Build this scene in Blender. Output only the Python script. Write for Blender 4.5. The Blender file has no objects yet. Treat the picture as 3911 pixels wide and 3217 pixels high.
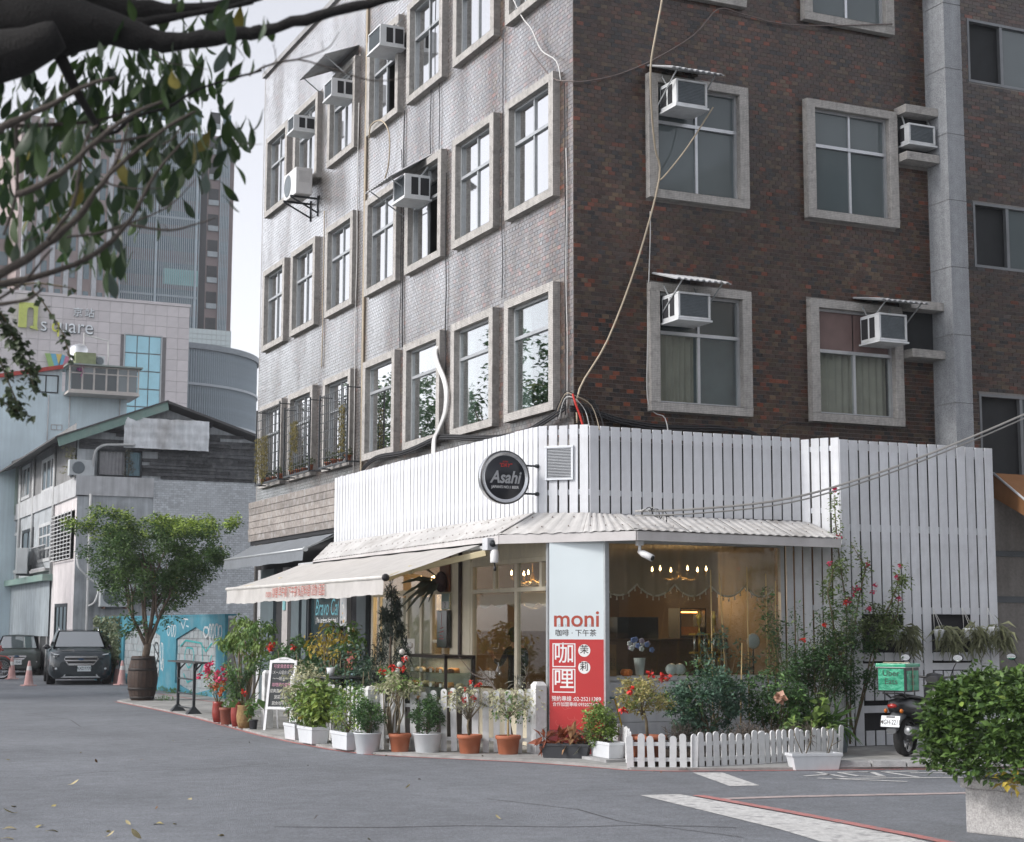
import bpy, bmesh, math, random
import numpy as np
from mathutils import Vector, Matrix, Euler
R = math.radians
rnd = random.Random(7)
SC = bpy.context.scene
COL = SC.collection

# ------------------------------------------------------------------ camera
cam_d = bpy.data.cameras.new('camera'); cam = bpy.data.objects.new('camera', cam_d); COL.objects.link(cam)
cam_d.sensor_width = 36; cam_d.lens = 57.62; cam_d.clip_start = 0.1; cam_d.clip_end = 3000
YAW, PITCH, ROLL = R(24.609), R(7.182), R(0.157)
fw = Vector((math.sin(YAW), math.cos(YAW), 0)); rt = Vector((math.cos(YAW), -math.sin(YAW), 0)); up = Vector((0, 0, 1))
Fv = fw*math.cos(PITCH) + up*math.sin(PITCH); Uv = -fw*math.sin(PITCH) + up*math.cos(PITCH)
R2 = rt*math.cos(ROLL) + Uv*math.sin(ROLL); U2 = -rt*math.sin(ROLL) + Uv*math.cos(ROLL)
CAM = Vector((-10.343, -20.485, 1.7))
cam.matrix_world = Matrix(((R2.x, U2.x, -Fv.x, CAM.x), (R2.y, U2.y, -Fv.y, CAM.y), (R2.z, U2.z, -Fv.z, CAM.z), (0, 0, 0, 1)))
cam_d.dof.use_dof = True; cam_d.dof.focus_distance = 22.5; cam_d.dof.aperture_fstop = 4.2
SC.camera = cam

# ------------------------------------------------------------------ sky, sun, exposure
SUN = Vector((-0.80, 0.06, 0.60)).normalized()
elev = math.asin(SUN.z); azim = math.atan2(SUN.x, SUN.y)
w = bpy.data.worlds.new('World'); SC.world = w; w.use_nodes = True
nt = w.node_tree; nt.nodes.clear()
sky = nt.nodes.new('ShaderNodeTexSky'); sky.sky_type = 'NISHITA'; sky.sun_disc = False
sky.sun_elevation = elev; sky.sun_rotation = azim; sky.air_density = 1.0; sky.dust_density = 1.2; sky.ozone_density = 1.0; sky.altitude = 0
hs = nt.nodes.new('ShaderNodeHueSaturation'); hs.inputs['Saturation'].default_value = 0.16
bg = nt.nodes.new('ShaderNodeBackground'); bg.inputs['Strength'].default_value = 0.125
wo = nt.nodes.new('ShaderNodeOutputWorld')
tn = nt.nodes.new('ShaderNodeMix'); tn.data_type = 'RGBA'; tn.blend_type = 'MULTIPLY'; tn.inputs[0].default_value = 1.0; tn.inputs[7].default_value = (.988, .978, 1.012, 1)
nt.links.new(sky.outputs[0], hs.inputs['Color']); nt.links.new(hs.outputs[0], tn.inputs[6]); nt.links.new(tn.outputs[2], bg.inputs['Color']); nt.links.new(bg.outputs[0], wo.inputs['Surface'])
sd = bpy.data.lights.new('sun', 'SUN'); sd.energy = 1.5; sd.angle = R(12); sd.color = (1.0, 0.955, 0.91)
so = bpy.data.objects.new('sun', sd); COL.objects.link(so)
so.rotation_euler = (-SUN).to_track_quat('-Z', 'Y').to_euler()
SC.view_settings.view_transform = 'Standard'; SC.view_settings.look = 'None'
SC.view_settings.exposure = 0.96; SC.view_settings.gamma = 1.0
SC.cycles.use_denoising = True
SC.cycles.max_bounces = 6; SC.cycles.diffuse_bounces = 3; SC.cycles.glossy_bounces = 3
SC.cycles.transmission_bounces = 4; SC.cycles.transparent_max_bounces = 8
SC.cycles.sample_clamp_indirect = 6.0; SC.cycles.caustics_reflective = False; SC.cycles.caustics_refractive = False

# ------------------------------------------------------------------ helpers: objects
OFF = {}
def tag(o, label=None, cat=None, group=None, kind=None):
    if label: o['label'] = label
    if cat: o['category'] = cat
    if group: o['group'] = group
    if kind: o['kind'] = kind
    return o
def thing(name, label, cat, loc=(0, 0, 0), rz=0.0, group=None, local=False, kind=None):
    """Empty at a thing's base. local=True: part coordinates are local to it, else they are world coordinates."""
    o = bpy.data.objects.new(name, None); COL.objects.link(o)
    o.empty_display_size = 0.2; o.location = loc; o.rotation_euler = (0, 0, rz)
    OFF[o.name] = Vector((0, 0, 0)) if local else Vector(loc)
    return tag(o, label, cat, group, kind)
def link(name, me, parent=None, loc=None, rot=None):
    o = bpy.data.objects.new(name, me); COL.objects.link(o)
    if parent is not None:
        o.parent = parent; OFF[o.name] = OFF.get(parent.name, Vector((0, 0, 0)))
    if loc is not None: o.location = Vector(loc) - (OFF.get(parent.name, Vector((0, 0, 0))) if parent is not None else Vector((0, 0, 0)))
    if rot is not None: o.rotation_euler = rot
    return o
def copy_tree(o, parent=None):
    c = o.copy(); COL.objects.link(c); c.parent = parent; OFF[c.name] = OFF.get(o.name, Vector((0, 0, 0)))
    for ch in list(o.children): copy_tree(ch, c)
    return c
def mesh_np(name, V, Fq, mats, smooth=False):
    me = bpy.data.meshes.new(name)
    V = np.asarray(V, np.float32); Fq = np.asarray(Fq, np.int32); n, k = Fq.shape
    me.vertices.add(len(V)); me.vertices.foreach_set('co', V.ravel())
    me.loops.add(n*k); me.loops.foreach_set('vertex_index', Fq.ravel())
    me.polygons.add(n); me.polygons.foreach_set('loop_start', np.arange(0, n*k, k, dtype=np.int32))
    me.update(calc_edges=True)
    me.polygons.foreach_set('use_smooth', np.full(n, smooth, bool))
    for m in (mats if isinstance(mats, (list, tuple)) else [mats]): me.materials.append(m)
    return me
def basis(d, upv=(0, 0, 1)):
    d = Vector(d).normalized(); u = Vector(upv)
    if abs(d.dot(u)) > 0.98: u = Vector((1, 0, 0))
    s = d.cross(u).normalized(); t = s.cross(d)
    return d, s, t
class MB:
    def __init__(self): self.v = []; self.f = []; self.s = []; self.mi = []; self.m = 0
    def add(self, vs, fs, smooth=False):
        b = len(self.v); self.v += [tuple(p) for p in vs]
        for f in fs: self.f.append(tuple(b+i for i in f)); self.s.append(smooth); self.mi.append(self.m)
        return self
    def box(self, x0, x1, y0, y1, z0, z1):
        return self.add([(x, y, z) for z in (z0, z1) for y in (y0, y1) for x in (x0, x1)],
                        [(0, 2, 3, 1), (4, 5, 7, 6), (0, 1, 5, 4), (2, 6, 7, 3), (0, 4, 6, 2), (1, 3, 7, 5)])
    def hexa(self, p):  # 8 points, bottom 4 counter-clockwise then top 4
        return self.add(p, [(3, 2, 1, 0), (4, 5, 6, 7), (0, 1, 5, 4), (1, 2, 6, 5), (2, 3, 7, 6), (3, 0, 4, 7)])
    def bar(self, a, b, w_, h_, upv=(0, 0, 1)):  # box section along a-b
        a = Vector(a); b = Vector(b); d, s, t = basis(b-a, upv); s = s*w_/2; t = t*h_/2
        return self.hexa([a-s-t, a+s-t, b+s-t, b-s-t, a-s+t, a+s+t, b+s+t, b-s+t])
    def tube(self, pts, r, n=6, cap=True):
        pts = [Vector(p) for p in pts]; rs = r if isinstance(r, (list, tuple)) else [r]*len(pts)
        vs = []; u0 = None
        for i, p in enumerate(pts):
            d = (pts[min(i+1, len(pts)-1)] - pts[max(i-1, 0)])
            if d.length < 1e-9: d = Vector((0, 0, 1))
            d.normalize()
            if u0 is None: _, s, t = basis(d)
            else:
                s = (u0 - d*u0.dot(d))
                s = s.normalized() if s.length > 1e-6 else basis(d)[1]
                t = s.cross(d)
            u0 = s
            for k in range(n):
                a = 2*math.pi*k/n; vs.append(p + (s*math.cos(a) + t*math.sin(a))*rs[i])
        fs = []
        for i in range(len(pts)-1):
            for k in range(n):
                k2 = (k+1) % n; fs.append((i*n+k, (i+1)*n+k, (i+1)*n+k2, i*n+k2))
        self.add(vs, fs, True)
        if cap:
            b = len(self.v)-len(vs)
            self.f.append(tuple(b+k for k in range(n))); self.s.append(False); self.mi.append(self.m)
            self.f.append(tuple(b+len(vs)-n+k for k in range(n-1, -1, -1))); self.s.append(False); self.mi.append(self.m)
        return self
    def cyl(self, a, b, r0, r1=None, n=14): return self.tube([a, b], [r0, r0 if r1 is None else r1], n)
    def lathe(self, prof, c=(0, 0, 0), n=20, smooth=True, axis='z'):
        vs = []
        for r, z in prof:
            for k in range(n):
                a = 2*math.pi*k/n; x, y = r*math.cos(a), r*math.sin(a)
                q = (x, y, z) if axis == 'z' else ((x, z, y) if axis == 'y' else (z, x, y))
                vs.append((c[0]+q[0], c[1]+q[1], c[2]+q[2]))
        fs = []
        for i in range(len(prof)-1):
            for k in range(n):
                k2 = (k+1) % n; fs.append((i*n+k, i*n+k2, (i+1)*n+k2, (i+1)*n+k))
        return self.add(vs, fs, smooth)
    def prism(self, poly, fn, d0, d1):  # poly: 2-D ring, fn(u, v, d) -> point
        n = len(poly); vs = [fn(u, v, d0) for u, v in poly] + [fn(u, v, d1) for u, v in poly]
        return self.add(vs, [tuple(range(n-1, -1, -1)), tuple(range(n, 2*n))] + [(i, (i+1) % n, n+(i+1) % n, n+i) for i in range(n)])
    def ellipsoid(self, c, rx, ry, rz, n=10, m=7):
        return self.add([(c[0]+rx*math.sin(math.pi*i/m)*math.cos(2*math.pi*k/n), c[1]+ry*math.sin(math.pi*i/m)*math.sin(2*math.pi*k/n), c[2]+rz*math.cos(math.pi*i/m))
                         for i in range(m+1) for k in range(n)], [(i*n+k, (i+1)*n+k, (i+1)*n+(k+1) % n, i*n+(k+1) % n) for i in range(m) for k in range(n)], True)
    def ngon(self, pts): return self.add(pts, [tuple(range(len(pts)))])
    def mesh(self, name, mat, off=None):
        me = bpy.data.meshes.new(name); o = off or Vector((0, 0, 0))
        me.from_pydata([(x-o.x, y-o.y, z-o.z) for x, y, z in self.v], [], self.f)
        for m in (mat if isinstance(mat, (list, tuple)) else [mat]): me.materials.append(m)
        me.polygons.foreach_set('use_smooth', self.s); me.polygons.foreach_set('material_index', self.mi); me.update()
        return me
    def build(self, name, mat, parent=None, bevel=0.0):
        off = OFF.get(parent.name) if parent is not None else None
        me = self.mesh(name, mat, off)
        if not bevel and len(me.polygons) < 60:
            bm = bmesh.new(); bm.from_mesh(me); bmesh.ops.recalc_face_normals(bm, faces=bm.faces[:]); bm.to_mesh(me); bm.free()
        if bevel:
            bm = bmesh.new(); bm.from_mesh(me); bmesh.ops.remove_doubles(bm, verts=bm.verts, dist=1e-5); bmesh.ops.recalc_face_normals(bm, faces=bm.faces[:])
            es = [e for e in bm.edges if len(e.link_faces) == 2 and e.calc_face_angle(0) > 0.6]
            bmesh.ops.bevel(bm, geom=es, offset=bevel, segments=2, profile=0.6, affect='EDGES', clamp_overlap=True)
            bm.to_mesh(me); bm.free()
        return link(name, me, parent)
def struct(name, mb, mat, label=None, **k): o = mb.build(name, mat, None, **k); return tag(o, label, None, None, 'structure')
def text_mb(body, size, fn, bold=0.0, sx=1.0, align='CENTER', depth=0.0, shear=0.0, spacing=1.0):
    """Lettering as flat mesh; fn(u, v) maps the layout plane to the world."""
    c = bpy.data.curves.new('lettering', 'FONT'); c.body = body; c.size = size; c.align_x = align; c.align_y = 'CENTER'
    c.offset = bold*size; c.shear = shear; c.space_character = spacing; c.resolution_u = 4
    o = bpy.data.objects.new('lettering', c); COL.objects.link(o)
    me = bpy.data.meshes.new_from_object(o.evaluated_get(bpy.context.evaluated_depsgraph_get()))
    mb = MB(); mb.add([fn(v.co.x*sx, v.co.y) for v in me.vertices], [tuple(p.vertices) for p in me.polygons])
    bpy.data.objects.remove(o); bpy.data.curves.remove(c); bpy.data.meshes.remove(me)
    return mb
def plane_fn(o, u, v):
    o, u, v = Vector(o), Vector(u).normalized(), Vector(v).normalized()
    return lambda a, b: tuple(o + u*a + v*b)
def stroke_mb(lines, fn, wd):
    """Painted strokes: polylines in a plane drawn as flat ribbons."""
    mb = MB()
    for ln in lines:
        for (x0, y0), (x1, y1) in zip(ln[:-1], ln[1:]):
            dx, dy = x1-x0, y1-y0; L = math.hypot(dx, dy) or 1e-6; ex, ey = dx/L*wd*.4, dy/L*wd*.4; nx, ny = -dy/L*wd/2, dx/L*wd/2
            mb.ngon([fn(x0-ex+nx, y0-ey+ny), fn(x0-ex-nx, y0-ey-ny), fn(x1+ex-nx, y1+ey-ny), fn(x1+ex+nx, y1+ey+ny)])
    return mb

# ------------------------------------------------------------------ helpers: materials
MATS = {}
def M(name, col, rough=0.6, var=0.12, scale=6.0, bump=0.0, bscale=40.0, metal=0.0, spec=0.5, coat=0.0, big=0.10, streak=0.0,
      attr=None, emis=None, estr=0.0, trans=0.0, island=0.0, dirt=None, dirt_amt=0.5, alpha=1.0, rvar=0.0):
    """Principled surface: base colour with fine and broad noise, optional vertical streaks, dirt patches and bump."""
    if name in MATS: return MATS[name]
    m = bpy.data.materials.new(name); m.use_nodes = True; MATS[name] = m
    t = m.node_tree; N = t.nodes.new; L = t.links.new; t.nodes.clear()
    out = N('ShaderNodeOutputMaterial'); p = N('ShaderNodeBsdfPrincipled'); L(p.outputs[0], out.inputs[0])
    p.inputs['Roughness'].default_value = rough; p.inputs['Metallic'].default_value = metal
    p.inputs['Specular IOR Level'].default_value = spec; p.inputs['Coat Weight'].default_value = coat; p.inputs['Coat Roughness'].default_value = 0.08
    p.inputs['Alpha'].default_value = alpha
    tc = N('ShaderNodeTexCoord'); co = tc.outputs['Object']
    if attr:
        a = N('ShaderNodeAttribute'); a.attribute_name = attr; c = a.outputs['Color']
    else:
        a = N('ShaderNodeRGB'); a.outputs[0].default_value = (*col, 1); c = a.outputs[0]
    def noise(sc, det=3.0, vec=co):
        n = N('ShaderNodeTexNoise'); n.inputs['Scale'].default_value = sc; n.inputs['Detail'].default_value = det; L(vec, n.inputs['Vector']); return n.outputs['Fac']
    def mulv(c, fac, lo, hi):
        r = N('ShaderNodeMapRange'); r.inputs['From Min'].default_value = 0.25; r.inputs['From Max'].default_value = 0.75
        r.inputs['To Min'].default_value = lo; r.inputs['To Max'].default_value = hi; L(fac, r.inputs['Value'])
        x = N('ShaderNodeMix'); x.data_type = 'RGBA'; x.blend_type = 'MULTIPLY'; x.inputs[0].default_value = 1.0
        L(c, x.inputs[6]); L(r.outputs[0], x.inputs[7]); return x.outputs[2]
    if var: c = mulv(c, noise(scale, 5.0), 1-var, 1+var)
    if big: c = mulv(c, noise(scale*0.13+0.25, 2.0), 1-big, 1+big)
    if streak:
        mp = N('ShaderNodeMapping'); mp.inputs['Scale'].default_value = (9, 9, 0.5); L(co, mp.inputs['Vector'])
        c = mulv(c, noise(1.0, 4.0, mp.outputs[0]), 1-streak, 1+streak*0.4)
    if island:
        g = N('ShaderNodeNewGeometry'); oi = N('ShaderNodeObjectInfo'); ad = N('ShaderNodeMath'); ad.operation = 'ADD'; fr = N('ShaderNodeMath'); fr.operation = 'FRACT'
        L(g.outputs['Random Per Island'], ad.inputs[0]); L(oi.outputs['Random'], ad.inputs[1]); L(ad.outputs[0], fr.inputs[0])
        r = N('ShaderNodeMapRange'); r.inputs['To Min'].default_value = 1-island; r.inputs['To Max'].default_value = 1+island; L(fr.outputs[0], r.inputs['Value'])
        x = N('ShaderNodeMix'); x.data_type = 'RGBA'; x.blend_type = 'MULTIPLY'; x.inputs[0].default_value = 1.0
        L(c, x.inputs[6]); L(r.outputs[0], x.inputs[7]); c = x.outputs[2]
    if dirt:
        n = noise(scale*0.35, 6.0); r = N('ShaderNodeMapRange'); r.inputs['From Min'].default_value = 0.5; r.inputs['From Max'].default_value = 0.72
        r.inputs['To Max'].default_value = dirt_amt; L(n, r.inputs['Value'])
        x = N('ShaderNodeMix'); x.data_type = 'RGBA'; x.inputs[7].default_value = (*dirt, 1); L(r.outputs[0], x.inputs[0]); L(c, x.inputs[6]); c = x.outputs[2]
    L(c, p.inputs['Base Color'])
    if rvar:
        r = N('ShaderNodeMapRange'); r.inputs['From Min'].default_value = .3; r.inputs['From Max'].default_value = .7
        r.inputs['To Min'].default_value = max(0.02, rough-rvar); r.inputs['To Max'].default_value = rough+rvar; L(noise(scale*0.5, 4.0), r.inputs['Value']); L(r.outputs[0], p.inputs['Roughness'])
    if bump:
        b = N('ShaderNodeBump'); b.inputs['Strength'].default_value = bump; b.inputs['Distance'].default_value = 0.02; L(noise(bscale, 5.0), b.inputs['Height']); L(b.outputs[0], p.inputs['Normal'])
    if emis: p.inputs['Emission Color'].default_value = (*emis, 1); p.inputs['Emission Strength'].default_value = estr
    if trans:
        tr = N('ShaderNodeBsdfTranslucent'); L(c, tr.inputs[0]); mx = N('ShaderNodeMixShader'); mx.inputs[0].default_value = trans
        L(p.outputs[0], mx.inputs[1]); L(tr.outputs[0], mx.inputs[2]); L(mx.outputs[0], out.inputs[0])
    return m
def schlick(t, base, k):
    N = t.nodes.new; L = t.links.new; g = N('ShaderNodeNewGeometry'); d = N('ShaderNodeVectorMath'); d.operation = 'DOT_PRODUCT'; L(g.outputs['Normal'], d.inputs[0]); L(g.outputs['Incoming'], d.inputs[1])
    def mth(op, a, b=None, clamp=False):
        m = N('ShaderNodeMath'); m.operation = op; m.use_clamp = clamp
        for i, v in enumerate((a, b)):
            if v is None: continue
            if isinstance(v, (int, float)): m.inputs[i].default_value = v
            else: L(v, m.inputs[i])
        return m.outputs[0]
    c = mth('ABSOLUTE', d.outputs['Value']); p = mth('POWER', mth('SUBTRACT', 1.0, c), 5.0); return mth('ADD', mth('MULTIPLY', p, k), base, True)
def glass(name, tint=(0.9, 0.95, 0.95), base=.045, k=1.0, rough=0.01):
    """Thin window pane: see-through with Fresnel reflection."""
    if name in MATS: return MATS[name]
    m = bpy.data.materials.new(name); m.use_nodes = True; MATS[name] = m
    t = m.node_tree; t.nodes.clear(); N = t.nodes.new; L = t.links.new
    out = N('ShaderNodeOutputMaterial'); tr = N('ShaderNodeBsdfTransparent'); tr.inputs[0].default_value = (*tint, 1)
    gl = N('ShaderNodeBsdfGlossy'); gl.inputs['Roughness'].default_value = rough; gl.inputs['Color'].default_value = (1, 1, 1, 1)
    fac = schlick(t, base, k); mx = N('ShaderNodeMixShader')
    L(fac, mx.inputs[0]); L(tr.outputs[0], mx.inputs[1]); L(gl.outputs[0], mx.inputs[2]); L(mx.outputs[0], out.inputs[0])
    return m
# ------------------------------------------------------------------ shared materials
WHITE = M('white_paint', (0.72, 0.73, 0.74), 0.45, 0.05, 12, 0.08, 60, big=0.05, streak=0.05, dirt=(0.42, 0.41, 0.39), dirt_amt=0.22)
WORN_WHITE = M('worn_white_paint', (0.70, 0.71, 0.71), 0.6, 0.08, 14, 0.2, 50, streak=0.12, dirt=(0.25, 0.23, 0.20), dirt_amt=0.65)
CREAM = M('cream_paint', (0.74, 0.67, 0.52), 0.5, 0.06, 6, 0.05, 40, streak=0.10)
ALU = M('aluminium', (0.62, 0.64, 0.66), 0.35, 0.05, 20, metal=0.75)
ALU_DULL = M('dull_aluminium', (0.42, 0.44, 0.45), 0.45, 0.1, 20, metal=0.5)
STEEL_DK = M('dark_steel', (0.035, 0.04, 0.045), 0.45, 0.1, 20, metal=0.3)
BLACK = M('black_plastic', (0.02, 0.02, 0.022), 0.45, 0.1)
BLACK_GLOSS = M('black_paint', (0.015, 0.016, 0.018), 0.18, 0.0, coat=0.6)
CONC = M('concrete', (0.34, 0.34, 0.34), 0.85, 0.16, 5, 0.35, 45, streak=0.18, dirt=(0.12, 0.12, 0.12), dirt_amt=0.5)
CONC_L = M('pale_render', (0.52, 0.53, 0.54), 0.85, 0.10, 3, 0.2, 30, streak=0.25, dirt=(0.22, 0.22, 0.22), dirt_amt=0.5)
TERRAZZO = M('washed_terrazzo', (0.36, 0.35, 0.33), 0.8, 0.35, 55, 0.4, 60, streak=0.15, dirt=(0.15, 0.14, 0.13), dirt_amt=0.4)
MORTAR = M('mortar', (0.25, 0.235, 0.22), 0.9, 0.15, 20, 0.2, 80, streak=0.15)
TILE = M('glazed_brick', (0, 0, 0), 0.32, 0.10, 60, 0.05, 150, spec=0.5, coat=0.0, attr='tint', big=0.0, streak=0.10, rvar=0.08)
def sheen(m, base, k, rough, patch=False):
    t = m.node_tree; N = t.nodes.new; L = t.links.new; p = next(n for n in t.nodes if n.type == 'BSDF_PRINCIPLED'); out = next(n for n in t.nodes if n.type == 'OUTPUT_MATERIAL')
    g = N('ShaderNodeBsdfGlossy'); g.inputs['Roughness'].default_value = rough; fac = schlick(t, base, k); mx = N('ShaderNodeMixShader')
    if patch:   # soot and weathering dull the glaze in streaky patches
        tc = N('ShaderNodeTexCoord'); mp = N('ShaderNodeMapping'); mp.inputs['Scale'].default_value = (.9, .9, .28); L(tc.outputs['Object'], mp.inputs['Vector']); n = N('ShaderNodeTexNoise'); n.inputs['Scale'].default_value = 1.0; n.inputs['Detail'].default_value = 6; L(mp.outputs[0], n.inputs['Vector'])
        r = N('ShaderNodeMapRange'); r.inputs['From Min'].default_value = .32; r.inputs['From Max'].default_value = .68; r.inputs['To Min'].default_value = .45; r.inputs['To Max'].default_value = 1.25; L(n.outputs['Fac'], r.inputs['Value'])
        m2 = N('ShaderNodeMath'); m2.operation = 'MULTIPLY'; L(fac, m2.inputs[0]); L(r.outputs[0], m2.inputs[1]); fac = m2.outputs[0]
    L(fac, mx.inputs[0]); L(p.outputs[0], mx.inputs[1]); L(g.outputs[0], mx.inputs[2]); L(mx.outputs[0], out.inputs[0])
TILE_EDGE = M('brick_edge', (0, 0, 0), .8, .1, 60, attr='tint', big=0.0)
sheen(TILE, .015, 5.6, .34, True)
RUBBER = M('rubber', (0.018, 0.018, 0.018), 0.85, 0.2)
WIRE_BLK = M('black_cable', (0.02, 0.02, 0.022), 0.6, 0)
WIRE_TAN = M('tan_cable', (0.45, 0.38, 0.28), 0.6, 0.1)
WIRE_WHT = M('white_cable', (0.6, 0.6, 0.58), 0.6, 0.1)
TERRA = M('terracotta', (0.36, 0.115, 0.055), 0.7, 0.12, 9, 0.1, 60, dirt=(0.42, 0.3, 0.24), dirt_amt=0.3)
SOIL = M('soil', (0.05, 0.035, 0.025), 0.95, 0.4, 30, 0.6, 60)
BARK = M('bark', (0.13, 0.10, 0.075), 0.9, 0.3, 20, 0.6, 40)
def frosted(name, col, base=.05, k=7.0, rough=0.05):
    m = M(name, col, 0.35, 0.04, 3, big=0.1); t = m.node_tree; N = t.nodes.new; L = t.links.new
    p = next(n for n in t.nodes if n.type == 'BSDF_PRINCIPLED'); out = next(n for n in t.nodes if n.type == 'OUTPUT_MATERIAL')
    p.inputs['Specular IOR Level'].default_value = 0.1
    g = N('ShaderNodeBsdfGlossy'); g.inputs['Roughness'].default_value = rough; fac = schlick(t, base, k)
    mx = N('ShaderNodeMixShader'); L(fac, mx.inputs[0]); L(p.outputs[0], mx.inputs[1]); L(g.outputs[0], mx.inputs[2]); L(mx.outputs[0], out.inputs[0])
    return m
FROST = frosted('frosted_glass', (0.095, 0.12, 0.124), .05, 13.0)
GLASS = glass('clear_glass', (0.72, 0.80, 0.80), .06, 6.5)
SHOPGLASS = glass('shop_glass', (0.88, 0.9, 0.88), .05, 1.0)
BLIND = M('curtain_cloth', (0.62, 0.55, 0.45), 0.9, 0.1, 5)

# ------------------------------------------------------------------ ground
g = MB(); g.add([(-400, -60, 0), (500, -60, 0), (500, 700, 0), (-400, 700, 0)], [(0, 1, 2, 3)])
ASPHALT = M('asphalt', (0.172, 0.184, 0.203), 0.82, 0.34, 34, 0.9, 90, big=0.14, dirt=(0.145, 0.15, 0.158), dirt_amt=0.5)
road = struct('road', g, ASPHALT)
t_ = ASPHALT.node_tree  # broad tyre-worn and patched areas on top of the grain
pr_ = next(n for n in t_.nodes if n.type == 'BSDF_PRINCIPLED'); lk = pr_.inputs['Base Color'].links[0]; src = lk.from_socket
nz = t_.nodes.new('ShaderNodeTexNoise'); nz.inputs['Scale'].default_value = 0.35; nz.inputs['Detail'].default_value = 9; nz.inputs['Roughness'].default_value = .62
tcn = t_.nodes.new('ShaderNodeTexCoord'); t_.links.new(tcn.outputs['Object'], nz.inputs['Vector'])
mr = t_.nodes.new('ShaderNodeMapRange'); mr.inputs['From Min'].default_value = .35; mr.inputs['From Max'].default_value = .65; mr.inputs['To Min'].default_value = .84; mr.inputs['To Max'].default_value = 1.16
t_.links.new(nz.outputs['Fac'], mr.inputs['Value'])
mm = t_.nodes.new('ShaderNodeMix'); mm.data_type = 'RGBA'; mm.blend_type = 'MULTIPLY'; mm.inputs[0].default_value = 1
t_.links.new(src, mm.inputs[6]); t_.links.new(mr.outputs[0], mm.inputs[7]); t_.links.new(mm.outputs[2], pr_.inputs['Base Color'])

EDGE = [(-2.75, 17.6), (-2.72, 15.8), (-2.69, 13.0), (-2.70, 10.5), (-2.78, 8.8), (-2.90, 6.6), (-2.97, 5.0), (-2.955, 3.2), (-2.90, 1.8), (-2.72, 0.7), (-2.26, 0.0),
        (-1.80, -0.6), (-1.34, -1.21), (-0.94, -2.03), (-0.66, -2.82), (-0.20, -3.15), (0.6, -3.42), (1.68, -3.75), (2.26, -3.91), (2.81, -4.09), (4.5, -4.6), (8, -5.6), (13, -7.0)]
pv = MB(); ring = EDGE + [(13, 1), (0.4, 1), (0.4, 20.5), (-1.1, 20.95)]
pv.prism(ring, lambda u, v, d: (u, v, d), 0.0, 0.035)
PAVE = M('pavement_concrete', (0.30, 0.30, 0.29), 0.88, 0.2, 6, 0.4, 60, big=0.2, dirt=(0.14, 0.14, 0.13), dirt_amt=0.6)
struct('pavement', pv, PAVE)
def ribbon(path, wd, z, seed=0):
    mb = MB(); n = len(path); P = [Vector((x, y, 0)) for x, y in path]; Ls = []; Rs = []
    for i, p in enumerate(P):
        d = (P[min(i+1, n-1)]-P[max(i-1, 0)]).normalized(); s = Vector((-d.y, d.x, 0))
        Ls.append(p+s*wd/2); Rs.append(p-s*wd/2)
    mb.add([(p.x, p.y, z) for p in Ls+Rs], [(i, i+1, n+i+1, n+i) for i in range(n-1)]); return mb
RED = M('worn_red_paint', (0.40, 0.165, 0.155), 0.8, 0.25, 25, 0.2, 100, dirt=(0.21, 0.20, 0.205), dirt_amt=0.9)
WPAINT = M('worn_road_paint', (0.50, 0.50, 0.49), 0.8, 0.25, 25, 0.2, 100, dirt=(0.20, 0.20, 0.21), dirt_amt=0.9)
struct('red_kerb_line', ribbon([(x-0.05, y-0.03) for x, y in EDGE[:-2]], 0.085, 0.005), RED)
struct('red_wall_line', ribbon([(-1.1, 21.0), (-0.98, 15.8)], 0.07, 0.0395), RED)
struct('red_lane_line', ribbon([(-1.50, -5.75), (-1.50, -7.4), (-1.52, -8.3), (-1.56, -9.3), (-1.7, -11.5)], 0.13, 0.009), RED)
wb = MB(); wb.ngon([(-2.02, -5.48, 0.005), (-2.32, -8.45, 0.005), (-2.9, -11.5, 0.005), (-2.0, -11.5, 0.005), (-1.66, -9.4, 0.005), (-1.6, -8.3, 0.005), (-1.60, -5.58, 0.005)])
struct('white_lane_line', wb, WPAINT)
wb = MB(); wb.ngon([(-0.17, -3.43, 0.005), (-0.66, -5.03, 0.005), (-0.32, -5.09, 0.005), (0.16, -3.56, 0.005)]); struct('white_stop_patch', wb, WPAINT)
struct('faded_band_line', ribbon([(-1.5, -6.12), (-0.74, -6.2), (1.1, -6.6), (3.5, -7.1)], 0.16, 0.005), M('faded_paint', (0.36, 0.30, 0.29), 0.85, 0.2, 20, dirt=(0.17, 0.17, 0.175), dirt_amt=0.9))
tx = MB()
def gl(*pts): tx.ngon([(x, y, 0.005) for x, y in pts])
for a, b in (((0.80, -4.32), (1.22, -4.24)), ((1.22, -3.93), (1.16, -4.62)), ((1.44, -4.08), (1.88, -4.18)), ((1.40, -4.57), (1.62, -4.76)), ((1.44, -4.1), (1.38, -4.56)), ((1.86, -4.16), (1.60, -4.74)),
             ((1.98, -4.2), (2.44, -4.3)), ((2.0, -4.2), (1.93, -4.95)), ((2.2, -4.47), (2.6, -4.6)), ((2.66, -4.3), (2.9, -4.9)), ((2.45, -4.75), (3.1, -4.8)), ((0.78, -4.6), (1.46, -5.35)), ((0.9, -4.72), (2.4, -5.18))):
    tx_ = ribbon([a, b], 0.075, 0.005); tx.add(tx_.v, tx_.f)
struct('road_lettering_marking', tx, WPAINT)
kb = MB()
for i in range(14):
    x = 1.25 + i*0.42; y = -3.62 - i*0.135
    kb.hexa([(x, y, 0.03), (x+.40, y-.13, 0.03), (x+.45, y+.10, 0.03), (x+.05, y+.23, 0.03), (x+.01, y+.02, .10+rnd.uniform(-.015, .015)), (x+.40, y-.11, .10+rnd.uniform(-.015, .015)), (x+.44, y+.08, .105), (x+.06, y+.21, .105)])
struct('kerb', kb, CONC)
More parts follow.
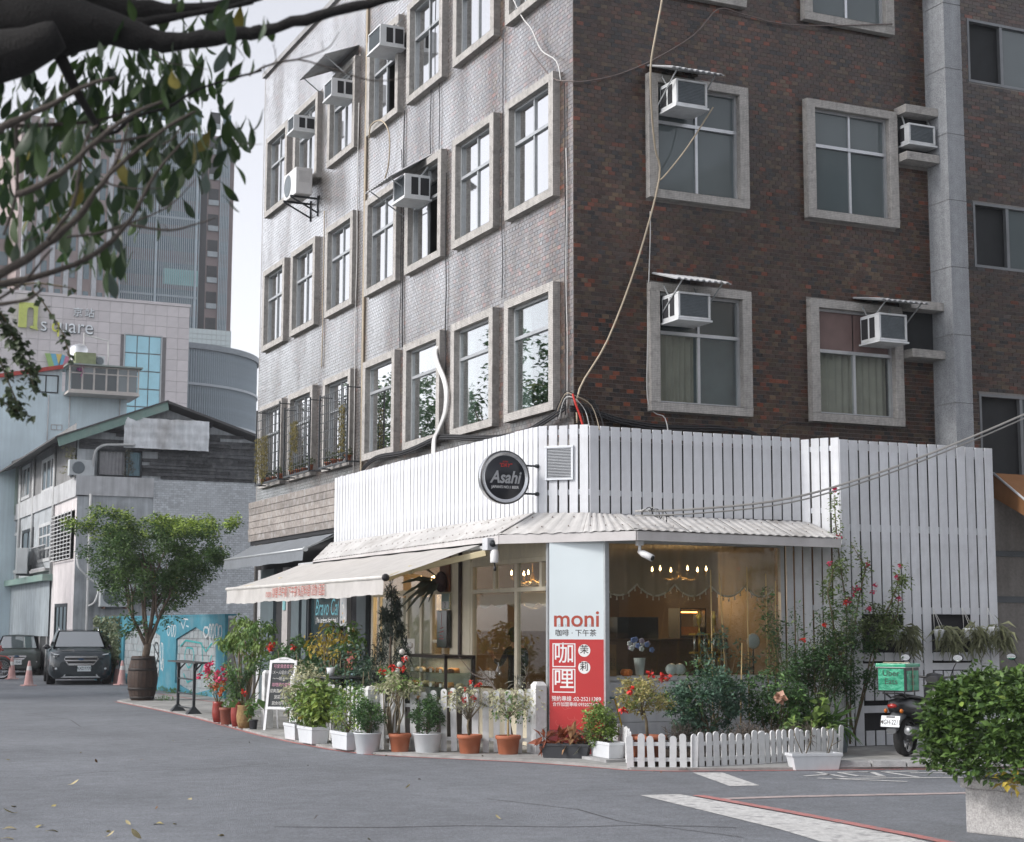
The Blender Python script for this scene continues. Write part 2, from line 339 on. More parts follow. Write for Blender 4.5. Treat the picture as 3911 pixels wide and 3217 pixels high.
struct('road_crack_line', stroke_mb([[(-9.0, -1.2), (-8.1, -.9), (-7.4, -1.1), (-6.5, -.6), (-5.2, -.7), (-4.4, -.2)], [(-3.6, -5.2), (-3.2, -6.4), (-3.3, -7.4), (-2.9, -8.8)], [(-5.2, 8.4), (-5.0, 10.5), (-5.3, 13)]], lambda a, b: (a, b, 0.0045), 0.014), M('tar', (0.05, 0.05, 0.052), 0.9))
cr = [[(-6.2, -6.6), (-5.4, -7.0), (-4.7, -7.15), (-3.9, -7.6), (-3.2, -7.75), (-2.6, -8.2)]]
struct('road_crack_line', stroke_mb(cr, lambda a, b: (a, b, 0.004), 0.022), M('tar', (0.05, 0.05, 0.052), 0.9))

# ------------------------------------------------------------------ main building
bld = thing('brick_apartment_building', 'four storey corner apartment building clad in dark glazed brick with boxed windows', 'building', (0, 0, 0))
fL = lambda u, z, d: (-d, u, z)      # facade along the side street
fR = lambda u, z, d: (u, -d, z)      # facade along the front
HT = 14.65
def sheet(fn, u0, u1, z0, z1, holes, d=0.0):
    mb = MB(); us = sorted({u0, u1, *[h for H in holes for h in H[:2] if u0 < h < u1]}); zs = sorted({z0, z1, *[h for H in holes for h in H[2:] if z0 < h < z1]})
    for a, b in zip(us[:-1], us[1:]):
        for c, e in zip(zs[:-1], zs[1:]):
            if any(H[0] <= (a+b)/2 <= H[1] and H[2] <= (c+e)/2 <= H[3] for H in holes): continue
            mb.ngon([fn(a, c, d), fn(b, c, d), fn(b, e, d), fn(a, e, d)])
    return mb
def opens(us): return [(u+.1, u+1.62, z+.1, z+1.78) for u in us for z in (4.80, 7.95, 11.10)]
sheet(fL, 0, 16.2, 3.2, HT, opens([0.43, 2.58, 4.78, 6.94, 9.37, 11.77, 13.97])).build('wall', MORTAR, bld)
sheet(fR, 0, 7.0, 2.9, HT, opens([1.19, 3.97])).build('wall', MORTAR, bld)
WINGW = [(7.55, 9.0, 10.75, 11.85), (7.55, 9.0, 7.60, 8.70), (7.55, 9.3, 3.9, 5.5)]
sheet(lambda u, z, d: (u, .35-d, z), 7.0, 12.5, 0.0, HT, WINGW).build('wall', MORTAR, bld)
bw = MB(); bw.box(7.0, 7.001, 0, .35, 0, HT); bw.box(12.5, 12.6, .36, 16.2, 0, HT); bw.box(0.01, 12.5, 16.2, 16.3, 0, HT); bw.build('wall', MORTAR, bld)
ROOM = M('room_wall', (0.16, 0.155, 0.15), 0.9)
bw = MB(); bw.box(1.9, 12.4, 1.9, 16.1, 3.4, HT-.1)
for z in (3.35, 6.95, 10.1, 13.2): bw.box(.02, 1.9, .02, 16.1, z, z+.12); bw.box(1.9, 12.4, .4, 1.9, z, z+.12)
for y in (2.35, 4.55, 6.75, 9.1, 11.5, 13.8): bw.box(.02, 1.9, y-.03, y+.03, 3.5, HT-.3)
for x in (3.4, 6.3): bw.box(x-.03, x+.03, .02, 1.9, 3.5, HT-.3)
bw.build('room_partition', ROOM, bld)
bw = MB(); bw.box(.1, 12.5, .1, 16.2, HT-.2, HT-.1); bw.build('roof', CONC, bld)
bw = MB(); bw.box(-.07, .12, -.07, 16.27, HT, HT+.12); bw.box(.12, 12.5, -.07, .12, HT, HT+.12); bw.build('parapet_cap', CONC, bld)
WL = [0.43, 2.58, 4.78, 6.94, 9.37, 11.77, 13.97]            # near edge of each window column on the side street
WR = [1.19, 3.97]
SILL = [4.80, 7.95, 11.10]
WW, WH = 1.72, 1.88
PAL = [((.058, .036, .030), 32), ((.088, .046, .032), 22), ((.085, .064, .042), 17), ((.165, .050, .026), 6), ((.024, .024, .029), 11), ((.11, .08, .052), 5), ((.065, .047, .042), 12)]
pal_c = np.array([c for c, _ in PAL]); pal_w = np.array([x for _, x in PAL], float); pal_w /= pal_w.sum()
rs = np.random.RandomState(3)
def brick_layout(u0, u1, z0, z1, holes, pu=0.113, pz=0.0625):
    out = []; nz_ = int((z1-z0)/pz)
    for j in range(nz_):
        z = z0+j*pz; o = (j % 2)*pu*0.5
        us = np.arange(u0-o, u1, pu); a = np.maximum(us, u0); b = np.minimum(us+pu, u1); ok = (b-a) > 0.02
        for (h0, h1, k0, k1) in holes:
            if z+pz > k0 and z < k1:
                a = np.where((a < h1) & (a >= h0) & (b > h1), h1, a); b = np.where((b > h0) & (b <= h1) & (a < h0), h0, b)
                ok &= ~((a >= h0-1e-6) & (b <= h1+1e-6)); ok &= (b-a) > 0.015
        a, b = a[ok], b[ok]
        out.append(np.stack([a, b, np.full(len(a), z), np.full(len(a), z+pz)], 1))
    return np.concatenate(out)
def brick_cols(n, uz, warm=1.0):
    idx = rs.choice(len(PAL), n, p=pal_w); c = pal_c[idx]*rs.uniform(0.6, 1.45, (n, 1))
    lf = 1 + 0.22*np.sin(uz[:, 0]*1.3+1)*np.sin(uz[:, 1]*0.9+.5) + 0.12*np.sin(uz[:, 0]*3.1+uz[:, 1]*2.3)
    return c*lf[:, None]*warm*np.array([.75, .66, .56])
Q5 = np.array([(4, 5, 6, 7), (0, 1, 5, 4), (1, 2, 6, 5), (2, 3, 7, 6), (3, 0, 4, 7)])
def brick_mesh(name, fn_np, lay, cols, gap=0.006, th=0.005, tilt=0.0008):
    n = len(lay); a, b, z0, z1 = (lay[:, i] for i in range(4)); a = a+gap/2; b = b-gap/2; z0 = z0+gap/2; z1 = z1-gap/2
    U = np.stack([a, b, b, a]*2, 1); Zc = np.stack([z0, z0, z1, z1]*2, 1); Dp = np.zeros((n, 8)); Dp[:, 4:] = th
    tu = rs.normal(0, tilt, n); tz = rs.normal(0, tilt*.7, n)
    Dp[:, 4] += -tu-tz; Dp[:, 5] += tu-tz; Dp[:, 6] += tu+tz; Dp[:, 7] += -tu+tz
    V = fn_np(U, Zc, Dp).reshape(-1, 3); Fq = (Q5[None]+8*np.arange(n)[:, None, None]).reshape(-1, 4)
    me = mesh_np(name, V, Fq, [TILE, TILE_EDGE])
    me.polygons.foreach_set('material_index', np.tile(np.array([0, 1, 1, 1, 1], np.int32), n))
    at = me.attributes.new('tint', 'FLOAT_COLOR', 'POINT')
    at.data.foreach_set('color', np.repeat(np.concatenate([cols, np.ones((n, 1))], 1), 8, 0).astype(np.float32).ravel()); return me
npL = lambda U, Z_, D_: np.stack([-D_, U, Z_], -1)
npR = lambda U, Z_, D_: np.stack([U, -D_, Z_], -1)
npL_flip = npL
holesL = [(u, u+WW, z, z+WH) for u in WL for z in SILL] + [(8.86, 8.99, 4.4, HT)]
holesR = [(u, u+WW, z, z+WH) for u in WR for z in SILL] + [(5.69, 6.5, s+1.05, s+1.25) for s in SILL]
layR = brick_layout(0.0, 6.35, 4.35, 13.1, holesR)
# the 300 bricks that show largest: low on the front, next to the corner
order = np.argsort((layR[:, 2]-4.35)*0.55 + layR[:, 0]); sel = np.zeros(len(layR), bool)
full = (layR[:, 1]-layR[:, 0]) > 0.09
vis = full & (layR[:, 2] > 4.62)
pick = [i for i in order if vis[i]][:300]; sel[pick] = True
fld = link('brick_field', brick_mesh('brick_field', npR, layR[~sel], brick_cols((~sel).sum(), layR[~sel][:, [0, 2]])), bld); tag(fld, kind='stuff')
var_meshes = [brick_mesh('brick', npR, np.array([[0, 0.113, 0, 0.0625]]), brick_cols(1, np.array([[k*.7, 0]]))) for k in range(24)]
for i in pick: link('brick', var_meshes[rs.randint(24)], bld, (layR[i, 0], 0, layR[i, 2]))
layL = brick_layout(0.0, 16.2, 4.35, HT, holesL)
fl = brick_mesh('brick_field', npL, layL, brick_cols(len(layL), layL[:, [0, 2]], 1.15)); fl.flip_normals()
tag(link('brick_field', fl, bld), kind='stuff')
# wing past the column
layW = brick_layout(7.0, 12.4, 4.35, 13.6, [(7.55, 9.0, 10.75, 11.85), (7.55, 9.0, 7.60, 8.70), (7.55, 9.3, 3.9, 5.5)], 0.17, 0.0625)
tag(link('brick_field', brick_mesh('brick_field', lambda U, Z_, D_: np.stack([U, .35-D_, Z_], -1), layW, brick_cols(len(layW), layW[:, [0, 2]], 0.9)), bld), kind='stuff')

def ring(mb, fn, u0, u1, z0, z1, b, d0, d1, bt=None, bb=None):
    bt = b if bt is None else bt; bb = b if bb is None else bb
    def bx(a0, a1, c0, c1):
        p = [fn(a0, c0, d0), fn(a1, c0, d0), fn(a1, c0, d1), fn(a0, c0, d1), fn(a0, c1, d0), fn(a1, c1, d0), fn(a1, c1, d1), fn(a0, c1, d1)]; mb.hexa(p)
    bx(u0, u1, z0, z0+bb); bx(u0, u1, z1-bt, z1); bx(u0, u0+b, z0+bb, z1-bt); bx(u1-b, u1, z0+bb, z1-bt)
def fbox(mb, fn, a0, a1, c0, c1, d0, d1):
    return mb.hexa([fn(a0, c0, d0), fn(a1, c0, d0), fn(a1, c0, d1), fn(a0, c0, d1), fn(a0, c1, d0), fn(a1, c1, d0), fn(a1, c1, d1), fn(a0, c1, d1)])
# small mosaic on the boxed window surrounds
SURR = M('mosaic_surround', (0.50, 0.48, 0.45), 0.7, 0.18, 25, streak=0.15, dirt=(0.14, 0.13, 0.12), dirt_amt=0.4)
def add_mosaic(m, sc=38.0):
    t = m.node_tree; N = t.nodes.new; L = t.links.new; p = next(n for n in t.nodes if n.type == 'BSDF_PRINCIPLED')
    tc = N('ShaderNodeTexCoord'); sep = N('ShaderNodeSeparateXYZ'); L(tc.outputs['Object'], sep.inputs[0]); fac = None
    for ax in range(3):
        mu = N('ShaderNodeMath'); mu.operation = 'MULTIPLY'; mu.inputs[1].default_value = sc; L(sep.outputs[ax], mu.inputs[0])
        fr = N('ShaderNodeMath'); fr.operation = 'PINGPONG'; fr.inputs[1].default_value = 0.5; L(mu.outputs[0], fr.inputs[0])
        if fac is None: fac = fr.outputs[0]
        else:
            mn = N('ShaderNodeMath'); mn.operation = 'MINIMUM'; L(fac, mn.inputs[0]); L(fr.outputs[0], mn.inputs[1]); fac = mn.outputs[0]
    ra = N('ShaderNodeMapRange'); ra.inputs['From Max'].default_value = 0.14; L(fac, ra.inputs['Value'])
    b = N('ShaderNodeBump'); b.inputs['Strength'].default_value = 0.9; b.inputs['Distance'].default_value = 0.004; L(ra.outputs[0], b.inputs['Height']); L(b.outputs[0], p.inputs['Normal'])
    src = p.inputs['Base Color'].links[0].from_socket; mp = N('ShaderNodeMapRange'); mp.inputs['To Min'].default_value = 0.55; L(ra.outputs[0], mp.inputs['Value'])
    x = N('ShaderNodeMix'); x.data_type = 'RGBA'; x.blend_type = 'MULTIPLY'; x.inputs[0].default_value = 1; L(src, x.inputs[6]); L(mp.outputs[0], x.inputs[7]); L(x.outputs[2], p.inputs['Base Color'])
add_mosaic(SURR)
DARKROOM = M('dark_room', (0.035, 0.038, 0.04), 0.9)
def window(fn, u, z, pane=None, split=0.355, mull=0.5, open_left=False, curtain=None, back=None, upper_solid=None, lab=None):
    flip = fn is fL
    s = MB(); ring(s, fn, u, u+WW, z, z+WH, 0.155, -0.10, 0.12, 0.125, 0.125); wnd = s.build('window', SURR, bld, bevel=0.006)
    if lab: tag(wnd, lab)
    i0, i1, j0, j1 = u+.155, u+WW-.155, z+.125, z+WH-.125; zt = j1-(j1-j0)*split; um = i0+(i1-i0)*mull
    f = MB(); ring(f, fn, i0, i1, j0, j1, 0.038, -.035, .02); fbox(f, fn, i0+.038, i1-.038, zt-.025, zt+.025, -.04, .028)
    fbox(f, fn, um-.022, um+.022, j0+.038, zt-.025, -.03, .015)
    if not upper_solid: fbox(f, fn, um-.018, um+.018, zt+.025, j1-.038, -.03, .015)
    f.build('frame', ALU_DULL if flip else ALU, wnd)
    for a0, a1, c0, c1, slot in ((i0+.038, um-.022, j0+.038, zt-.025, 0), (um+.022, i1-.038, j0+.038, zt-.025, 1), (i0+.038, um-.018, zt+.025, j1-.038, 2), (um+.018, i1-.038, zt+.025, j1-.038, 3)):
        m_ = pane or FROST
        if open_left and slot == 0: continue
        if upper_solid and slot >= 2: m_ = upper_solid
        p = MB(); e = .012 if slot % 2 else 0.0; ti = rnd.uniform(-.004, .004)
        q = [fn(a0-.004, c0-.004, -.01-e+ti), fn(a1+.004, c0-.004, -.01-e-ti), fn(a1+.004, c1+.004, -.01-e-ti), fn(a0-.004, c1+.004, -.01-e+ti)]
        q2 = [fn(a0-.004, c0-.004, -.016-e+ti), fn(a1+.004, c0-.004, -.016-e-ti), fn(a1+.004, c1+.004, -.016-e-ti), fn(a0-.004, c1+.004, -.016-e+ti)]
        p.hexa([q[0], q[1], q2[1], q2[0], q[3], q[2], q2[2], q2[3]]); p.build('pane', m_, wnd)
    return wnd, (i0, i1, j0, j1, zt, um)
def curtain(fn, a0, a1, c0, c1, d, parent, mat=None, waves=9, amp=.03):
    mb = MB(); n = waves*6
    vs = []
    for k in range(n+1):
        t = k/n; dd = d+amp*math.sin(t*waves*2*math.pi)+amp*.4*math.sin(t*23); vs += [fn(a0+(a1-a0)*t, c0, dd), fn(a0+(a1-a0)*t, c1, dd*0.98)]
    mb.add(vs, [(2*k, 2*k+2, 2*k+3, 2*k+1) for k in range(n)], True); mb.build('curtain', mat or BLIND, parent)
# dark rooms behind clear panes: a recess box so that looking in shows depth
for fi, z in enumerate(SILL):
    for ci, u in enumerate(WL):
        if fi == 0:
            wnd, (i0, i1, j0, j1, zt, um) = window(fL, u, z, GLASS, 0.30 if ci < 4 else .34, 0.5 if ci >= 4 else 0.98, upper_solid=None)
        else:
            wnd, q = window(fL, u, z, FROST, open_left=(fi == 1 and ci == 2) or (fi == 2 and ci == 3))
    for ci, u in enumerate(WR):
        if fi == 0:
            wnd, (i0, i1, j0, j1, zt, um) = window(fR, u, z, glass('net_glass', (.82, .86, .86), .05, 2.0), 0.36 if ci == 0 else 0.40, upper_solid=M('pink_panel', (0.20, 0.135, 0.125), 0.35) if ci else None)
            curtain(fR, i0, um if ci == 0 else i1, j0, zt, -.14, wnd, None, 7 if ci == 0 else 11, .025)
            if ci == 0: cb_ = MB(); fbox(cb_, fR, um, i1+.05, j0-.05, zt, -.16, -.15); cb_.build('blind', M('grey_blind', (.16, .19, .20), .7), wnd); cb_ = MB(); fbox(cb_, fR, i0-.05, i1+.05, zt, j1+.05, -.16, -.15); cb_.build('blind', M('dark_blind', (.07, .085, .09), .7), wnd)
        else: window(fR, u, z, FROST)
# ------------------------------------------------------------------ shop: white slat fascias
SLATM = M('white_slat_paint', (0.68, 0.695, 0.72), 0.5, 0.05, 10, 0.12, 50, big=0.08, streak=0.10, dirt=(0.42, 0.41, 0.40), dirt_amt=0.28, island=0.06)
DARKGAP = M('dark_gap', (0.022, 0.023, 0.026), 0.9)  # near-black; behind the slats it paints shade into the gaps
def slat_run(parent, a, b, z0, z1, pitch, wd, th=0.022, jitter=0.006, skip=None, zfn=None):
    a = Vector((*a, 0)); b = Vector((*b, 0)); L = (b-a).length; d = (b-a)/L; n = max(1, round(L/pitch)); pt = L/n; ang = math.atan2(d.y, d.x)
    cache = {}
    for i in range(n):
        u0 = i*pt+(pt-wd*pt/pitch)/2; segs = [(z0, z1)]
        if skip: segs = skip(u0+wd/2, z0, z1)
        for (s0, s1) in segs:
            if zfn: s1 = zfn(u0+wd/2)
            key = round(s1-s0, 2)
            if key not in cache:
                mb = MB(); mb.box(0, wd*pt/pitch, 0, th, 0, s1-s0); ms = mb.mesh('slat', SLATM)
                bm = bmesh.new(); bm.from_mesh(ms); bmesh.ops.bevel(bm, geom=bm.edges[:], offset=.003, segments=1, affect='EDGES'); bm.to_mesh(ms); bm.free(); cache[key] = ms
            p = a+d*u0; link('slat', cache[key], parent, (p.x, p.y, s0+rnd.uniform(-jitter, jitter)), (rnd.uniform(-.002, .002), rnd.uniform(-.002, .002), ang+rnd.uniform(-.01, .01)))
def rails(parent, a, b, zs, off=0.0, h=0.075):
    mb = MB(); a = Vector((*a, 0)); b = Vector((*b, 0)); d = (b-a).normalized(); nrm = Vector((-d.y, d.x, 0))
    for z in zs: mb.bar(a+nrm*(.042+off)+Vector((0, 0, z)), b+nrm*(.042+off)+Vector((0, 0, z)), .035, h)
    mb.build('rail', SLATM, parent)
PA, PB = (-0.55, 0.03), (-0.02, -0.50)
fa = thing('slat_fascia', 'bright white vertical slat fascia running above the cream awning', 'fascia', (-0.55, 4.5, 3.27), group='white slat cladding')
slat_run(fa, (-0.55, 8.92), PA, 3.265, 4.49, 0.159, 0.130)
rails(fa, (-0.55, 8.92), PA, (3.55, 4.38))
mb = MB(); mb.box(-.49, -.48, .1, 8.9, 3.2, 4.3); mb.build('gap_shade', DARKGAP, fa)
fb = thing('slat_fascia', 'short white slat fascia on the cut corner, holding the square steel vent', 'fascia', (-0.28, -0.23, 3.27), group='white slat cladding')
slat_run(fb, PA, PB, 3.265, 4.49, 0.15, 0.122); rails(fb, PA, PB, (3.56, 4.40))
fc = thing('slat_fascia', 'shaded white slat fascia with wide gaps above the shop front canopy', 'fascia', (1.7, -0.5, 3.26), group='white slat cladding')
slat_run(fc, PB, (3.47, -0.5), 3.255, 4.47, 0.166, 0.138); rails(fc, PB, (3.47, -0.5), (3.55, 4.38))
mb = MB(); mb.box(0.0, 3.46, -.44, -.43, 3.2, 4.28); mb.build('gap_shade', DARKGAP, fc)
fd = thing('slat_screen', 'tall grey-white slat screen reaching the ground behind the scooter', 'screen', (5.2, -1.0, 0), group='white slat cladding')
def cut(u, z0, z1):
    x = 3.79+u
    if 4.10 < x < 4.84: return [(0.04, .25), (.675, 1.09), (1.232, 1.355), (1.905, z1)]
    if 5.38 < x < 6.04: return [(0.04, .25), (.675, 1.085), (1.232, 1.352), (1.91, z1)]
    return [(z0, z1)]
slat_run(fd, (3.79, -1.0), (6.63, -1.0), 0.04, 4.42, 0.178, 0.150, jitter=.003, skip=cut)
rails(fd, (3.79, -1.0), (6.63, -1.0), (.55, 1.15, 1.293, 1.96, 3.15, 4.33), h=.1)
slat_run(fd, (3.47, -0.5), (3.79, -1.0), 0.04, 4.45, 0.148, 0.125); rails(fd, (3.47, -0.5), (3.79, -1.0), (2.0, 3.4, 4.3))
slat_run(fd, (3.2, -0.47), (3.47, -0.5), 0.04, 2.93, 0.135, 0.115)
mb = MB(); mb.box(3.82, 6.6, -.91, -.90, 0.04, 4.25); mb.build('gap_shade', M('dark_screen_gap', (0.022, 0.022, 0.024), .8), fd)  # near-black sheet paints the shade behind the slats and openings
# vent on the cut corner
n2 = Vector((-0.69, -0.72, 0)).normalized(); t2 = Vector((0.72, -0.69, 0)).normalized()
pc = Vector(((PA[0]+PB[0])/2, (PA[1]+PB[1])/2, 0))
fch = lambda u, z, d: tuple(pc + t2*u + n2*d + Vector((0, 0, z)))
vt = thing('vent_grille', 'square steel vent grille fixed on the white corner slats', 'vent', tuple(pc+Vector((0, 0, 3.75))))
mb = MB(); ring(mb, fch, -.26, .15, 3.725, 4.205, .03, .0, .03); mb.build('frame', ALU, vt, bevel=.004)
mb = MB(); fbox(mb, fch, -.235, .125, 3.75, 4.18, -.02, .002); mb.build('backing', DARKGAP, vt)
for k in range(20): mb = MB(); fbox(mb, fch, -.232, .122, 3.762+k*.021, 3.768+k*.021, .004, .018); mb.build('slat', ALU, vt)
for k in range(24): mb = MB(); fbox(mb, fch, -.225+k*.0145, -.222+k*.0145, 3.755, 4.175, .003, .010); mb.build('bar', ALU_DULL, vt)

# ------------------------------------------------------------------ corrugated canopy
CANM = M('canopy_sheet', (0.50, 0.49, 0.475), 0.55, 0.10, 8, 0.1, 50, streak=0.0, dirt=(0.20, 0.175, 0.15), dirt_amt=0.55, big=.15)
BEAM = M('canopy_beam', (0.52, 0.50, 0.49), 0.5, 0.06, 8, dirt=(0.3, 0.28, 0.26), dirt_amt=.3)
can = thing('shop_canopy', 'pale corrugated canopy wrapping the corner below the white slats', 'canopy', (0, -0.5, 2.9))
iA, iL = Vector((-.60, .05, 3.275)), Vector((-.60, 8.95, 3.265)); oA, oL = Vector((-1.10, .09, 2.985)), Vector((-1.10, 8.40, 2.925))
iH, iR = Vector((.42, -.52, 3.25)), Vector((3.62, -.52, 3.24)); oB, oR = Vector((.19, -1.45, 2.995)), Vector((3.48, -1.41, 2.972)); iB = Vector((-.05, -.52, 3.262))
def roof_strip(i0, i1, o0, o1, n):
    for k in range(n):
        a, b = k/n, (k+1)/n; mb = MB(); p = [i0.lerp(i1, a), i0.lerp(i1, b-.004), o0.lerp(o1, b-.004), o0.lerp(o1, a)]; m_ = 6
        nr = (p[1]-p[0]).cross(p[3]-p[0]).normalized(); nr = nr if nr.z > 0 else -nr; rows = []
        for j in range(m_*4+1):
            t = j/(m_*4); h = (0.0, .011, .011, 0.0)[j % 4]*1.0; e = rnd.uniform(-.006, .01)
            top = p[0].lerp(p[1], t)+nr*h; bot = p[3].lerp(p[2], t)+nr*h; bot += (bot-top).normalized()*(.035+e); rows += [top, bot, bot-nr*.008]
        N_ = m_*4
        mb.add(rows, [(3*j, 3*j+3, 3*j+4, 3*j+1) for j in range(N_)] + [(3*j+1, 3*j+4, 3*j+5, 3*j+2) for j in range(N_)])
        sh = mb.build('roof_sheet', CANM, can)
        sb = MB()
        for t in (.12, .45, .8):
            for s in (.25, .75):
                c = p[0].lerp(p[1], t).lerp(p[3].lerp(p[2], t), s)+nr*.013; sb.cyl(c, c+nr*.008, .011, .007, 6)
        sb.build('screw', M('rusty_screw', (.12, .08, .06), .8), sh)
roof_strip(iL, iA, oL, oA, 11); roof_strip(iA, iB, oA, oB.lerp(oA, .38), 1); roof_strip(iB, iH, oB.lerp(oA, .38), oB, 1); roof_strip(iH, iR, oB, oR, 4)
mb = MB()
for a, b in ((iA, oA), (iH, oB)): mb.bar(a+Vector((0, 0, .012)), b+Vector((0, 0, .012)), .07, .012)
mb.build('ridge_cap', CANM, can)
for a, b in ((oL, oA), (oA, oB), (oB, oR)):
    mb = MB(); mb.bar(a+Vector((0, 0, -.085)), b+Vector((0, 0, -.085)), .04, .125); mb.build('edge_beam', BEAM, can, bevel=.004)
mb = MB(); mb.ngon([oL+Vector((0, 0, -.05)), oA+Vector((0, 0, -.05)), oB+Vector((0, 0, -.05)), oR+Vector((0, 0, -.05)), Vector((3.5, -.4, 2.93)), Vector((-.3, -.3, 2.93)), Vector((-.3, 8.9, 2.93))]); mb.build('soffit', CREAM, can)

# ------------------------------------------------------------------ cream retractable awning
CANVAS = M('cream_canvas', (0.63, 0.61, 0.585), 0.85, 0.05, 8, 0.1, 200, streak=0.0, big=.06, dirt=(0.42, 0.40, 0.37), dirt_amt=.35, trans=.3)
ARM = M('awning_arm', (0.50, 0.43, 0.26), 0.45, 0.05)
REDTXT = M('red_lettering', (0.36, 0.055, 0.03), 0.6, 0.05)
aw = thing('cream_awning', 'cream canvas awning with red lettering along its valance', 'awning', (-1.05, 5.0, 2.4))
def cloth(back, front, y0b, y1b, y0f, y1f, nx=20, ny=8, sag=.03, rip=.006):
    mb = MB(); vs = []
    for j in range(ny+1):
        s = j/ny
        for i in range(nx+1):
            t = i/nx; y = (y0b+(y1b-y0b)*t)*(1-s)+(y0f+(y1f-y0f)*t)*s
            vs.append((back[0]+(front[0]-back[0])*s, y, back[1]+(front[1]-back[1])*s - sag*math.sin(math.pi*s)*(.6+.4*math.sin(t*math.pi*3)) + rip*math.sin(t*40+s*5)))
    mb.add(vs, [(j*(nx+1)+i, (j+1)*(nx+1)+i, (j+1)*(nx+1)+i+1, j*(nx+1)+i+1) for j in range(ny) for i in range(nx)], True); return mb
cloth((-1.10, 2.86), (-2.56, 2.375), .72, 9.15, .64, 8.88, 30, 10).build('canopy_fabric', CANVAS, aw)
mb = MB(); vs = []; n = 60
for i in range(n+1):
    y = .64+(8.88-.64)*i/n; b = -2.575-.012*math.sin(i*.9)-.006*math.sin(i*2.3); vs += [(-2.585, y, 2.37), (b-.012, y, 2.24), (b-.02, y, 2.135+.01*math.sin(i*.35)+.006*math.sin(i*1.7)-(.03*i/n))]
mb.add(vs, [(3*i+k, 3*i+3+k, 3*i+4+k, 3*i+1+k) for i in range(n) for k in range(2)], True); mb.build('valance', CANVAS, aw)
mb = MB(); mb.tube([(-2.575, .62, 2.375), (-2.575, 8.9, 2.375)], .032, 10); mb.build('front_bar', M('cream_bar', (.62, .6, .56), .4), aw)
mb = MB(); mb.lathe([(.001, -.03), (.05, -.03), (.055, 0), (.03, .02), (.001, .02)], (-2.575, .60, 2.37), 10, axis='y'); mb.build('end_cap', BLACK, aw)
mb = MB(); mb.box(-1.12, -1.0, .62, 9.3, 2.79, 2.885); mb.build('cassette', M('cassette', (.55, .56, .57), .4, metal=.3), aw, bevel=.01)
for y in (.55, 8.6):
    sg = 1 if y < 4 else -1
    mb = MB(); mb.bar((-1.1, y, 2.735), (-1.9, y+sg*.82, 2.51), .05, .085); mb.bar((-1.9, y+sg*.82, 2.515), (-2.52, y+sg*.14, 2.36), .045, .07)
    mb.cyl((-1.9, y+sg*.82, 2.45), (-1.9, y+sg*.82, 2.57), .045, n=10); mb.build('folding_arm', ARM, aw, bevel=.006)
vf = plane_fn((-2.612, 4.685, 2.245), (0, -1, 0), (0.05, 0, 1))
text_mb('moni 咖哩/早午餐/下午茶/私房料理/派對/酒品', .19, vf, bold=.0, sx=.84).build('lettering', REDTXT, aw)
mo = thing('awning_motor', 'white boxed awning motor with round eye under the canopy edge', 'motor', (-1.12, .33, 2.62))
mb = MB(); mb.box(-1.22, -1.06, .24, .42, 2.76, 2.93); mb.build('housing', M('motor_grey', (.55, .56, .58), .4), mo, bevel=.008)
mb = MB(); mb.lathe([(.001, -.03), (.045, -.03), (.05, 0.0), (.001, 0.0)], (-1.14, .245, 2.85), 12, axis='y'); mb.lathe([(.001, -.035), (.025, -.035), (.025, -.02)], (-1.14, .235, 2.85), 10, axis='y'); mb.build('eye', STEEL_DK, mo)
mb = MB(); mb.lathe([(.001, 2.585), (.055, 2.585), (.062, 2.60), (.062, 2.75), (.04, 2.77), (.001, 2.77)], (-1.1, .26, 0), 14); mb.build('drum', M('motor_white', (.66, .66, .66), .35), mo)
mb = MB(); mb.tube([(-1.1, .26, 2.585), (-1.1, .25, 2.54)], .012); mb.lathe([(.001, 2.47), (.02, 2.48), (.022, 2.53), (.001, 2.545)], (-1.1, .25, 0), 8); mb.build('hook', BLACK, mo)
# grey awning of the neighbouring shop
GCANVAS = M('grey_canvas', (0.16, 0.175, 0.19), 0.85, 0.08, 8, 0.1, 200, big=.1)
ga = thing('grey_awning', 'slate grey canvas awning under the weathered timber boards', 'awning', (-.4, 12, 3.1))
cloth((-.42, 3.47), (-1.02, 3.16), 9.3, 15.05, 9.25, 15.0, 14, 5, .02, .004).build('canopy_fabric', GCANVAS, ga)
mb = MB(); vs = []
for i in range(31): y = 9.25+5.75*i/30; vs += [(-1.03, y, 3.155), (-1.05-.012*math.sin(i*1.1), y, 2.94+.008*math.sin(i*.7))]
mb.add(vs, [(2*i, 2*i+2, 2*i+3, 2*i+1) for i in range(30)], True); mb.build('valance', GCANVAS, ga)
mb = MB(); mb.cyl((-1.02, 9.2, 3.155), (-1.02, 15.02, 3.155), .025, n=8); mb.bar((-.42, 9.3, 3.42), (-1.02, 9.28, 3.16), .03, .03); mb.cyl((-1.02, 9.16, 3.155), (-1.02, 9.2, 3.155), .05, n=10); mb.build('frame', ALU_DULL, ga)
# weathered timber boards
WOOD = M('weathered_timber', (0.25, 0.225, 0.205), 0.85, 0.30, 16, 0.5, 40, big=.2, streak=.0, dirt=(.42, .41, .40), dirt_amt=.6, island=.18)
wbd = thing('timber_fascia', 'weathered grey horizontal boards beside the white slats', 'fascia', (-.35, 12.5, 3.57))
for k in range(6):
    z = 3.585+k*.148; mb = MB(); mb.box(-.38, -.35, 9.1+rnd.uniform(0, .05), 15.5+rnd.uniform(-.04, .03), z, z+.138); mb.build('board', WOOD, wbd, bevel=.004)
mb = MB(); mb.box(-.35, -.3, 9.1, 15.4, 3.5, 4.45); mb.build('gap_shade', DARKGAP, wbd)

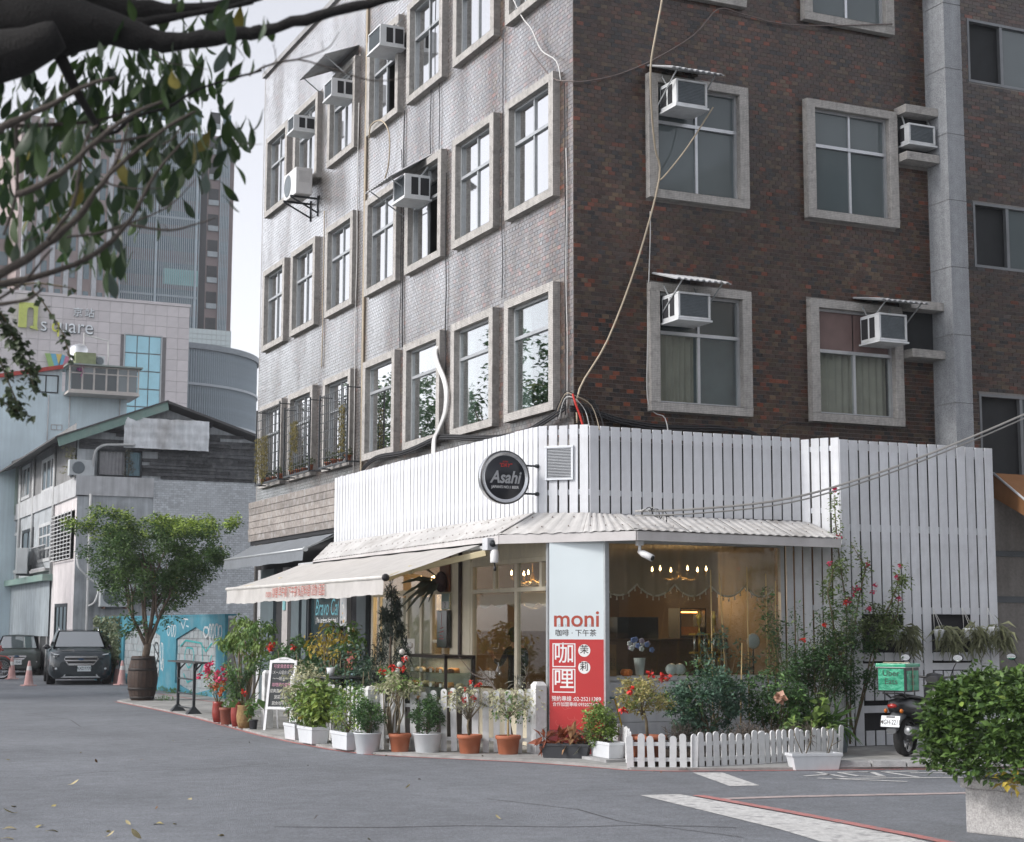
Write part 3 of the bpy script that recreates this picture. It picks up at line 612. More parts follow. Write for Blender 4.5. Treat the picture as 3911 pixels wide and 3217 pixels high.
# ------------------------------------------------------------------ sign pillar on the cut corner
SL, SR = Vector((-.627, -.49, 0)), Vector((-.045, -.975, 0)); us = (SR-SL).normalized(); ns = Vector((us.y, -us.x, 0))
sw = (SR-SL).length
fs = lambda u, z, d=0.0: tuple(SL + us*u + ns*d + Vector((0, 0, z)))
sg = thing('shop_sign_pillar', 'tall pale blue and red corner sign with curry shop lettering', 'sign', (-.34, -.73, 0.03))
PALE = M('pale_blue_print', (0.62, 0.69, 0.71), 0.3, 0.02, 4); REDP = M('red_print', (0.46, 0.03, 0.03), 0.3, 0.03, 4); DKRED = M('dark_red_print', (0.20, 0.018, 0.02), 0.3, 0.05)
mb = MB(); fbox(mb, fs, -.0, sw, .04, 2.885, -.16, -.004); mb.build('case', M('sign_case', (.45, .46, .47), .35, metal=.4), sg, bevel=.004)
mb = MB(); fbox(mb, fs, .004, sw-.004, 1.545, 2.88, -.004, 0); mb.build('upper_panel', PALE, sg)
mb = MB(); fbox(mb, fs, .004, sw-.004, .35, 1.545, -.004, 0); mb.build('lower_panel', REDP, sg)
mb = MB(); fbox(mb, fs, .004, sw-.004, .045, .35, -.004, 0); mb.build('foot_panel', DKRED, sg)
def pz(y): return 2.885-((1950+y/1.6533)/1.85261-1110)*.006453
def pu(x, y): return (x-(246-20*(y-180)/1330))/341*sw
def sf(cx, cy, d=.0015): return lambda a, b: fs(pu(cx, cy)+a, pz(cy)+b, d)
WTXT = M('white_lettering', (.78, .78, .77), .5, 0); DTXT = M('dark_lettering', (.035, .03, .03), .5, 0)
text_mb('moni', .31, sf(408, 686), bold=.014, sx=1.02).build('lettering', REDTXT, sg)
text_mb('CURRY MASTER', .044, sf(405, 726), spacing=1.75).build('lettering', M('grey_lettering', (.25, .3, .33), .5, 0), sg)
text_mb('咖啡 · 下午茶', .098, sf(402, 774), bold=.008, spacing=1.0).build('lettering', DTXT, sg)
text_mb('咖', .29, sf(327, 908), bold=.006).build('lettering', WTXT, sg); text_mb('哩', .29, sf(324, 1069), bold=.006).build('lettering', WTXT, sg)
mb = MB()
for (cx, cy) in ((327, 912), (324, 1072)):
    u0, z0 = pu(cx, cy), pz(cy); h = .158
    for q in ((u0-h, u0+h, z0+h-.014, z0+h), (u0-h, u0+h, z0-h, z0-h+.014), (u0-h, u0-h+.014, z0-h+.014, z0+h-.014), (u0+h-.014, u0+h, z0-h+.014, z0+h-.014)): fbox(mb, fs, *q, 0.0, .0015)
mb.build('box_outline', WTXT, sg)
for ch, cx, cy in (('茉', 453, 882), ('莉', 451, 988)):
    mb = MB(); u0, z0 = pu(cx, cy), pz(cy); mb.ngon([fs(u0+.083*math.cos(a*math.pi/14), z0+.083*math.sin(a*math.pi/14), .001) for a in range(28)]); mb.build('roundel', WTXT, sg)
    text_mb(ch, .125, sf(cx, cy-3, .002), bold=.01).build('lettering', DTXT, sg)
text_mb('預約專線 :02-25211389', .075, sf(398, 1187), bold=.005, sx=.92).build('lettering', WTXT, sg)
text_mb('合作加盟專線:0932035600', .060, sf(395, 1221), bold=.003, sx=.95).build('lettering', WTXT, sg)
r5 = random.Random(5); ln = []
for k in range(11):
    cx, cz = r5.uniform(.06, sw-.08), r5.uniform(.38, .68); a0 = r5.uniform(0, 6.28)
    ln.append([(cx+r5.uniform(.07, .11)*s*math.cos(a0+s*1.6), cz+.09*s*math.sin(a0+s*1.6)) for s in (0, .25, .5, .75, 1.0, 1.2)])
stroke_mb(ln, lambda a, b: fs(min(max(a, .01), sw-.01), b, .001), .004).build('flower_pattern', M('light_red_print', (.55, .12, .10), .4, 0), sg)
mb = MB(); p0 = SR+us*.03; mb.bar(p0+Vector((0, 0, .04)), p0+Vector((0, 0, 2.95)), .05, .06, (1, 0, 0)); p1 = SL-us*.03; mb.bar(p1-ns*.1+Vector((0, 0, .04)), p1-ns*.1+Vector((0, 0, 2.95)), .05, .06, (1, 0, 0)); mb.build('side_post', ALU_DULL, sg)

# ------------------------------------------------------------------ round beer sign
rs_ = thing('round_beer_sign', 'round black and silver beer sign on brackets at the fascia corner', 'sign', (-1.08, .1, 3.4))
ay = .02; cc = (-1.08, ay, 3.748)
mb = MB(); mb.lathe([(.001, .07), (.335, .07), (.36, .06), (.368, 0.02), (.368, -.05), (.352, -.072), (.338, -.072), (.330, -.060), (.305, -.060), (.300, -.055), (.001, -.055)], cc, 48, axis='y'); mb.build('case', M('silver_case', (.62, .63, .64), .25, .02, metal=.85), rs_)
mb = MB(); mb.lathe([(.369, -.052), (.371, -.062), (.354, -.076)], cc, 48, axis='y'); mb.build('outer_rim', BLACK, rs_)
mb = MB(); mb.lathe([(.001, -.0605), (.302, -.0605), (.304, -.057)], cc, 48, axis='y'); mb.build('black_face', M('sign_black', (.012, .014, .02), .3, 0), rs_)
af = lambda dx, dz: plane_fn((cc[0]+dx, ay-.0625, cc[2]+dz), (1, 0, 0), (0, 0, 1))
text_mb('Asahi', .235, af(.0, -.005), bold=.025, sx=.86, shear=.28).build('lettering', M('silver_letters', (.55, .57, .59), .3, metal=.5), rs_)
text_mb("JAPAN'S NO.1 BEER", .052, af(0, -.135), bold=.01, sx=.92).build('lettering', WTXT, rs_)
text_mb('"DRY"', .072, af(.0, .165), bold=.012, shear=.3).build('lettering', M('red_letters', (.55, .03, .02), .5, 0), rs_)
text_mb('SUPER', .03, af(.0, .215), bold=.01, shear=.3).build('lettering', MATS['red_letters'], rs_)
for z in (3.93, 3.54):
    mb = MB(); mb.cyl((-.55, ay+.01, z), (-.78, ay+.01, z), .014, n=8); mb.lathe([(.001, -.02), (.028, -.02), (.028, .02), (.001, .02)], (-.56, ay+.01, z), 10, axis='x'); mb.build('bracket', STEEL_DK, rs_)
# ------------------------------------------------------------------ ground floor: café front
cafe = thing('cafe_shopfront', 'cream framed corner café front with large glass panes and lit interior', 'shop front', (0, 0, 0.035))
gP = lambda u, z, d: (-.3-d, u, z)     # side-street glass line
gQ = lambda u, z, d: (u, -.45-d, z)    # front glass line
INT = M('interior_wall', (0.20, 0.152, 0.10), 0.8, 0.08, 3); INTD = M('interior_dark', (0.07, 0.05, 0.035), 0.7, 0.1)
mb = MB(); mb.box(4.7, 4.75, -.44, 7.4, .04, 2.93); mb.box(-.28, 4.7, 7.4, 7.45, .04, 2.93); mb.build('interior_wall', INT, cafe)
mb = MB(); mb.box(-.28, 4.7, -.44, 7.4, 2.935, 2.95); mb.build('ceiling', M('ceiling_paint', (.5, .43, .33), .8), cafe)
mb = MB(); mb.box(-.28, 4.7, -.44, 7.4, .036, .045); mb.build('floor', M('shop_floor', (.16, .12, .09), .4, .2, 4), cafe)
mb = MB(); mb.box(3.2, 3.25, -.42, 1.4, .05, 2.9); mb.build('interior_wall', INT, cafe)
# frames along the side street
f = MB()
ring(f, gP, .15, 2.90, .72, 2.70, .075, -.05, .03); fbox(f, gP, .22, 2.83, 2.215, 2.275, -.05, .02); fbox(f, gP, 1.205, 1.29, .79, 2.63, -.045, .025)
for u in (.425, 2.03): fbox(f, gP, u-.04, u+.04, 2.275, 2.63, -.045, .02)
f.build('window_frame', CREAM, cafe, bevel=.006)
for a, b, c, e in ((.22, 1.205, .79, 2.22), (1.29, 2.83, .79, 2.22), (.46, 1.205, 2.275, 2.63), (1.29, 1.99, 2.275, 2.63), (2.07, 2.83, 2.275, 2.63)):
    p = MB(); fbox(p, gP, a, b, c, e, -.012, -.006); p.build('pane', SHOPGLASS, cafe)
f = MB(); fbox(f, gP, .0, 2.9, 2.70, 2.95, -.05, .012); f.build('wall_panel', CREAM, cafe); f = MB(); fbox(f, gP, .1, 2.9, .04, .72, -.05, .01); f.build('wall_panel', CREAM, cafe)
f = MB(); fbox(f, gP, 2.90, 3.64, .04, 2.95, -.05, .04); f.build('pier', CREAM, cafe, bevel=.006)
f = MB(); f.cyl((-.37, 3.22, .04), (-.37, 3.22, 2.9), .03, n=10); f.build('downpipe', M('brown_pipe', (.06, .04, .035), .5), cafe)
f = MB(); ring(f, gP, 3.64, 7.40, .05, 2.93, .09, -.05, .03); fbox(f, gP, 3.73, 7.31, 2.23, 2.32, -.05, .02)
for u in (4.04, 4.55, 5.02, 5.66, 6.30, 7.02): fbox(f, gP, u-.045, u+.045, .14, 2.23, -.045, .02)
fbox(f, gP, 4.09, 4.50, 1.45, 1.50, -.04, .01); f.build('door_frame', CREAM, cafe, bevel=.005)
for a, b in ((3.73, 3.995), (4.085, 4.505), (4.595, 4.975), (5.065, 5.615), (5.705, 6.255), (6.345, 6.975), (7.065, 7.31)):
    p = MB(); fbox(p, gP, a, b, .14, 2.23, -.012, -.006); p.build('pane', SHOPGLASS, cafe)
p = MB(); fbox(p, gP, 3.73, 7.31, 2.32, 2.84, -.012, -.006); p.build('pane', SHOPGLASS, cafe)
f = MB(); f.box(-.29, -.28, 4.6, 6.95, .1, 2.2); f.build('frosted_film', M('door_film', (.48, .44, .34), .5), cafe)
text_mb('合作加盟專線:\n0932035600', .125, plane_fn((-.309, 2.37, .93), (0, -1, 0), (0, 0, 1)), bold=.005).build('lettering', WTXT, cafe)
# front window
f = MB(); ring(f, gQ, .22, 3.16, .98, 2.92, .06, -.05, .03); f.build('window_frame', M('window_white', (.55, .56, .57), .4), cafe, bevel=.005)
p = MB(); fbox(p, gQ, .28, 3.10, 1.04, 2.86, -.010, -.004); p.build('pane', SHOPGLASS, cafe)
f = MB(); fbox(f, gQ, .05, 3.2, .04, .98, -.06, .0); f.build('wall_panel', SLATM, cafe)
for k in range(5): f = MB(); fbox(f, gQ, .06, 3.19, .06+k*.18, .06+k*.18+.172, .0, .015); f.build('board', SLATM, cafe, bevel=.003)
f = MB(); f.box(.24, 3.14, -.44, -.05, 1.00, 1.035); f.build('window_sill', WHITE, cafe)
# scalloped valance with tassels
VAL = M('valance_cloth', (.46, .37, .26), .8, .06, alpha=.7); TAS = M('tassel', (.62, .56, .46), .7)
val = thing('scalloped_valance', 'beige scalloped valance with white tassels inside the front window', 'curtain', (1.7, -.3, 2.1))
cus = [.25, .82, 1.43, 2.01, 2.60, 3.12]
def low(x):
    for a, b in zip(cus[:-1], cus[1:]):
        if a <= x <= b: t = (x-a)/(b-a); return 2.305-.165*math.sin(math.pi*t)**.8
    return 2.3
vs = []; xs = [.25+i*(2.87/90) for i in range(91)]
for i, x in enumerate(xs): vs += [(x, -.30+.02*math.sin(i*.9), 2.88), (x, -.30+.03*math.sin(i*.9), low(x))]
mb = MB(); mb.add(vs, [(2*i, 2*i+2, 2*i+3, 2*i+1) for i in range(90)], True); mb.build('cloth', VAL, val)
mb = MB(); mb.tube([(x, -.31, low(x)+.01) for x in xs], .014, 5); mb.build('trim_band', TAS, val)
for i in range(2, 90, 3):
    mb = MB(); x = xs[i]; z = low(x); mb.lathe([(.002, z-.005), (.010, z-.012), (.007, z-.022), (.016, z-.06), (.001, z-.06)], (x, -.31, 0), 6); mb.build('tassel', TAS, val)
vs = []
for i in range(70): y = .2+i*.038; vs += [(-.2, y, 2.2), (-.2, y, 2.06-.07*abs(math.sin(i*.22)))]
mb = MB(); mb.add(vs, [(2*i, 2*i+2, 2*i+3, 2*i+1) for i in range(69)], True); v2 = mb.build('side_valance', VAL); tag(v2, 'short beige valance inside the side street window', 'curtain')
# chandeliers
BULB = M('bulb', (1, .8, .5), .4, 0, emis=(1.0, .62, .26), estr=22); BRASS = M('brass', (.35, .22, .08), .35, .1, metal=.8)
def chandelier(loc, label, r=.42, n=6, power=22):
    t = thing('chandelier', label, 'chandelier', loc, 0, 'warm lit chandeliers', True)
    mb = MB(); mb.cyl((0, 0, .05), (0, 0, .42), .012, n=6); mb.lathe([(.001, -.02), (.05, 0), (.03, .05), (.015, .1)], (0, 0, 0), 10); mb.build('stem', BRASS, t)
    for k in range(n):
        a = k*2*math.pi/n+.3; x, y = r*math.cos(a), r*math.sin(a)
        mb = MB(); mb.tube([(0, 0, 0), (x*.4, y*.4, -.07), (x*.8, y*.8, -.05), (x, y, .0)], .008, 5); mb.lathe([(.002, 0), (.022, .005), (.012, .02), (.012, .06)], (x, y, 0), 8); ar = mb.build('arm', BRASS, t)
        mb = MB(); mb.lathe([(.004, .055), (.017, .075), (.015, .10), (.001, .14)], (x, y, 0), 8); mb.build('bulb', BULB, t)
    ld = bpy.data.lights.new('chandelier_glow', 'POINT'); ld.energy = power; ld.color = (1.0, .66, .34); ld.shadow_soft_size = .25
    lo = bpy.data.objects.new('chandelier_glow', ld); COL.objects.link(lo); lo.parent = t; lo.location = (0, 0, -.25)
    return t
chandelier((2.45, 1.3, 2.50), 'warm lit chandelier seen through the front window')
chandelier((.55, 6.4, 2.46), 'warm lit chandelier behind the side door transom', .3, 5, 24)
chandelier((1.3, 4.1, 2.5), 'warm lit chandelier behind the side window upper panes', .35, 5, 22)
# interior counter, kitchen block, cabinet
ct = thing('counter', 'dark wooden counter inside behind the front window', 'counter', (2.3, 1.4, .05))
mb = MB(); mb.box(.9, 3.15, 1.2, 1.7, .05, 1.5); mb.build('carcass', M('counter_wood', (.10, .065, .04), .5, .2, 5), ct); mb = MB(); mb.box(.85, 3.18, 1.12, 1.75, 1.5, 1.54); mb.build('top', INTD, ct)
mb = MB(); mb.box(1.35, 2.05, 1.25, 1.6, 1.54, 1.86); mb.build('coffee_machine', BLACK_GLOSS, ct)
hc = thing('hot_cabinet', 'small food cabinet with orange heat lamp on the counter', 'cabinet', (2.55, 1.1, 1.54))
mb = MB(); mb.box(2.4, 2.86, 1.2, 1.55, 1.545, 1.58); mb.box(2.4, 2.86, 1.2, 1.55, 1.98, 2.0); mb.box(2.4, 2.42, 1.2, 1.55, 1.58, 1.98); mb.box(2.84, 2.86, 1.2, 1.55, 1.58, 1.98); mb.build('case', STEEL_DK, hc)
mb = MB(); mb.box(2.45, 2.8, 1.3, 1.33, 1.93, 1.95); mb.build('heat_lamp', M('heat_lamp', (1, .4, .1), .5, 0, emis=(1, .32, .06), estr=8), hc)
mb = MB(); mb.box(2.45, 2.8, 1.3, 1.5, 1.6, 1.72); mb.build('food', M('fried_food', (.45, .2, .06), .7, .3, 30), hc)
# cake display case outside the doors
CAKE = [M('cake_orange', (.55, .25, .07), .6, .2, 30), M('cake_brown', (.22, .11, .05), .6, .2, 30), M('cake_cream', (.65, .55, .38), .6, .1, 30)]
dc = thing('cake_display_case', 'glass cake display case with dark frame beside the doors', 'display case', (-.62, 3.7, .04))
mb = MB()
for x in (-.86, -.40):
    for y in (2.62, 4.50): mb.box(x, x+.04, y, y+.04, .04, 1.27)
mb.box(-.86, -.36, 2.62, 4.54, 1.235, 1.28); mb.box(-.87, -.35, 2.61, 4.55, .04, .55); mb.build('frame', M('case_frame', (.035, .026, .024), .4), dc)
for z in (.78, 1.0): mb = MB(); mb.box(-.81, -.41, 2.67, 4.49, z, z+.012); mb.build('shelf', glass('shelf_glass', (.75, .85, .82)), dc)
mb = MB(); mb.box(-.845, -.84, 2.66, 4.50, .55, 1.235); mb.build('pane', SHOPGLASS, dc); mb = MB(); mb.box(-.82, -.4, 2.63, 2.635, .55, 1.235); mb.build('pane', SHOPGLASS, dc)
mb = MB(); mb.box(-.42, -.415, 2.66, 4.50, .55, 1.235); mb.build('back_panel', M('case_back', (.35, .37, .35), .4), dc)
r8 = random.Random(8)
for z in (.55, .792, 1.012):
    for k in range(9):
        y = 2.75+k*.2; mb = MB(); w_ = r8.uniform(.05, .08); mb.lathe([(.001, 0), (w_, .0), (w_*1.02, .03), (w_*.8, r8.uniform(.05, .075)), (.001, .07)], (-.62+r8.uniform(-.1, .1), y, z), 10); mb.build('cake', CAKE[r8.randrange(3)], dc)
        if k % 2: mb = MB(); mb.box(-.80, -.797, y-.05, y+.05, z, z+.06); mb.build('price_card', WTXT, dc)
ls = bpy.data.lights.new('case_glow', 'AREA'); ls.energy = 2.2; ls.size = 1.6; ls.size_y = .05; ls.shape = 'RECTANGLE'; ls.color = (1, .75, .5)
lo = bpy.data.objects.new('case_glow', ls); COL.objects.link(lo); lo.parent = dc; lo.location = (0.02, -.13, 1.18); lo.rotation_euler = (0, 0, R(90))
mb = MB(); mb.box(-.84, -.83, 3.95, 4.45, 1.285, 1.52); o_ = mb.build('menu_card', M('paper', (.62, .6, .55), .7, .05)); tag(o_, 'printed paper menu card standing on the cake case', 'card')
# wall pieces on the pier
mb = MB(); mb.box(-.375, -.345, 3.66, 4.06, 2.26, 2.86); pq = thing('fern_plaque', 'wooden plaque carrying a staghorn fern on the café pier', 'plaque', (-.36, 3.86, 2.26)); mb.build('board', M('plaque_wood', (.17, .065, .03), .5, .2, 10), pq)
hn = thing('house_number_plate', 'small green and white house number plate on the café pier', 'plate', (-.36, 3.8, 2.0)); mb = MB(); mb.box(-.372, -.36, 3.66, 3.98, 1.985, 2.235); mb.build('plate', M('plate_green', (.35, .47, .42), .4), hn)
mb = MB(); mb.box(-.374, -.372, 3.68, 3.96, 2.0, 2.11); mb.build('number_field', WTXT, hn); text_mb('2', .13, plane_fn((-.3755, 3.82, 2.05), (0, -1, 0), (0, 0, 1))).build('lettering', DTXT, hn)
ml = thing('menu_lightbox', 'narrow dark menu lightbox hung below the house number', 'sign', (-.38, 3.8, 1.38)); mb = MB(); mb.box(-.44, -.36, 3.6, 4.0, 1.38, 1.97); mb.build('case', BLACK_GLOSS, ml, bevel=.006)
stroke_mb([[(0, .1), (0, .3)], [(-.08, 0), (.08, .02)], [(-.07, -.05), (.06, -.06)], [(-.05, .06), (.07, .08)], [(-.09, -.1), (.08, -.1)]], plane_fn((-.4415, 3.8, 1.62), (0, -1, 0), (0, 0, 1)), .014).build('print', M('menu_print', (.30, .07, .06), .5, 0), ml)
# staghorn fern fronds
FERN = M('fern_leaf', (.035, .05, .03), .6, .2, 8, trans=.15)
fn_ = thing('staghorn_fern', 'dark staghorn fern with hanging antler fronds on its plaque', 'plant', (-.4, 3.86, 2.45))
mb = MB(); mb.ellipsoid((-.44, 3.84, 2.42), .09, .15, .17, 10, 7); mb.build('shield_frond', M('fern_shield', (.06, .03, .03), .8, .3, 12), fn_)
for k, (dx, dy, dz) in enumerate(((-.35, .35, .32), (-.5, .45, -.05), (-.55, .25, -.25), (-.45, .55, -.42), (-.3, .75, -.5), (-.35, .05, -.45), (-.25, -.1, -.35))):
    a = Vector((-.44, 3.84, 2.45)); b = a+Vector((dx*.5, dy*.6, dz*.4+.08)); c = a+Vector((dx, dy, dz)); vs = []
    for j in range(9):
        t = j/8; p = a*(1-t)**2+b*2*t*(1-t)+c*t*t; w_ = (.025+.10*math.sin(math.pi*min(1, t*.95+.05))**1.5*(1+.5*math.sin(j*2.1))); vs += [p+Vector((.25*w_, w_, .3*w_)), p-Vector((.25*w_, w_, .3*w_))]
    mb = MB(); mb.add(vs, [(2*j, 2*j+1, 2*j+3, 2*j+2) for j in range(8)], True); mb.build('frond', FERN, fn_)
# window-sill things behind the front window
vs_ = thing('flower_vase', 'white fluted vase with blue and white flowers on the window sill', 'vase', (.88, -.27, 1.035))
mb = MB(); mb.lathe([(.001, 1.036), (.05, 1.036), (.055, 1.06), (.075, 1.2), (.08, 1.26), (.085, 1.285), (.07, 1.285)], (.88, -.27, 0), 14, False); mb.build('vase_body', M('porcelain', (.55, .6, .6), .2), vs_)
FLW = [M('petal_white', (.75, .77, .78), .6), M('petal_blue', (.20, .28, .55), .6), M('petal_lilac', (.40, .33, .45), .6)]
for k in range(16):
    a = k*2.4; r = .03+.17*math.sqrt(k/16); c = (.88+r*math.cos(a), -.27+r*.5*math.sin(a), 1.40+.14*(1-k/16)+rnd.uniform(-.03, .03)); mb = MB()
    for j in range(5): b = j*1.257; mb.ellipsoid((c[0]+.022*math.cos(b), c[1]-.012, c[2]+.022*math.sin(b)), .022, .012, .02, 6, 4)
    mb.build('flower', FLW[k % 3], vs_)
pk = thing('pumpkin', 'small orange pumpkin on the window sill', 'pumpkin', (.665, -.28, 1.035)); mb = MB()
for k in range(8): a = k*math.pi/4; mb.ellipsoid((.665+.045*math.cos(a), -.28+.045*math.sin(a), 1.085), .045, .045, .05, 8, 6)
mb.build('flesh', M('pumpkin_skin', (.62, .17, .03), .45), pk); mb = MB(); mb.tube([(.665, -.28, 1.12), (.67, -.28, 1.155)], [.012, .007], 6); mb.build('stalk', BARK, pk)
cr_ = thing('wooden_crate', 'stencilled wooden crate at the sign end of the window sill', 'crate', (.38, -.25, 1.035)); mb = MB(); mb.box(.30, .48, -.33, -.15, 1.036, 1.47); mb.build('side', M('crate_wood', (.22, .13, .06), .8, .2, 10), cr_)
text_mb('NO.2\nNO.2\n15', .06, plane_fn((.39, -.3315, 1.2), (1, 0, 0), (0, 0, 1))).build('lettering', DTXT, cr_)
tr = thing('trophy', 'tall golden trophy with twin figures and striped columns in the window', 'trophy', (1.98, -.25, 1.035))
GOLD = M('gold', (.55, .38, .08), .28, .1, metal=.9)
mb = MB(); mb.box(1.72, 2.24, -.33, -.15, 1.036, 1.10); mb.build('base', BLACK_GLOSS, tr)
for z in (1.34, 1.60): mb = MB(); mb.box(1.74, 2.22, -.32, -.16, z, z+.025); mb.build('tier', GOLD, tr)
for z0, z1 in ((1.10, 1.34), (1.365, 1.60)):
    for k in range(6): x = 1.78+k*.08; mb = MB(); mb.cyl((x, -.25, z0), (x, -.25, z1), .018, n=8); mb.build('column', GOLD if k % 2 else M('silver', (.6, .6, .58), .25, metal=.8), tr)
for x in (1.86, 2.10): mb = MB(); mb.lathe([(.03, 1.625), (.012, 1.66), (.012, 1.72), (.035, 1.78), (.03, 1.83), (.045, 1.87), (.02, 1.90), (.03, 1.93), (.001, 1.95)], (x, -.25, 0), 8); mb.build('figure', GOLD, tr)
for i, (x, r) in enumerate(((1.40, .085), (1.51, .085))): mb = MB(); mb.ellipsoid((x, -.25-.04*i, 1.125), r, r, r*.95, 14, 9); o_ = mb.build('globe_bowl', M('pale_globe', (.55, .62, .64), .3)); tag(o_, ['pale round globe bowl nearer the vase', 'pale round globe bowl nearer the trophy'][i], 'bowl', 'pale globe bowls on the sill')
mb = MB(); mb.lathe([(.001, -.01), (.09, -.012), (.115, .01), (.10, .012), (.001, 0)], (2.79, -.22, 1.515), 18, axis='y'); o_ = mb.build('display_plate', M('porcelain2', (.6, .66, .68), .2)); tag(o_, 'white plate standing upright behind the front window', 'plate')
mb = MB(); mb.cyl((2.79, -.2, 1.035), (2.79, -.2, 1.42), .012, n=6); o_ = mb.build('plate_stand', BLACK); tag(o_, 'thin stand under the upright white plate', 'stand')
mb = MB(); mb.tube([(.236, -.52, .04), (.236, -.52, .74), (.25, -.53, .755), (.31, -.56, .755), (.325, -.57, .74)], .016, 8); o_ = mb.build('standpipe_tap', M('pipe_teal', (.12, .2, .22), .4)); tag(o_, 'dark standpipe with tap beside the corner sign', 'tap')
mb = MB(); mb.tube([(.325, -.57, .74), (.345, -.60, .62), (.37, -.7, .35), (.40, -.8, .06)], .013, 8); o_ = mb.build('garden_hose', M('yellow_hose', (.55, .36, .03), .5)); tag(o_, 'yellow garden hose hanging from the standpipe tap', 'hose')
# security camera below the canopy corner
sc_ = thing('security_camera', 'white bullet security camera under the canopy corner', 'camera', (.32, -1.30, 2.78))
mb = MB(); mb.box(.28, .36, -1.34, -1.26, 2.79, 2.86); mb.cyl((.32, -1.30, 2.70), (.32, -1.30, 2.80), .022, n=8); mb.build('bracket', WHITE, sc_)
mb = MB(); mb.tube([(.30, -1.30, 2.71), (.335, -1.37, 2.68), (.40, -1.50, 2.615)], [.02, .048, .048], 12); mb.build('housing', M('camera_white', (.7, .7, .7), .3), sc_)
mb = MB(); mb.cyl((.40, -1.50, 2.615), (.403, -1.507, 2.612), .036, n=12); mb.build('lens', BLACK_GLOSS, sc_)
# ------------------------------------------------------------------ neighbouring shop
nb = thing('neighbour_shopfront', 'slate coloured shop front with painted turquoise script under the grey awning', 'shop front', (-.2, 12, .035))
gN = lambda u, z, d: (-.2-d, u, z)
SLATE = M('slate_paint', (.085, .11, .12), .5, .1, 6)
mb = MB(); fbox(mb, gN, 7.45, 15.2, .04, 3.55, -.2, -.06); mb.build('wall', DARKGAP, nb)
for a, b, m_ in ((14.97, 15.2, CONC_L), (13.98, 14.97, SLATE), (13.31, 13.80, DARKGAP), (12.92, 13.31, M('pale_pier', (.36, .34, .33), .7)), (12.13, 12.66, SLATE), (11.62, 11.93, SLATE), (8.04, 8.55, SLATE)):
    mb = MB(); fbox(mb, gN, a, b, .04, 2.95, -.06, .01 if m_ is not DARKGAP else -.03); mb.build('pier', m_, nb)
mb = MB(); ring(mb, gN, 9.5, 11.5, .3, 2.9, .06, -.06, .02); mb.build('window_frame', STEEL_DK, nb)
mb = MB(); fbox(mb, gN, 9.55, 11.45, .36, 2.84, -.05, -.04); mb.build('pane', M('dark_pane', (.02, .035, .04), .08), nb)
SCRIPT = M('script_blue', (.10, .28, .33), .5, 0)  # painted turquoise lettering, not a glowing tube
text_mb('Bravo Caf', .46, plane_fn((-.165, 10.45, 2.07), (0, -1, 0), (0, 0, 1)), shear=.25, sx=.78).build('lettering', SCRIPT, nb)
text_mb('[ The / gardeners / food / drink ]', .135, plane_fn((-.165, 10.45, 1.83), (0, -1, 0), (0, 0, 1)), sx=.75, shear=.2).build('lettering', WTXT, nb)
mb = MB(); fbox(mb, gN, 9.05, 9.45, 1.72, 2.9, -.06, .03); pst = mb.build('meter_panel', M('panel_grey', (.38, .39, .40), .4), nb)
for k in range(9): mb = MB(); u = 9.1+rnd.uniform(0, .28); z = 1.76+rnd.uniform(0, .45); fbox(mb, gN, u, u+rnd.uniform(.04, .08), z, z+rnd.uniform(.03, .06), .03, .0315); mb.build('sticker', M(f'sticker{k%4}', [(.6, .6, .58), (.15, .25, .3), (.5, .3, .1), (.05, .05, .05)][k % 4], .5), pst)
mb = MB(); mb.box(-.235, -.21, 13.03, 13.2, 2.05, 2.25); o_ = mb.build('address_plate', M('plate_teal', (.2, .42, .44), .4)); tag(o_, 'small teal address plate on the neighbouring shop pier', 'plate')
for k in range(3): mb = MB(); fbox(mb, gN, 8.58, 9.02, .5+.42*k, .5+.42*k+.36, -.02, .02); mb.build('poster', M(f'poster{k}', [(.3, .45, .5), (.45, .12, .1), (.45, .47, .45)][k], .5, .3, 9), nb)
# ------------------------------------------------------------------ wing, column, niches
gW = lambda u, z, d: (u, .35-d, z)
for (a, b, c, e) in WINGW:
    f = MB(); ring(f, gW, a, b, c, e, .045, -.08, .01); fbox(f, gW, (a+b)/2-.03, (a+b)/2+.03, c+.045, e-.045, -.07, 0); wn = f.build('window', M('dull_frame', (.22, .23, .24), .5, .1, metal=.3), bld)
    p = MB(); fbox(p, gW, (a+b)/2+.03, b-.045, c+.045, e-.045, -.05, -.045); p.build('pane', FROST, wn)
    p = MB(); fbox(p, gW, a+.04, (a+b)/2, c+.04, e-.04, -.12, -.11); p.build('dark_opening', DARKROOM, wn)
COLM = M('speckled_concrete', (.33, .345, .36), .85, .40, 60, .4, 80, streak=.2, big=.12)
for k in range(14):
    z = -.2+k*1.075; mb = MB(); mb.box(6.36, 6.70, -.5, .36, max(z, .03)+.004, z+1.067); mb.build('column_block', COLM, bld)
mb = MB(); mb.box(6.37, 6.69, -.49, .36, .03, 14.8); mb.build('column_core', CONC, bld)
for s in SILL[:3]:
    for z in (s+1.08, s+1.845):
        mb = MB(); mb.box(5.72, 6.36, -.30, 0, z, z+.13); mb.build('niche_shelf', SURR, bld, bevel=.006)
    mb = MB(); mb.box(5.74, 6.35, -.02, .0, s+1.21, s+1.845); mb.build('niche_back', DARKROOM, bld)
dr = MB(); ring(dr, gW, 7.05, 9.0, .04, 2.95, .09, -.06, .03); fbox(dr, gW, 7.14, 8.9, 2.12, 2.22, -.06, .02); d_ = dr.build('door', M('grey_door', (.10, .115, .125), .5), bld)
mb = MB(); fbox(mb, gW, 7.14, 8.9, .05, 2.12, -.05, -.02); mb.build('leaf_panel', MATS['grey_door'], d_)
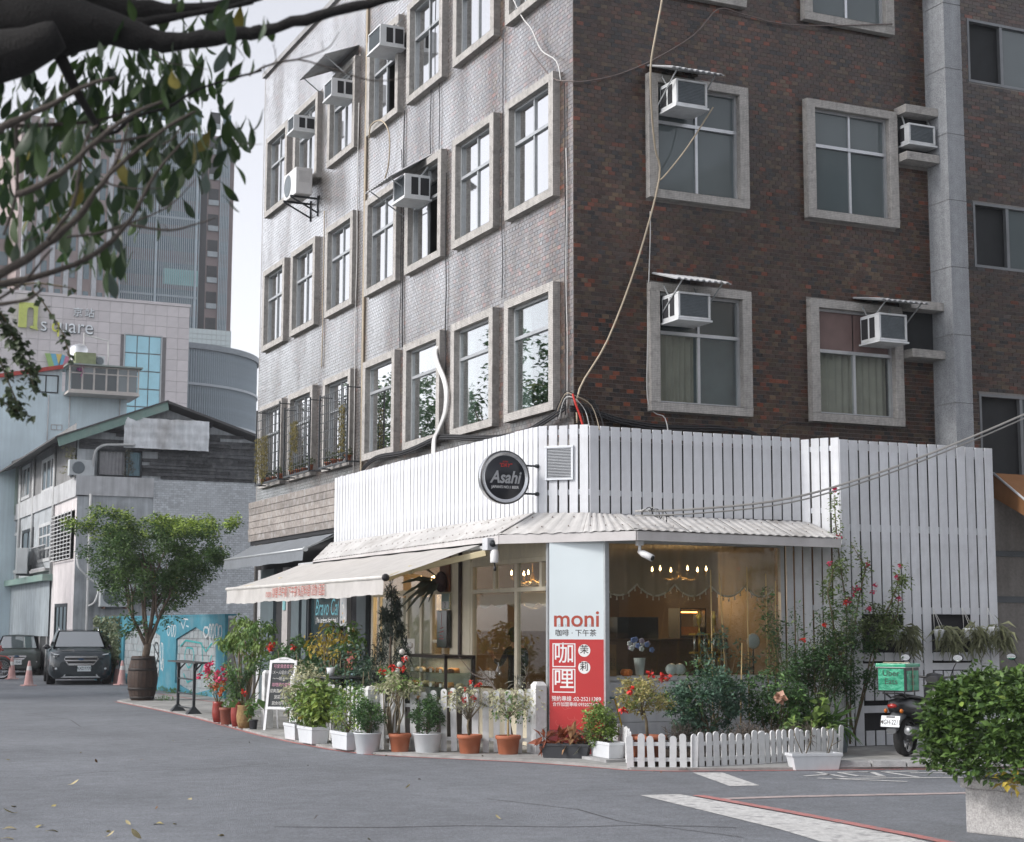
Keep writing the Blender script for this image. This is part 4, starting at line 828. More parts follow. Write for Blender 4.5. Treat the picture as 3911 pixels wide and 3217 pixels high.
for a in (7.25, 8.1):
    for c, e in ((.2, .95), (1.1, 1.95)): mb = MB(); ring(mb, gW, a, a+.62, c, e, .03, -.02, -.008); mb.build('moulding', MATS['grey_door'], d_)
mb = MB(); fbox(mb, gW, 7.14, 8.9, 2.22, 2.86, -.05, -.04); mb.build('pane', M('dark_pane2', (.03, .03, .032), .15), d_)
oa = thing('orange_awning', 'corner of a faded orange awning over the doorway past the screen', 'awning', (8.0, -.8, 3.4))
mb = MB(); mb.ngon([(7.3, -1.35, 3.36), (10.5, -1.35, 3.36), (10.5, .3, 4.2), (7.75, .3, 4.2)]); mb.ngon([(7.3, -1.35, 3.36), (7.75, .3, 4.2), (7.75, .3, 3.8), (7.3, -1.35, 3.2)]); mb.build('fabric', M('orange_canvas', (.32, .15, .06), .85, .1), oa)
mb = MB(); mb.tube([(7.3, -1.36, 3.36), (7.75, .3, 4.2)], .02); mb.build('frame', WHITE, oa)
# person inside the café
def person(name, label, loc, rz, joints, radii, edges, skin_m, cloth_m, hair_m, top_m=None):
    t = thing(name, label, 'person', loc, rz, None, True)
    me = bpy.data.meshes.new('body'); me.from_pydata(joints, edges, []); me.update(); o = link('body', me, t)
    sk = o.modifiers.new('skin', 'SKIN')
    for v, r in zip(me.skin_vertices[0].data, radii): v.radius = (r, r*.8)
    me.skin_vertices[0].data[0].use_root = True
    o.modifiers.new('sub', 'SUBSURF').levels = 2; o.modifiers['sub'].render_levels = 2
    dg = bpy.context.evaluated_depsgraph_get(); m2 = bpy.data.meshes.new_from_object(o.evaluated_get(dg)); o.modifiers.clear(); o.data = m2
    m2.materials.clear(); m2.materials.append(cloth_m); m2.materials.append(skin_m)
    for p in m2.polygons:
        p.use_smooth = True; c = p.center
        p.material_index = 1 if (c.z > 1.33 and abs(c.x) < .12 and abs(c.y) < .25) or (c.y > .33 and c.z > 1.0) else 0
    return t
SKIN = M('skin', (.42, .26, .19), .5, .05); SHIRT = M('black_shirt', (.018, .018, .02), .8, .1)
J = [(0, 0, .88), (0, .01, 1.05), (0, .02, 1.22), (0, .03, 1.34), (0, .05, 1.41), (0, .07, 1.50), (0, .075, 1.58),
     (-.17, .02, 1.29), (-.24, .10, 1.08), (-.18, .33, 1.13), (-.15, .42, 1.20), (.17, .02, 1.29), (.24, .08, 1.06), (.19, .30, 1.14), (.13, .40, 1.24),
     (-.09, 0, .82), (-.10, .02, .45), (-.10, -.02, .06), (-.10, .14, .03), (.09, 0, .82), (.10, .02, .45), (.10, -.02, .06), (.10, .14, .03)]
RD = [.15, .14, .155, .10, .055, .085, .075, .065, .05, .036, .03, .065, .05, .036, .03, .09, .065, .05, .045, .09, .065, .05, .045]
ED = [(0, 1), (1, 2), (2, 3), (3, 4), (4, 5), (5, 6), (3, 7), (7, 8), (8, 9), (9, 10), (3, 11), (11, 12), (12, 13), (13, 14), (0, 15), (15, 16), (16, 17), (17, 18), (0, 19), (19, 20), (20, 21), (21, 22)]
pp = person('person', 'person in black shirt and dark cap behind the side window', (.50, 2.98, .05), R(12), J, RD, ED, SKIN, SHIRT, None)
mb = MB(); mb.lathe([(.10, 1.535), (.102, 1.57), (.09, 1.62), (.05, 1.655), (.001, 1.66)], (0, .06, 0), 14); mb.ellipsoid((0, .16, 1.545), .075, .08, .012, 10, 5); mb.build('cap', SHIRT, pp)
mb = MB(); mb.ellipsoid((0, .045, 1.50), .095, .085, .10, 12, 8); mb.build('hair', M('black_hair', (.012, .01, .01), .5), pp)
mb = MB(); mb.ellipsoid((0, .165, 1.50), .012, .02, .022, 8, 6); mb.ellipsoid((-.088, .08, 1.50), .012, .018, .028, 8, 6); mb.ellipsoid((.088, .08, 1.50), .012, .018, .028, 8, 6); mb.build('nose_and_ears', SKIN, pp)
for s in (-1, 1): mb = MB(); mb.ellipsoid((s*.03, .145, 1.52), .011, .006, .008, 8, 6); mb.build('eye', BLACK, pp)
mb = MB(); mb.ellipsoid((0, .148, 1.455), .022, .008, .006, 8, 5); mb.build('mouth', M('lip', (.35, .14, .12), .5), pp)
for s, (hx, hy, hz) in ((-1, (-.15, .43, 1.21)), (1, (.13, .41, 1.25))):
    mb = MB(); mb.ellipsoid((hx, hy+.03, hz+.02), .022, .045, .04, 10, 6)
    for k, ln_ in enumerate((.062, .072, .068, .052)): fx = hx-.024+k*.016; mb.tube([(fx, hy+.055, hz+.03), (fx, hy+.055+ln_*.6, hz+.055), (fx, hy+.055+ln_*.85, hz+.05+ln_*.5)], [.0085, .008, .006], 6)
    mb.tube([(hx-s*.018, hy+.02, hz+.04), (hx-s*.035, hy+.05, hz+.065), (hx-s*.03, hy+.075, hz+.075)], [.010, .0095, .007], 6); mb.build('hand', SKIN, pp)
# ------------------------------------------------------------------ air conditioners, hoods
ACB = M('ac_casing', (.68, .70, .71), .4, .05, 8, streak=.1, dirt=(.3, .29, .27), dirt_amt=.4); FIN = M('ac_fins', (.16, .185, .20), .5, .2, 60, metal=.3)
def ac_window(fn, u0, u1, z0, z1, d, label, near):
    """Boxed unit through the window: casing ring, condenser fins on the face, louvred side panel, tray and struts. near = -1/+1: side seen from the street corner."""
    t = thing('air_conditioner', label, 'air conditioner', fn(u0, z0, .1), group='window air conditioners')
    mb = MB(); ring(mb, fn, u0, u1, z0, z1, .028, .08, d); mb.build('casing', ACB, t, bevel=.004)
    mb = MB(); fbox(mb, fn, u0+.028, u1-.028, z0+.028, z1-.028, .1, d-.03); mb.build('condenser', FIN, t)
    n = int((z1-z0-.07)/.022); mb = MB()
    for k in range(n): fbox(mb, fn, u0+.03, u1-.03, z0+.04+k*.022, z0+.049+k*.022, d-.03, d-.018)
    tag(mb.build('fins', FIN, t), kind='stuff')
    us_ = u0 if near < 0 else u1
    for a, b in ((.12, .25), (.29, .45)):
        mb = MB(); fbox(mb, fn, us_-.003 if near < 0 else us_, us_ if near < 0 else us_+.003, z0+.05, z1-.05, d-b, d-a); mb.build('side_grille', DARKGAP, t)
    mb = MB(); fbox(mb, fn, u0-.02, u1+.02, z0-.035, z0-.008, .05, d+.02); mb.build('tray', ACB, t)
    for u in (u0+.01, u1-.01):
        mb = MB(); mb.bar(fn(u, z0-.02, d), fn(u, z1+.16, .12), .012, .025); mb.build('strut', ALU_DULL, t)
    return t
ac_window(fR, 1.40, 1.92, 9.25, 9.635, .55, 'boxed air conditioner under a hood in the third floor front window', -1)
ac_window(fR, 1.40, 1.93, 6.10, 6.48, .55, 'boxed air conditioner under a hood in the second floor front window near the corner', -1)
ac_window(fR, 4.915, 5.43, 6.05, 6.465, .55, 'boxed air conditioner with hood in the pink panelled front window', -1)
ac_window(fR, 5.775, 6.29, 9.31, 9.625, .30, 'small white air conditioner in the niche beside the concrete column', -1)
ac_window(fL, 6.72, 7.38, 12.27, 12.65, .55, 'boxed air conditioner in a top side street window beside the downpipe', -1)
ac_window(fL, 12.03, 12.49, 12.16, 12.48, .55, 'boxed air conditioner in the top side street window above the outdoor unit', -1)
ac_window(fL, 9.5, 10.0, 12.15, 12.5, .55, 'boxed air conditioner shaded by a sheet hood on the top side street row', -1)
ac_window(fL, 5.37, 5.95, 9.085, 9.495, .55, 'boxed air conditioner under a sloping hood on the third floor side street', -1)
HOODM = M('hood_sheet', (.46, .47, .48), .55, .1, 10, dirt=(.2, .17, .15), dirt_amt=.5)
def hood(fn, u0, u1, zb, zf, d, label, n=9, lift=0.0):
    t = thing('rain_hood', label, 'hood', fn((u0+u1)/2, zf, 0), group='corrugated hoods over air conditioners')
    mb = MB(); vs = []; k_ = n*4
    for i in range(k_+1):
        s = i/k_; u = u0+(u1-u0)*s; h = .018*(1 if (i % 4) in (1, 2) else 0); vs += [fn(u, zb+h, .0), fn(u, zf+h+rnd.uniform(-.004, .004), d), fn(u, zb+h-.012, .0), fn(u, zf+h-.016, d)]
    mb.add(vs, [(4*i, 4*i+4, 4*i+5, 4*i+1) for i in range(k_)] + [(4*i+2, 4*i+3, 4*i+7, 4*i+6) for i in range(k_)] + [(4*i+1, 4*i+5, 4*i+7, 4*i+3) for i in range(k_)])
    mb.build('sheet', HOODM, t)
    for u in (u0+.12, u1-.12): mb = MB(); mb.bar(fn(u, zf, d-.06), fn(u, zf-.38, .1), .012, .02); mb.build('strut', ALU_DULL, t)
hood(fR, 1.22, 2.10, 9.97, 9.72, .74, 'corrugated hood over the third floor front air conditioner')
hood(fR, 1.27, 2.17, 6.84, 6.62, .74, 'corrugated hood over the second floor air conditioner near the corner')
hood(fR, 4.83, 5.73, 6.78, 6.63, .74, 'corrugated hood over the air conditioner beside the column')
hood(fL, 9.5, 11.2, 13.25, 12.95, .7, 'wide sheet hood on the top side street row', 14)
hood(fL, 5.45, 6.7, 9.93, 9.43, .8, 'tilted corrugated hood on the third floor side street', 10)
ou = thing('outdoor_unit', 'white outdoor air conditioning unit on a steel wall bracket', 'outdoor unit', (-.35, 12.2, 10.65))
mb = MB(); mb.box(-.56, -.2, 11.76, 12.64, 10.70, 11.27); mb.build('casing', M('unit_white', (.66, .66, .65), .4, .04), ou, bevel=.015)
mb = MB(); mb.lathe([(.24, 0), (.22, -.012), (.20, 0), (.14, -.012), (.06, -.012), (.001, -.012)], (-.562, 12.35, 10.985), 20, axis='x'); mb.build('fan_grille', FIN, ou)
mb = MB(); mb.box(-.5, -.26, 11.755, 11.76, 10.95, 11.2); mb.build('side_cover', M('unit_side', (.58, .58, .57), .4), ou)
for y in (11.95, 12.45): mb = MB(); mb.bar((-.62, y, 10.68), (0, y, 10.68), .03, .04); mb.bar((-.6, y, 10.66), (-.02, y, 10.38), .025, .03); mb.bar((-.015, y, 10.75), (-.015, y, 10.3), .03, .03); mb.build('bracket', STEEL_DK, ou)
# ------------------------------------------------------------------ security grilles with plants on the second floor
GRB = M('grille_bar', (.05, .055, .06), .5, .1)
PLY = M('dry_trailing_leaf', (.20, .17, .06), .7, .2, 10, island=.35, trans=.3); PLG = M('small_pot_leaf', (.10, .13, .05), .6, .2, 10, island=.3, trans=.25)
def leaf_mass(rs_, centers, spread, n, size, flat=.5, droop=0.0, aspect=.5, fold=.15):
    """n leaves (two bent quads each) around the given centres; returns V, F for one mesh."""
    c = np.asarray(centers, float); idx = rs_.randint(len(c), size=n); sp = np.asarray(spread, float)
    sp = sp[idx] if sp.ndim == 2 else (sp[idx][:, None] if sp.ndim == 1 and len(sp) == len(c) and len(c) != 3 else sp)
    g_ = rs_.normal(size=(n, 3)); g_ /= np.maximum(np.linalg.norm(g_, axis=1, keepdims=True), 1e-6); g_ *= (rs_.uniform(0, 1, (n, 1))**.45)
    p = c[idx] + g_*sp
    d = g_*.8 + rs_.normal(size=(n, 3))*.6; d[:, 2] = d[:, 2]*flat - droop; d /= np.maximum(np.linalg.norm(d, axis=1, keepdims=True), 1e-6)
    up_ = rs_.normal(size=(n, 3))*.45 + np.array([0, 0, 1.0]); s = np.cross(d, up_); s /= np.maximum(np.linalg.norm(s, axis=1, keepdims=True), 1e-6); nn = np.cross(s, d)
    L = size*rs_.uniform(.6, 1.35, (n, 1)); W = L*aspect*.5
    a0 = p; a1 = p+d*L*.5+s*W+nn*L*fold*.4; a2 = p+d*L*.5-s*W+nn*L*fold*.4; a3 = p+d*L-nn*L*fold; m0 = p+d*L*.5
    V = np.stack([a0, m0, a1, a3, a2], 1).reshape(-1, 3); F = (np.array([(0, 1, 3, 2), (0, 4, 3, 1)])[None] + 5*np.arange(n)[:, None, None]).reshape(-1, 4)
    return V, F
def foliage(name, parent, rs_, centers, spread, n, size, mat, **k):
    V, F = leaf_mass(rs_, centers, spread, n, size, **k); off = OFF.get(parent.name, Vector((0, 0, 0))) if parent is not None else Vector((0, 0, 0))
    return link(name, mesh_np(name, V-np.array(off), F, mat), parent)
RS = np.random.RandomState(11)
def small_pot(parent, x, y, z, r=.06, h=.09, mat=TERRA): mb = MB(); mb.lathe([(.001, 0), (r*.75, 0), (r*.95, h*.8), (r*1.08, h*.8), (r*1.08, h), (r*.9, h), (r*.85, h*.85), (.001, h*.85)], (x, y, z), 10); mb.build('pot', mat, parent)
for gi, (y0, y1, z0, z1) in enumerate(((13.28, 15.05, 4.83, 6.46), (11.12, 12.9, 4.83, 6.27), (8.80, 10.5, 4.81, 6.23))):
    t = thing('window_grille', ['dark security grille with long dry trailing plants on the far window', 'dark security grille with a hanging pot on the middle barred window', 'dark security grille with several pots on the barred window beside the downpipe'][gi], 'grille', (-.3, (y0+y1)/2, z0), group='barred second floor windows')
    nv = 13
    for k in range(nv+1): y = y0+(y1-y0)*k/nv; mb = MB(); mb.cyl((-.35, y, z0), (-.35, y, z1), .007, n=5); mb.build('bar', GRB, t)
    for k in range(9): z = z0+(z1-z0)*k/8; mb = MB(); mb.bar((-.35, y0, z), (-.35, y1, z), .012, .014); mb.build('bar', GRB, t)
    mb = MB()
    for y in (y0, y1): mb.bar((-.36, y, z0-.02), (-.36, y, z1+.05), .03, .03); mb.bar((-.36, y, z1), (-.1, y, z1), .02, .02); mb.bar((-.36, y, z0), (-.1, y, z0), .03, .03)
    mb.bar((-.36, y0, z0), (-.36, y1, z0), .03, .04); mb.build('outer_frame', GRB, t)
    rr = random.Random(gi)
    for k in range(4):
        y = y0+.25+k*(y1-y0-.4)/3.2; pt = thing('potted_plant', ['small', 'little', 'tiny'][gi]+' potted plant on the sill of the '+['far', 'middle', 'near'][gi]+' barred window, '+['closest to the corner', 'second from the corner', 'third from the corner', 'farthest from the corner'][k], 'potted plant', (-.25, y, z0+.02), group='pots on barred sills')
        small_pot(pt, -.25, y, z0+.02, rr.uniform(.05, .075), rr.uniform(.08, .13)); foliage('foliage', pt, RS, [(-.25, y, z0+.2)], (.07, .09, .08), 70, .06, PLG)
    for k in range((6, 3, 2)[gi]):
        y = (y0+y1)/2+(.1 if gi != 2 else -.55)+(k-1)*.16; zt = z1-(.62 if gi == 0 else .35); tp = thing('trailing_plant', ['dry yellow plant trailing over the far grille', 'dry yellow plant trailing over the middle grille', 'dry yellow plant trailing inside the near grille'][gi]+', strand '+'one two three four five six'.split()[k], 'plant', (-.38, y, zt), group='trailing plants on grilles')
        ln_ = rr.uniform(.55, 1.0); foliage('foliage', tp, RS, [(-.39, y, zt-ln_*s) for s in np.linspace(0, 1, 10)], (.03, .05, .05), 220, .06, PLY, droop=1.2, aspect=.25)
# ------------------------------------------------------------------ cables and pipes
def cable(name, label, pts, r, mat, cat='cable', n=6, sub=4):
    P = [Vector(p) for p in pts]; out = []
    for i in range(len(P)-1):
        p0, p1, p2, p3 = P[max(i-1, 0)], P[i], P[i+1], P[min(i+2, len(P)-1)]
        for k in range(sub):
            t = k/sub; out.append(.5*((2*p1)+(p2-p0)*t+(2*p0-5*p1+4*p2-p3)*t*t+(3*p1-p0-3*p2+p3)*t**3))
    out.append(P[-1]); mb = MB(); mb.tube(out, r, n); o = mb.build(name, mat); return tag(o, label, cat)
cable('tan_drop_cable', 'long tan cable running down the front to the corner bundle', [(1.02, -.97, 11.2), (.94, -.95, 10.59), (.855, -.92, 10.1), (.80, -.86, 9.62), (.955, -.6, 9.09), (1.18, -.3, 8.62), (1.33, -.15, 8.22), (.98, -.1, 6.96), (.49, -.1, 5.77), (.04, -.1, 5.04), (0, -.1, 4.55)], .014, WIRE_TAN)
cable('tan_branch_cable', 'tan cable branching from the third floor air conditioner', [(2.05, -.5, 9.3), (1.75, -.25, 8.72), (1.41, -.2, 8.28), (1.34, -.14, 8.2)], .011, WIRE_TAN)
cable('sagging_cable', 'grey brown cable sagging round the corner above the hood', [(-.13, 1.2, 10.4), (-.1, .5, 9.75), (-.08, -.08, 9.52), (.14, -.1, 9.54), (.68, -.1, 9.72), (1.3, -.1, 10.05), (1.98, -.1, 10.53), (2.41, -.1, 11.0), (2.87, -.06, 11.01), (3.55, -.06, 10.97), (4.36, -.14, 11.04), (5.63, -.14, 11.27)], .010, M('grey_cable', (.16, .13, .12), .6))
cable('white_drop_cable', 'thin white cable beside the second floor front window', [(1.24, -.03, 7.75), (1.24, -.03, 7.38), (1.21, -.03, 6.73), (1.18, -.03, 5.76), (1.17, -.03, 5.0), (1.27, -.05, 4.78), (1.42, -.1, 4.7), (1.43, -.2, 4.35)], .008, WIRE_WHT)
for k, (dz, r) in enumerate(((0, .020), (-.035, .016), (.03, .012))):
    cable('black_cable', ['thickest', 'middle', 'thinnest'][k]+' black cable looped along the front above the slats', [(-.14, -.14, 4.75+dz), (.2, -.1, 4.74+dz), (.62, -.1, 4.64+dz), (1.15, -.1, 4.575+dz), (1.69, -.14, 4.57+dz), (2.32, -.1, 4.60+dz), (2.8, -.1, 4.57-dz), (3.22, -.08, 4.47+dz)], r, WIRE_BLK)
    cable('black_cable', ['thickest', 'middle', 'thinnest'][k]+' black cable along the side street wall above the slats', [(-.08, 8.75, 4.45), (-.12, 8.6, 4.62+dz), (-.14, 8.09, 4.75+dz), (-.14, 7.49, 4.79+dz), (-.14, 6.5, 4.75+dz), (-.14, 5.72, 4.78+dz), (-.15, 4.98, 4.83+dz), (-.14, 4.48, 4.83+dz), (-.13, 2.63, 4.62+dz), (-.13, 1.45, 4.57+dz), (-.15, .62, 4.66+dz), (-.16, -.05, 4.78+dz)], r, WIRE_BLK)
cable('thin_wire', 'thin black wire rising from the slats to the boxed front window', [(3.2, -.06, 4.42), (3.3, -.06, 4.6), (3.57, -.06, 4.75), (3.93, -.06, 4.755)], .008, WIRE_BLK, 'wire')
cable('red_cable', 'red cable in the bundle at the brick corner', [(-.1, -.16, 4.95), (-.07, -.2, 4.8), (-.02, -.22, 4.65), (.03, -.25, 4.45)], .016, M('red_cable_mat', (.5, .03, .02), .5))
for k in range(5): cable('bundle_wire', 'wire in the knot at the brick corner, '+['lowest', 'second lowest', 'middle', 'second highest', 'highest'][k], [(-.16, .1+.05*k, 4.6+.03*k), (-.17, -.05, 4.86+.03*k), (-.08, -.17, 4.87+.02*k), (.05+.05*k, -.16, 4.68+.04*k), (.02+.08*k, -.3, 4.42)], .007, [WIRE_BLK, WIRE_WHT, WIRE_BLK, WIRE_TAN, WIRE_BLK][k], 'wire')
for k, (dz, r) in enumerate(((0, .013), (-.055, .012), (.012, .008))):
    cable('overhead_cable', ['upper', 'lower', 'thin upper'][k]+' overhead service cable crossing the white slats', [(.31, -1.2, 3.25+dz), (1.0, -1.4, 3.28+dz), (2.23, -1.6, 3.42+dz), (3.34, -1.6, 3.68+dz), (4.94, -1.6, 4.2+dz), (7.5, -1.6, 5.2+dz), (12.0, -1.6, 7.2+dz)], r, M('pale_cable', (.34, .33, .31), .5))
for k in range(6): cable('frayed_wire', 'curled loose wire end at the overhead cable anchor, '+'first second third fourth fifth sixth'.split()[k], [(.35+.05*k, -1.25, 3.25), (.42+.06*k, -1.3, 3.28+.03*math.sin(k)), (.5+.05*k, -1.28, 3.22-.02*k), (.58+.03*k, -1.3, 3.2-.03*(k % 3))], .006, WIRE_BLK if k % 2 else WIRE_WHT, 'wire')
for k, dy in enumerate((0, .05, -.04)):
    cable('white_conduit', ['middle', 'outer', 'inner'][k]+' white insulated pipe snaking down the side street wall', [(-.08, 4.9+dy, 6.42), (-.16, 4.86+dy, 6.30), (-.17, 4.71+dy, 6.07), (-.17, 4.44+dy, 5.79), (-.17, 4.32+dy, 5.53), (-.17, 4.38+dy, 5.21), (-.18, 4.62+dy, 4.97), (-.19, 4.78+dy, 4.83), (-.22, 4.74+dy, 4.62), (-.24, 4.66+dy, 4.45)], .026, M('insulated_pipe', (.62, .62, .61), .6, .06), 'pipe')
for k, (y, z0, z1, r, m_) in enumerate(((8.90, 4.5, 14.6, .03, WIRE_TAN), (8.95, 4.5, 14.6, .018, WIRE_BLK), (9.35, 4.6, 12.0, .010, WIRE_WHT), (4.74, 4.8, 9.4, .010, WIRE_BLK), (6.8, 6.7, 11.1, .012, WIRE_BLK), (6.9, 6.7, 10.4, .008, WIRE_BLK), (.22, 4.7, 9.6, .008, WIRE_BLK), (.16, 4.8, 8.6, .007, WIRE_WHT), (5.1, 9.9, 12.6, .008, WIRE_BLK), (5.5, 9.9, 13.4, .008, WIRE_BLK), (2.42, 6.8, 11.0, .007, WIRE_BLK), (11.45, 7.0, 10.3, .012, WIRE_TAN))):
    pts = [(-.03, y+rnd.uniform(-.03, .03)*(r < .015), z0+(z1-z0)*s/7) for s in range(8)]
    cable('downpipe' if r > .025 else 'wall_wire', ['tan downpipe', 'dark conduit beside the tan downpipe', 'white wire left of the downpipe', 'black wire beside the snaking white pipes', 'thick black wire between the second and third side columns', 'thin black wire between the second and third side columns', 'black wire near the brick corner', 'white wire near the brick corner', 'short upper wire above the tilted hood', 'longer upper wire above the tilted hood', 'thin wire between the first two side windows', 'tan wire below the outdoor unit'][k]+' on the side street wall', pts, r, m_, 'pipe' if r > .025 else 'wire')
cable('loop_cable', 'tan cable loop hanging below a top side street window', [(-.14, 8.4, 11.0), (-.18, 8.2, 11.2), (-.15, 7.7, 11.15), (-.1, 7.4, 10.8), (-.08, 7.5, 10.2), (-.06, 7.9, 9.95)], .014, WIRE_TAN)
cable('roof_wire', 'pale wire dropping from the top right of the side wall to the corner', [(-.1, 2.3, 12.0), (-.1, 1.6, 11.1), (-.08, 1.25, 10.75), (-.08, .9, 10.3), (-.1, .35, 9.95), (-.1, .2, 9.6)], .010, WIRE_WHT)
# ------------------------------------------------------------------ second floor rooms: curtains and window-sill bits on the side street
for ci, u in enumerate(WL[:4]):
    w_obj = None
    t = thing('drawn_curtain', 'pale drawn back curtain behind the '+['first', 'second', 'third', 'fourth'][ci]+' side window from the corner', 'curtain', (.2, u+1.4, 4.95), group='curtains behind side windows')
    vs = []
    for k in range(25): y = u+1.22+k*.014; vs += [(.12+.03*math.sin(k*1.4), y, 4.93), (.12+.03*math.sin(k*1.4), y, 6.55)]
    mb = MB(); mb.add(vs, [(2*k, 2*k+2, 2*k+3, 2*k+1) for k in range(24)], True); mb.build('cloth', M('pale_curtain', (.55, .53, .48), .9), t)
sd_ = thing('cake_stand', 'tiered white cake stand in the second side window', 'stand', (.22, 3.1, 4.93))
for z, r in ((4.97, .17), (5.14, .13), (5.28, .09)): mb = MB(); mb.lathe([(.001, z), (r, z+.01), (r, z+.02), (.001, z+.015)], (.22, 3.05, 0), 14); mb.build('tier', WHITE, sd_)
mb = MB(); mb.cyl((.22, 3.05, 4.93), (.22, 3.05, 5.42), .01, n=6); mb.build('stem', WHITE, sd_)
hs_ = thing('toy_house', 'small toy house on white fluff in the fourth side window', 'ornament', (.2, 7.6, 4.93))
mb = MB(); mb.box(.14, .26, 7.5, 7.66, 4.96, 5.14); mb.build('wall', M('toy_wood', (.35, .25, .13), .7), hs_); mb = MB(); mb.prism([(7.47, 5.14), (7.69, 5.14), (7.58, 5.25)], lambda a, b, d: (d, a, b), .13, .27); mb.build('roof', WTXT, hs_)
mb = MB(); [mb.ellipsoid((.2, 7.2+k*.1, 4.95), .08, .09, .045, 8, 5) for k in range(8)]; tag(mb.build('fluff', WTXT, hs_), kind='stuff')
hp = thing('window_plant', 'spiky green plant standing inside the corner side window', 'plant', (.35, 1.3, 4.93)); small_pot(hp, .35, 1.3, 4.93, .1, .2, WHITE); foliage('foliage', hp, RS, [(.35, 1.3, 5.35)], (.2, .25, .3), 160, .3, PLG, aspect=.15, droop=.3)
mb = MB(); mb.lathe([(.06, 4.95), (.09, 5.0), (.05, 5.1), (.001, 5.15)], (.2, .75, 0), 10); tag(mb.build('pink_ornament', M('pink', (.55, .3, .3), .6)), 'pink ornament on the sill of the corner side window', 'ornament')
# ------------------------------------------------------------------ plants
def leafm(name, col, **k):
    d = dict(rough=.5, var=.12, scale=10, island=.32, trans=.22, big=0.0, spec=.5); d.update(k); return M(name, col, **d)
L_DARK = leafm('dark_leaf', (0.060, 0.126, 0.045)); L_MID = leafm('mid_leaf', (0.112, 0.213, 0.060)); L_LIGHT = leafm('light_leaf', (0.174, 0.261, 0.065)); L_YOUNG = leafm('young_leaf', (0.275, 0.362, 0.072))
L_CREAM = leafm('cream_leaf', (.42, .42, .26)); L_GREY = leafm('grey_leaf', (.16, .16, .13)); L_YEL = leafm('yellow_leaf', (.34, .26, .04)); L_RED = leafm('red_brown_leaf', (.24, .07, .035)); L_BLUE = leafm('blue_green_leaf', (0.080, 0.152, 0.102))
F_RED = leafm('red_petal', (.55, .03, .02)); F_PINK = leafm('pink_petal', (.60, .05, .13)); F_PEACH = leafm('peach_petal', (.55, .33, .24)); STEM = M('plant_stem', (.16, .13, .08), .8, .2, 20); GSTEM = M('green_stem', (.09, .12, .04), .7, .2, 20)
def clumps(c, r, k, seed, hollow=.35):
    s = np.random.RandomState(seed); g_ = s.normal(size=(k, 3)); g_ /= np.linalg.norm(g_, axis=1, keepdims=True); g_ *= (hollow+(1-hollow)*s.uniform(0, 1, (k, 1))**.5)
    return np.asarray(c)+g_*np.asarray(r)
def pot_mb(x, y, z, r, h, kind='round'):
    mb = MB()
    if kind == 'round': mb.lathe([(.001, 0), (r*.72, 0), (r*.76, h*.04), (r*.93, h*.80), (r*1.0, h*.82), (r*1.04, h*.86), (r*1.04, h*.97), (r*1.0, h), (r*.92, h), (r*.88, h*.88)], (x, y, z), 28)
    elif kind == 'tub': mb.lathe([(.001, 0), (r*.74, 0), (r*.78, h*.03), (r*.97, h*.93), (r*1.02, h*.95), (r*1.02, h), (r*.95, h), (r*.9, h*.85)], (x, y, z), 28)
    elif kind == 'jar': mb.lathe([(.001, 0), (r*.7, 0), (r*.95, h*.3), (r*1.0, h*.55), (r*.88, h*.9), (r*.95, h), (r*.85, h), (r*.8, h*.85)], (x, y, z), 22)
    return mb
def box_pot(x, y, z, lx, ly, h, rz, mat, parent):
    ca, sa = math.cos(rz), math.sin(rz); f = lambda u, v, w_: (x+u*ca-v*sa, y+u*sa+v*ca, z+w_); mb = MB()
    def ringp(s, w_): return [f(-lx/2*s, -ly/2*s, w_), f(lx/2*s, -ly/2*s, w_), f(lx/2*s, ly/2*s, w_), f(-lx/2*s, ly/2*s, w_)]
    secs = [(.84, 0), (.95, h*.8), (1.0, h*.82), (1.0, h), (.93, h), (.9, h*.85)]; vs = sum((ringp(s, w_) for s, w_ in secs), [])
    mb.add(vs, [(3, 2, 1, 0)] + [(4*i+k, 4*i+(k+1) % 4, 4*i+4+(k+1) % 4, 4*i+4+k) for i in range(len(secs)-1) for k in range(4)]); o = mb.build('pot', mat, parent, bevel=.006)
    sb = MB(); sb.ngon(ringp(.9, h*.86)); sb.build('soil', SOIL, parent)
def stems(parent, base, tips, r=.006, mat=None, bend=.06, name='stem'):
    mb = MB()
    for i, t in enumerate(tips):
        b = Vector(base); t = Vector(t); m_ = b.lerp(t, .5)+Vector((rnd.uniform(-bend, bend), rnd.uniform(-bend, bend), rnd.uniform(0, bend))); mb.tube([b+Vector((rnd.uniform(-.015, .015), rnd.uniform(-.015, .015), 0)), m_, t], [r, r*.8, r*.5], 5)
    o = mb.build(name, mat or STEM, parent)
    if len(tips) > 1: tag(o, kind='stuff')
    return o
def flowers(parent, centers, r, mat, name='flower', petals=6):
    for c in centers:
        V, F = leaf_mass(RS, [c], (r*.5, r*.5, r*.5), petals*3, r*.9, aspect=.9, flat=.8)
        off = OFF.get(parent.name, Vector((0, 0, 0))); link(name, mesh_np(name, V-np.array(off), F, mat), parent)
def pot_plant(label, x, y, z=.0, r=.16, h=.27, kind='round', mat=None, group='pots along the café front', **kw):
    t = thing('potted_plant', label, 'potted plant', (x, y, z), group=group)
    pot_mb(x, y, z, r, h, kind).build('pot', mat or TERRA, t); sb = MB(); sb.ngon([(x+r*.9*math.cos(a*.5236), y+r*.9*math.sin(a*.5236), z+h*.87) for a in range(12)]); sb.build('soil', SOIL, t); return t
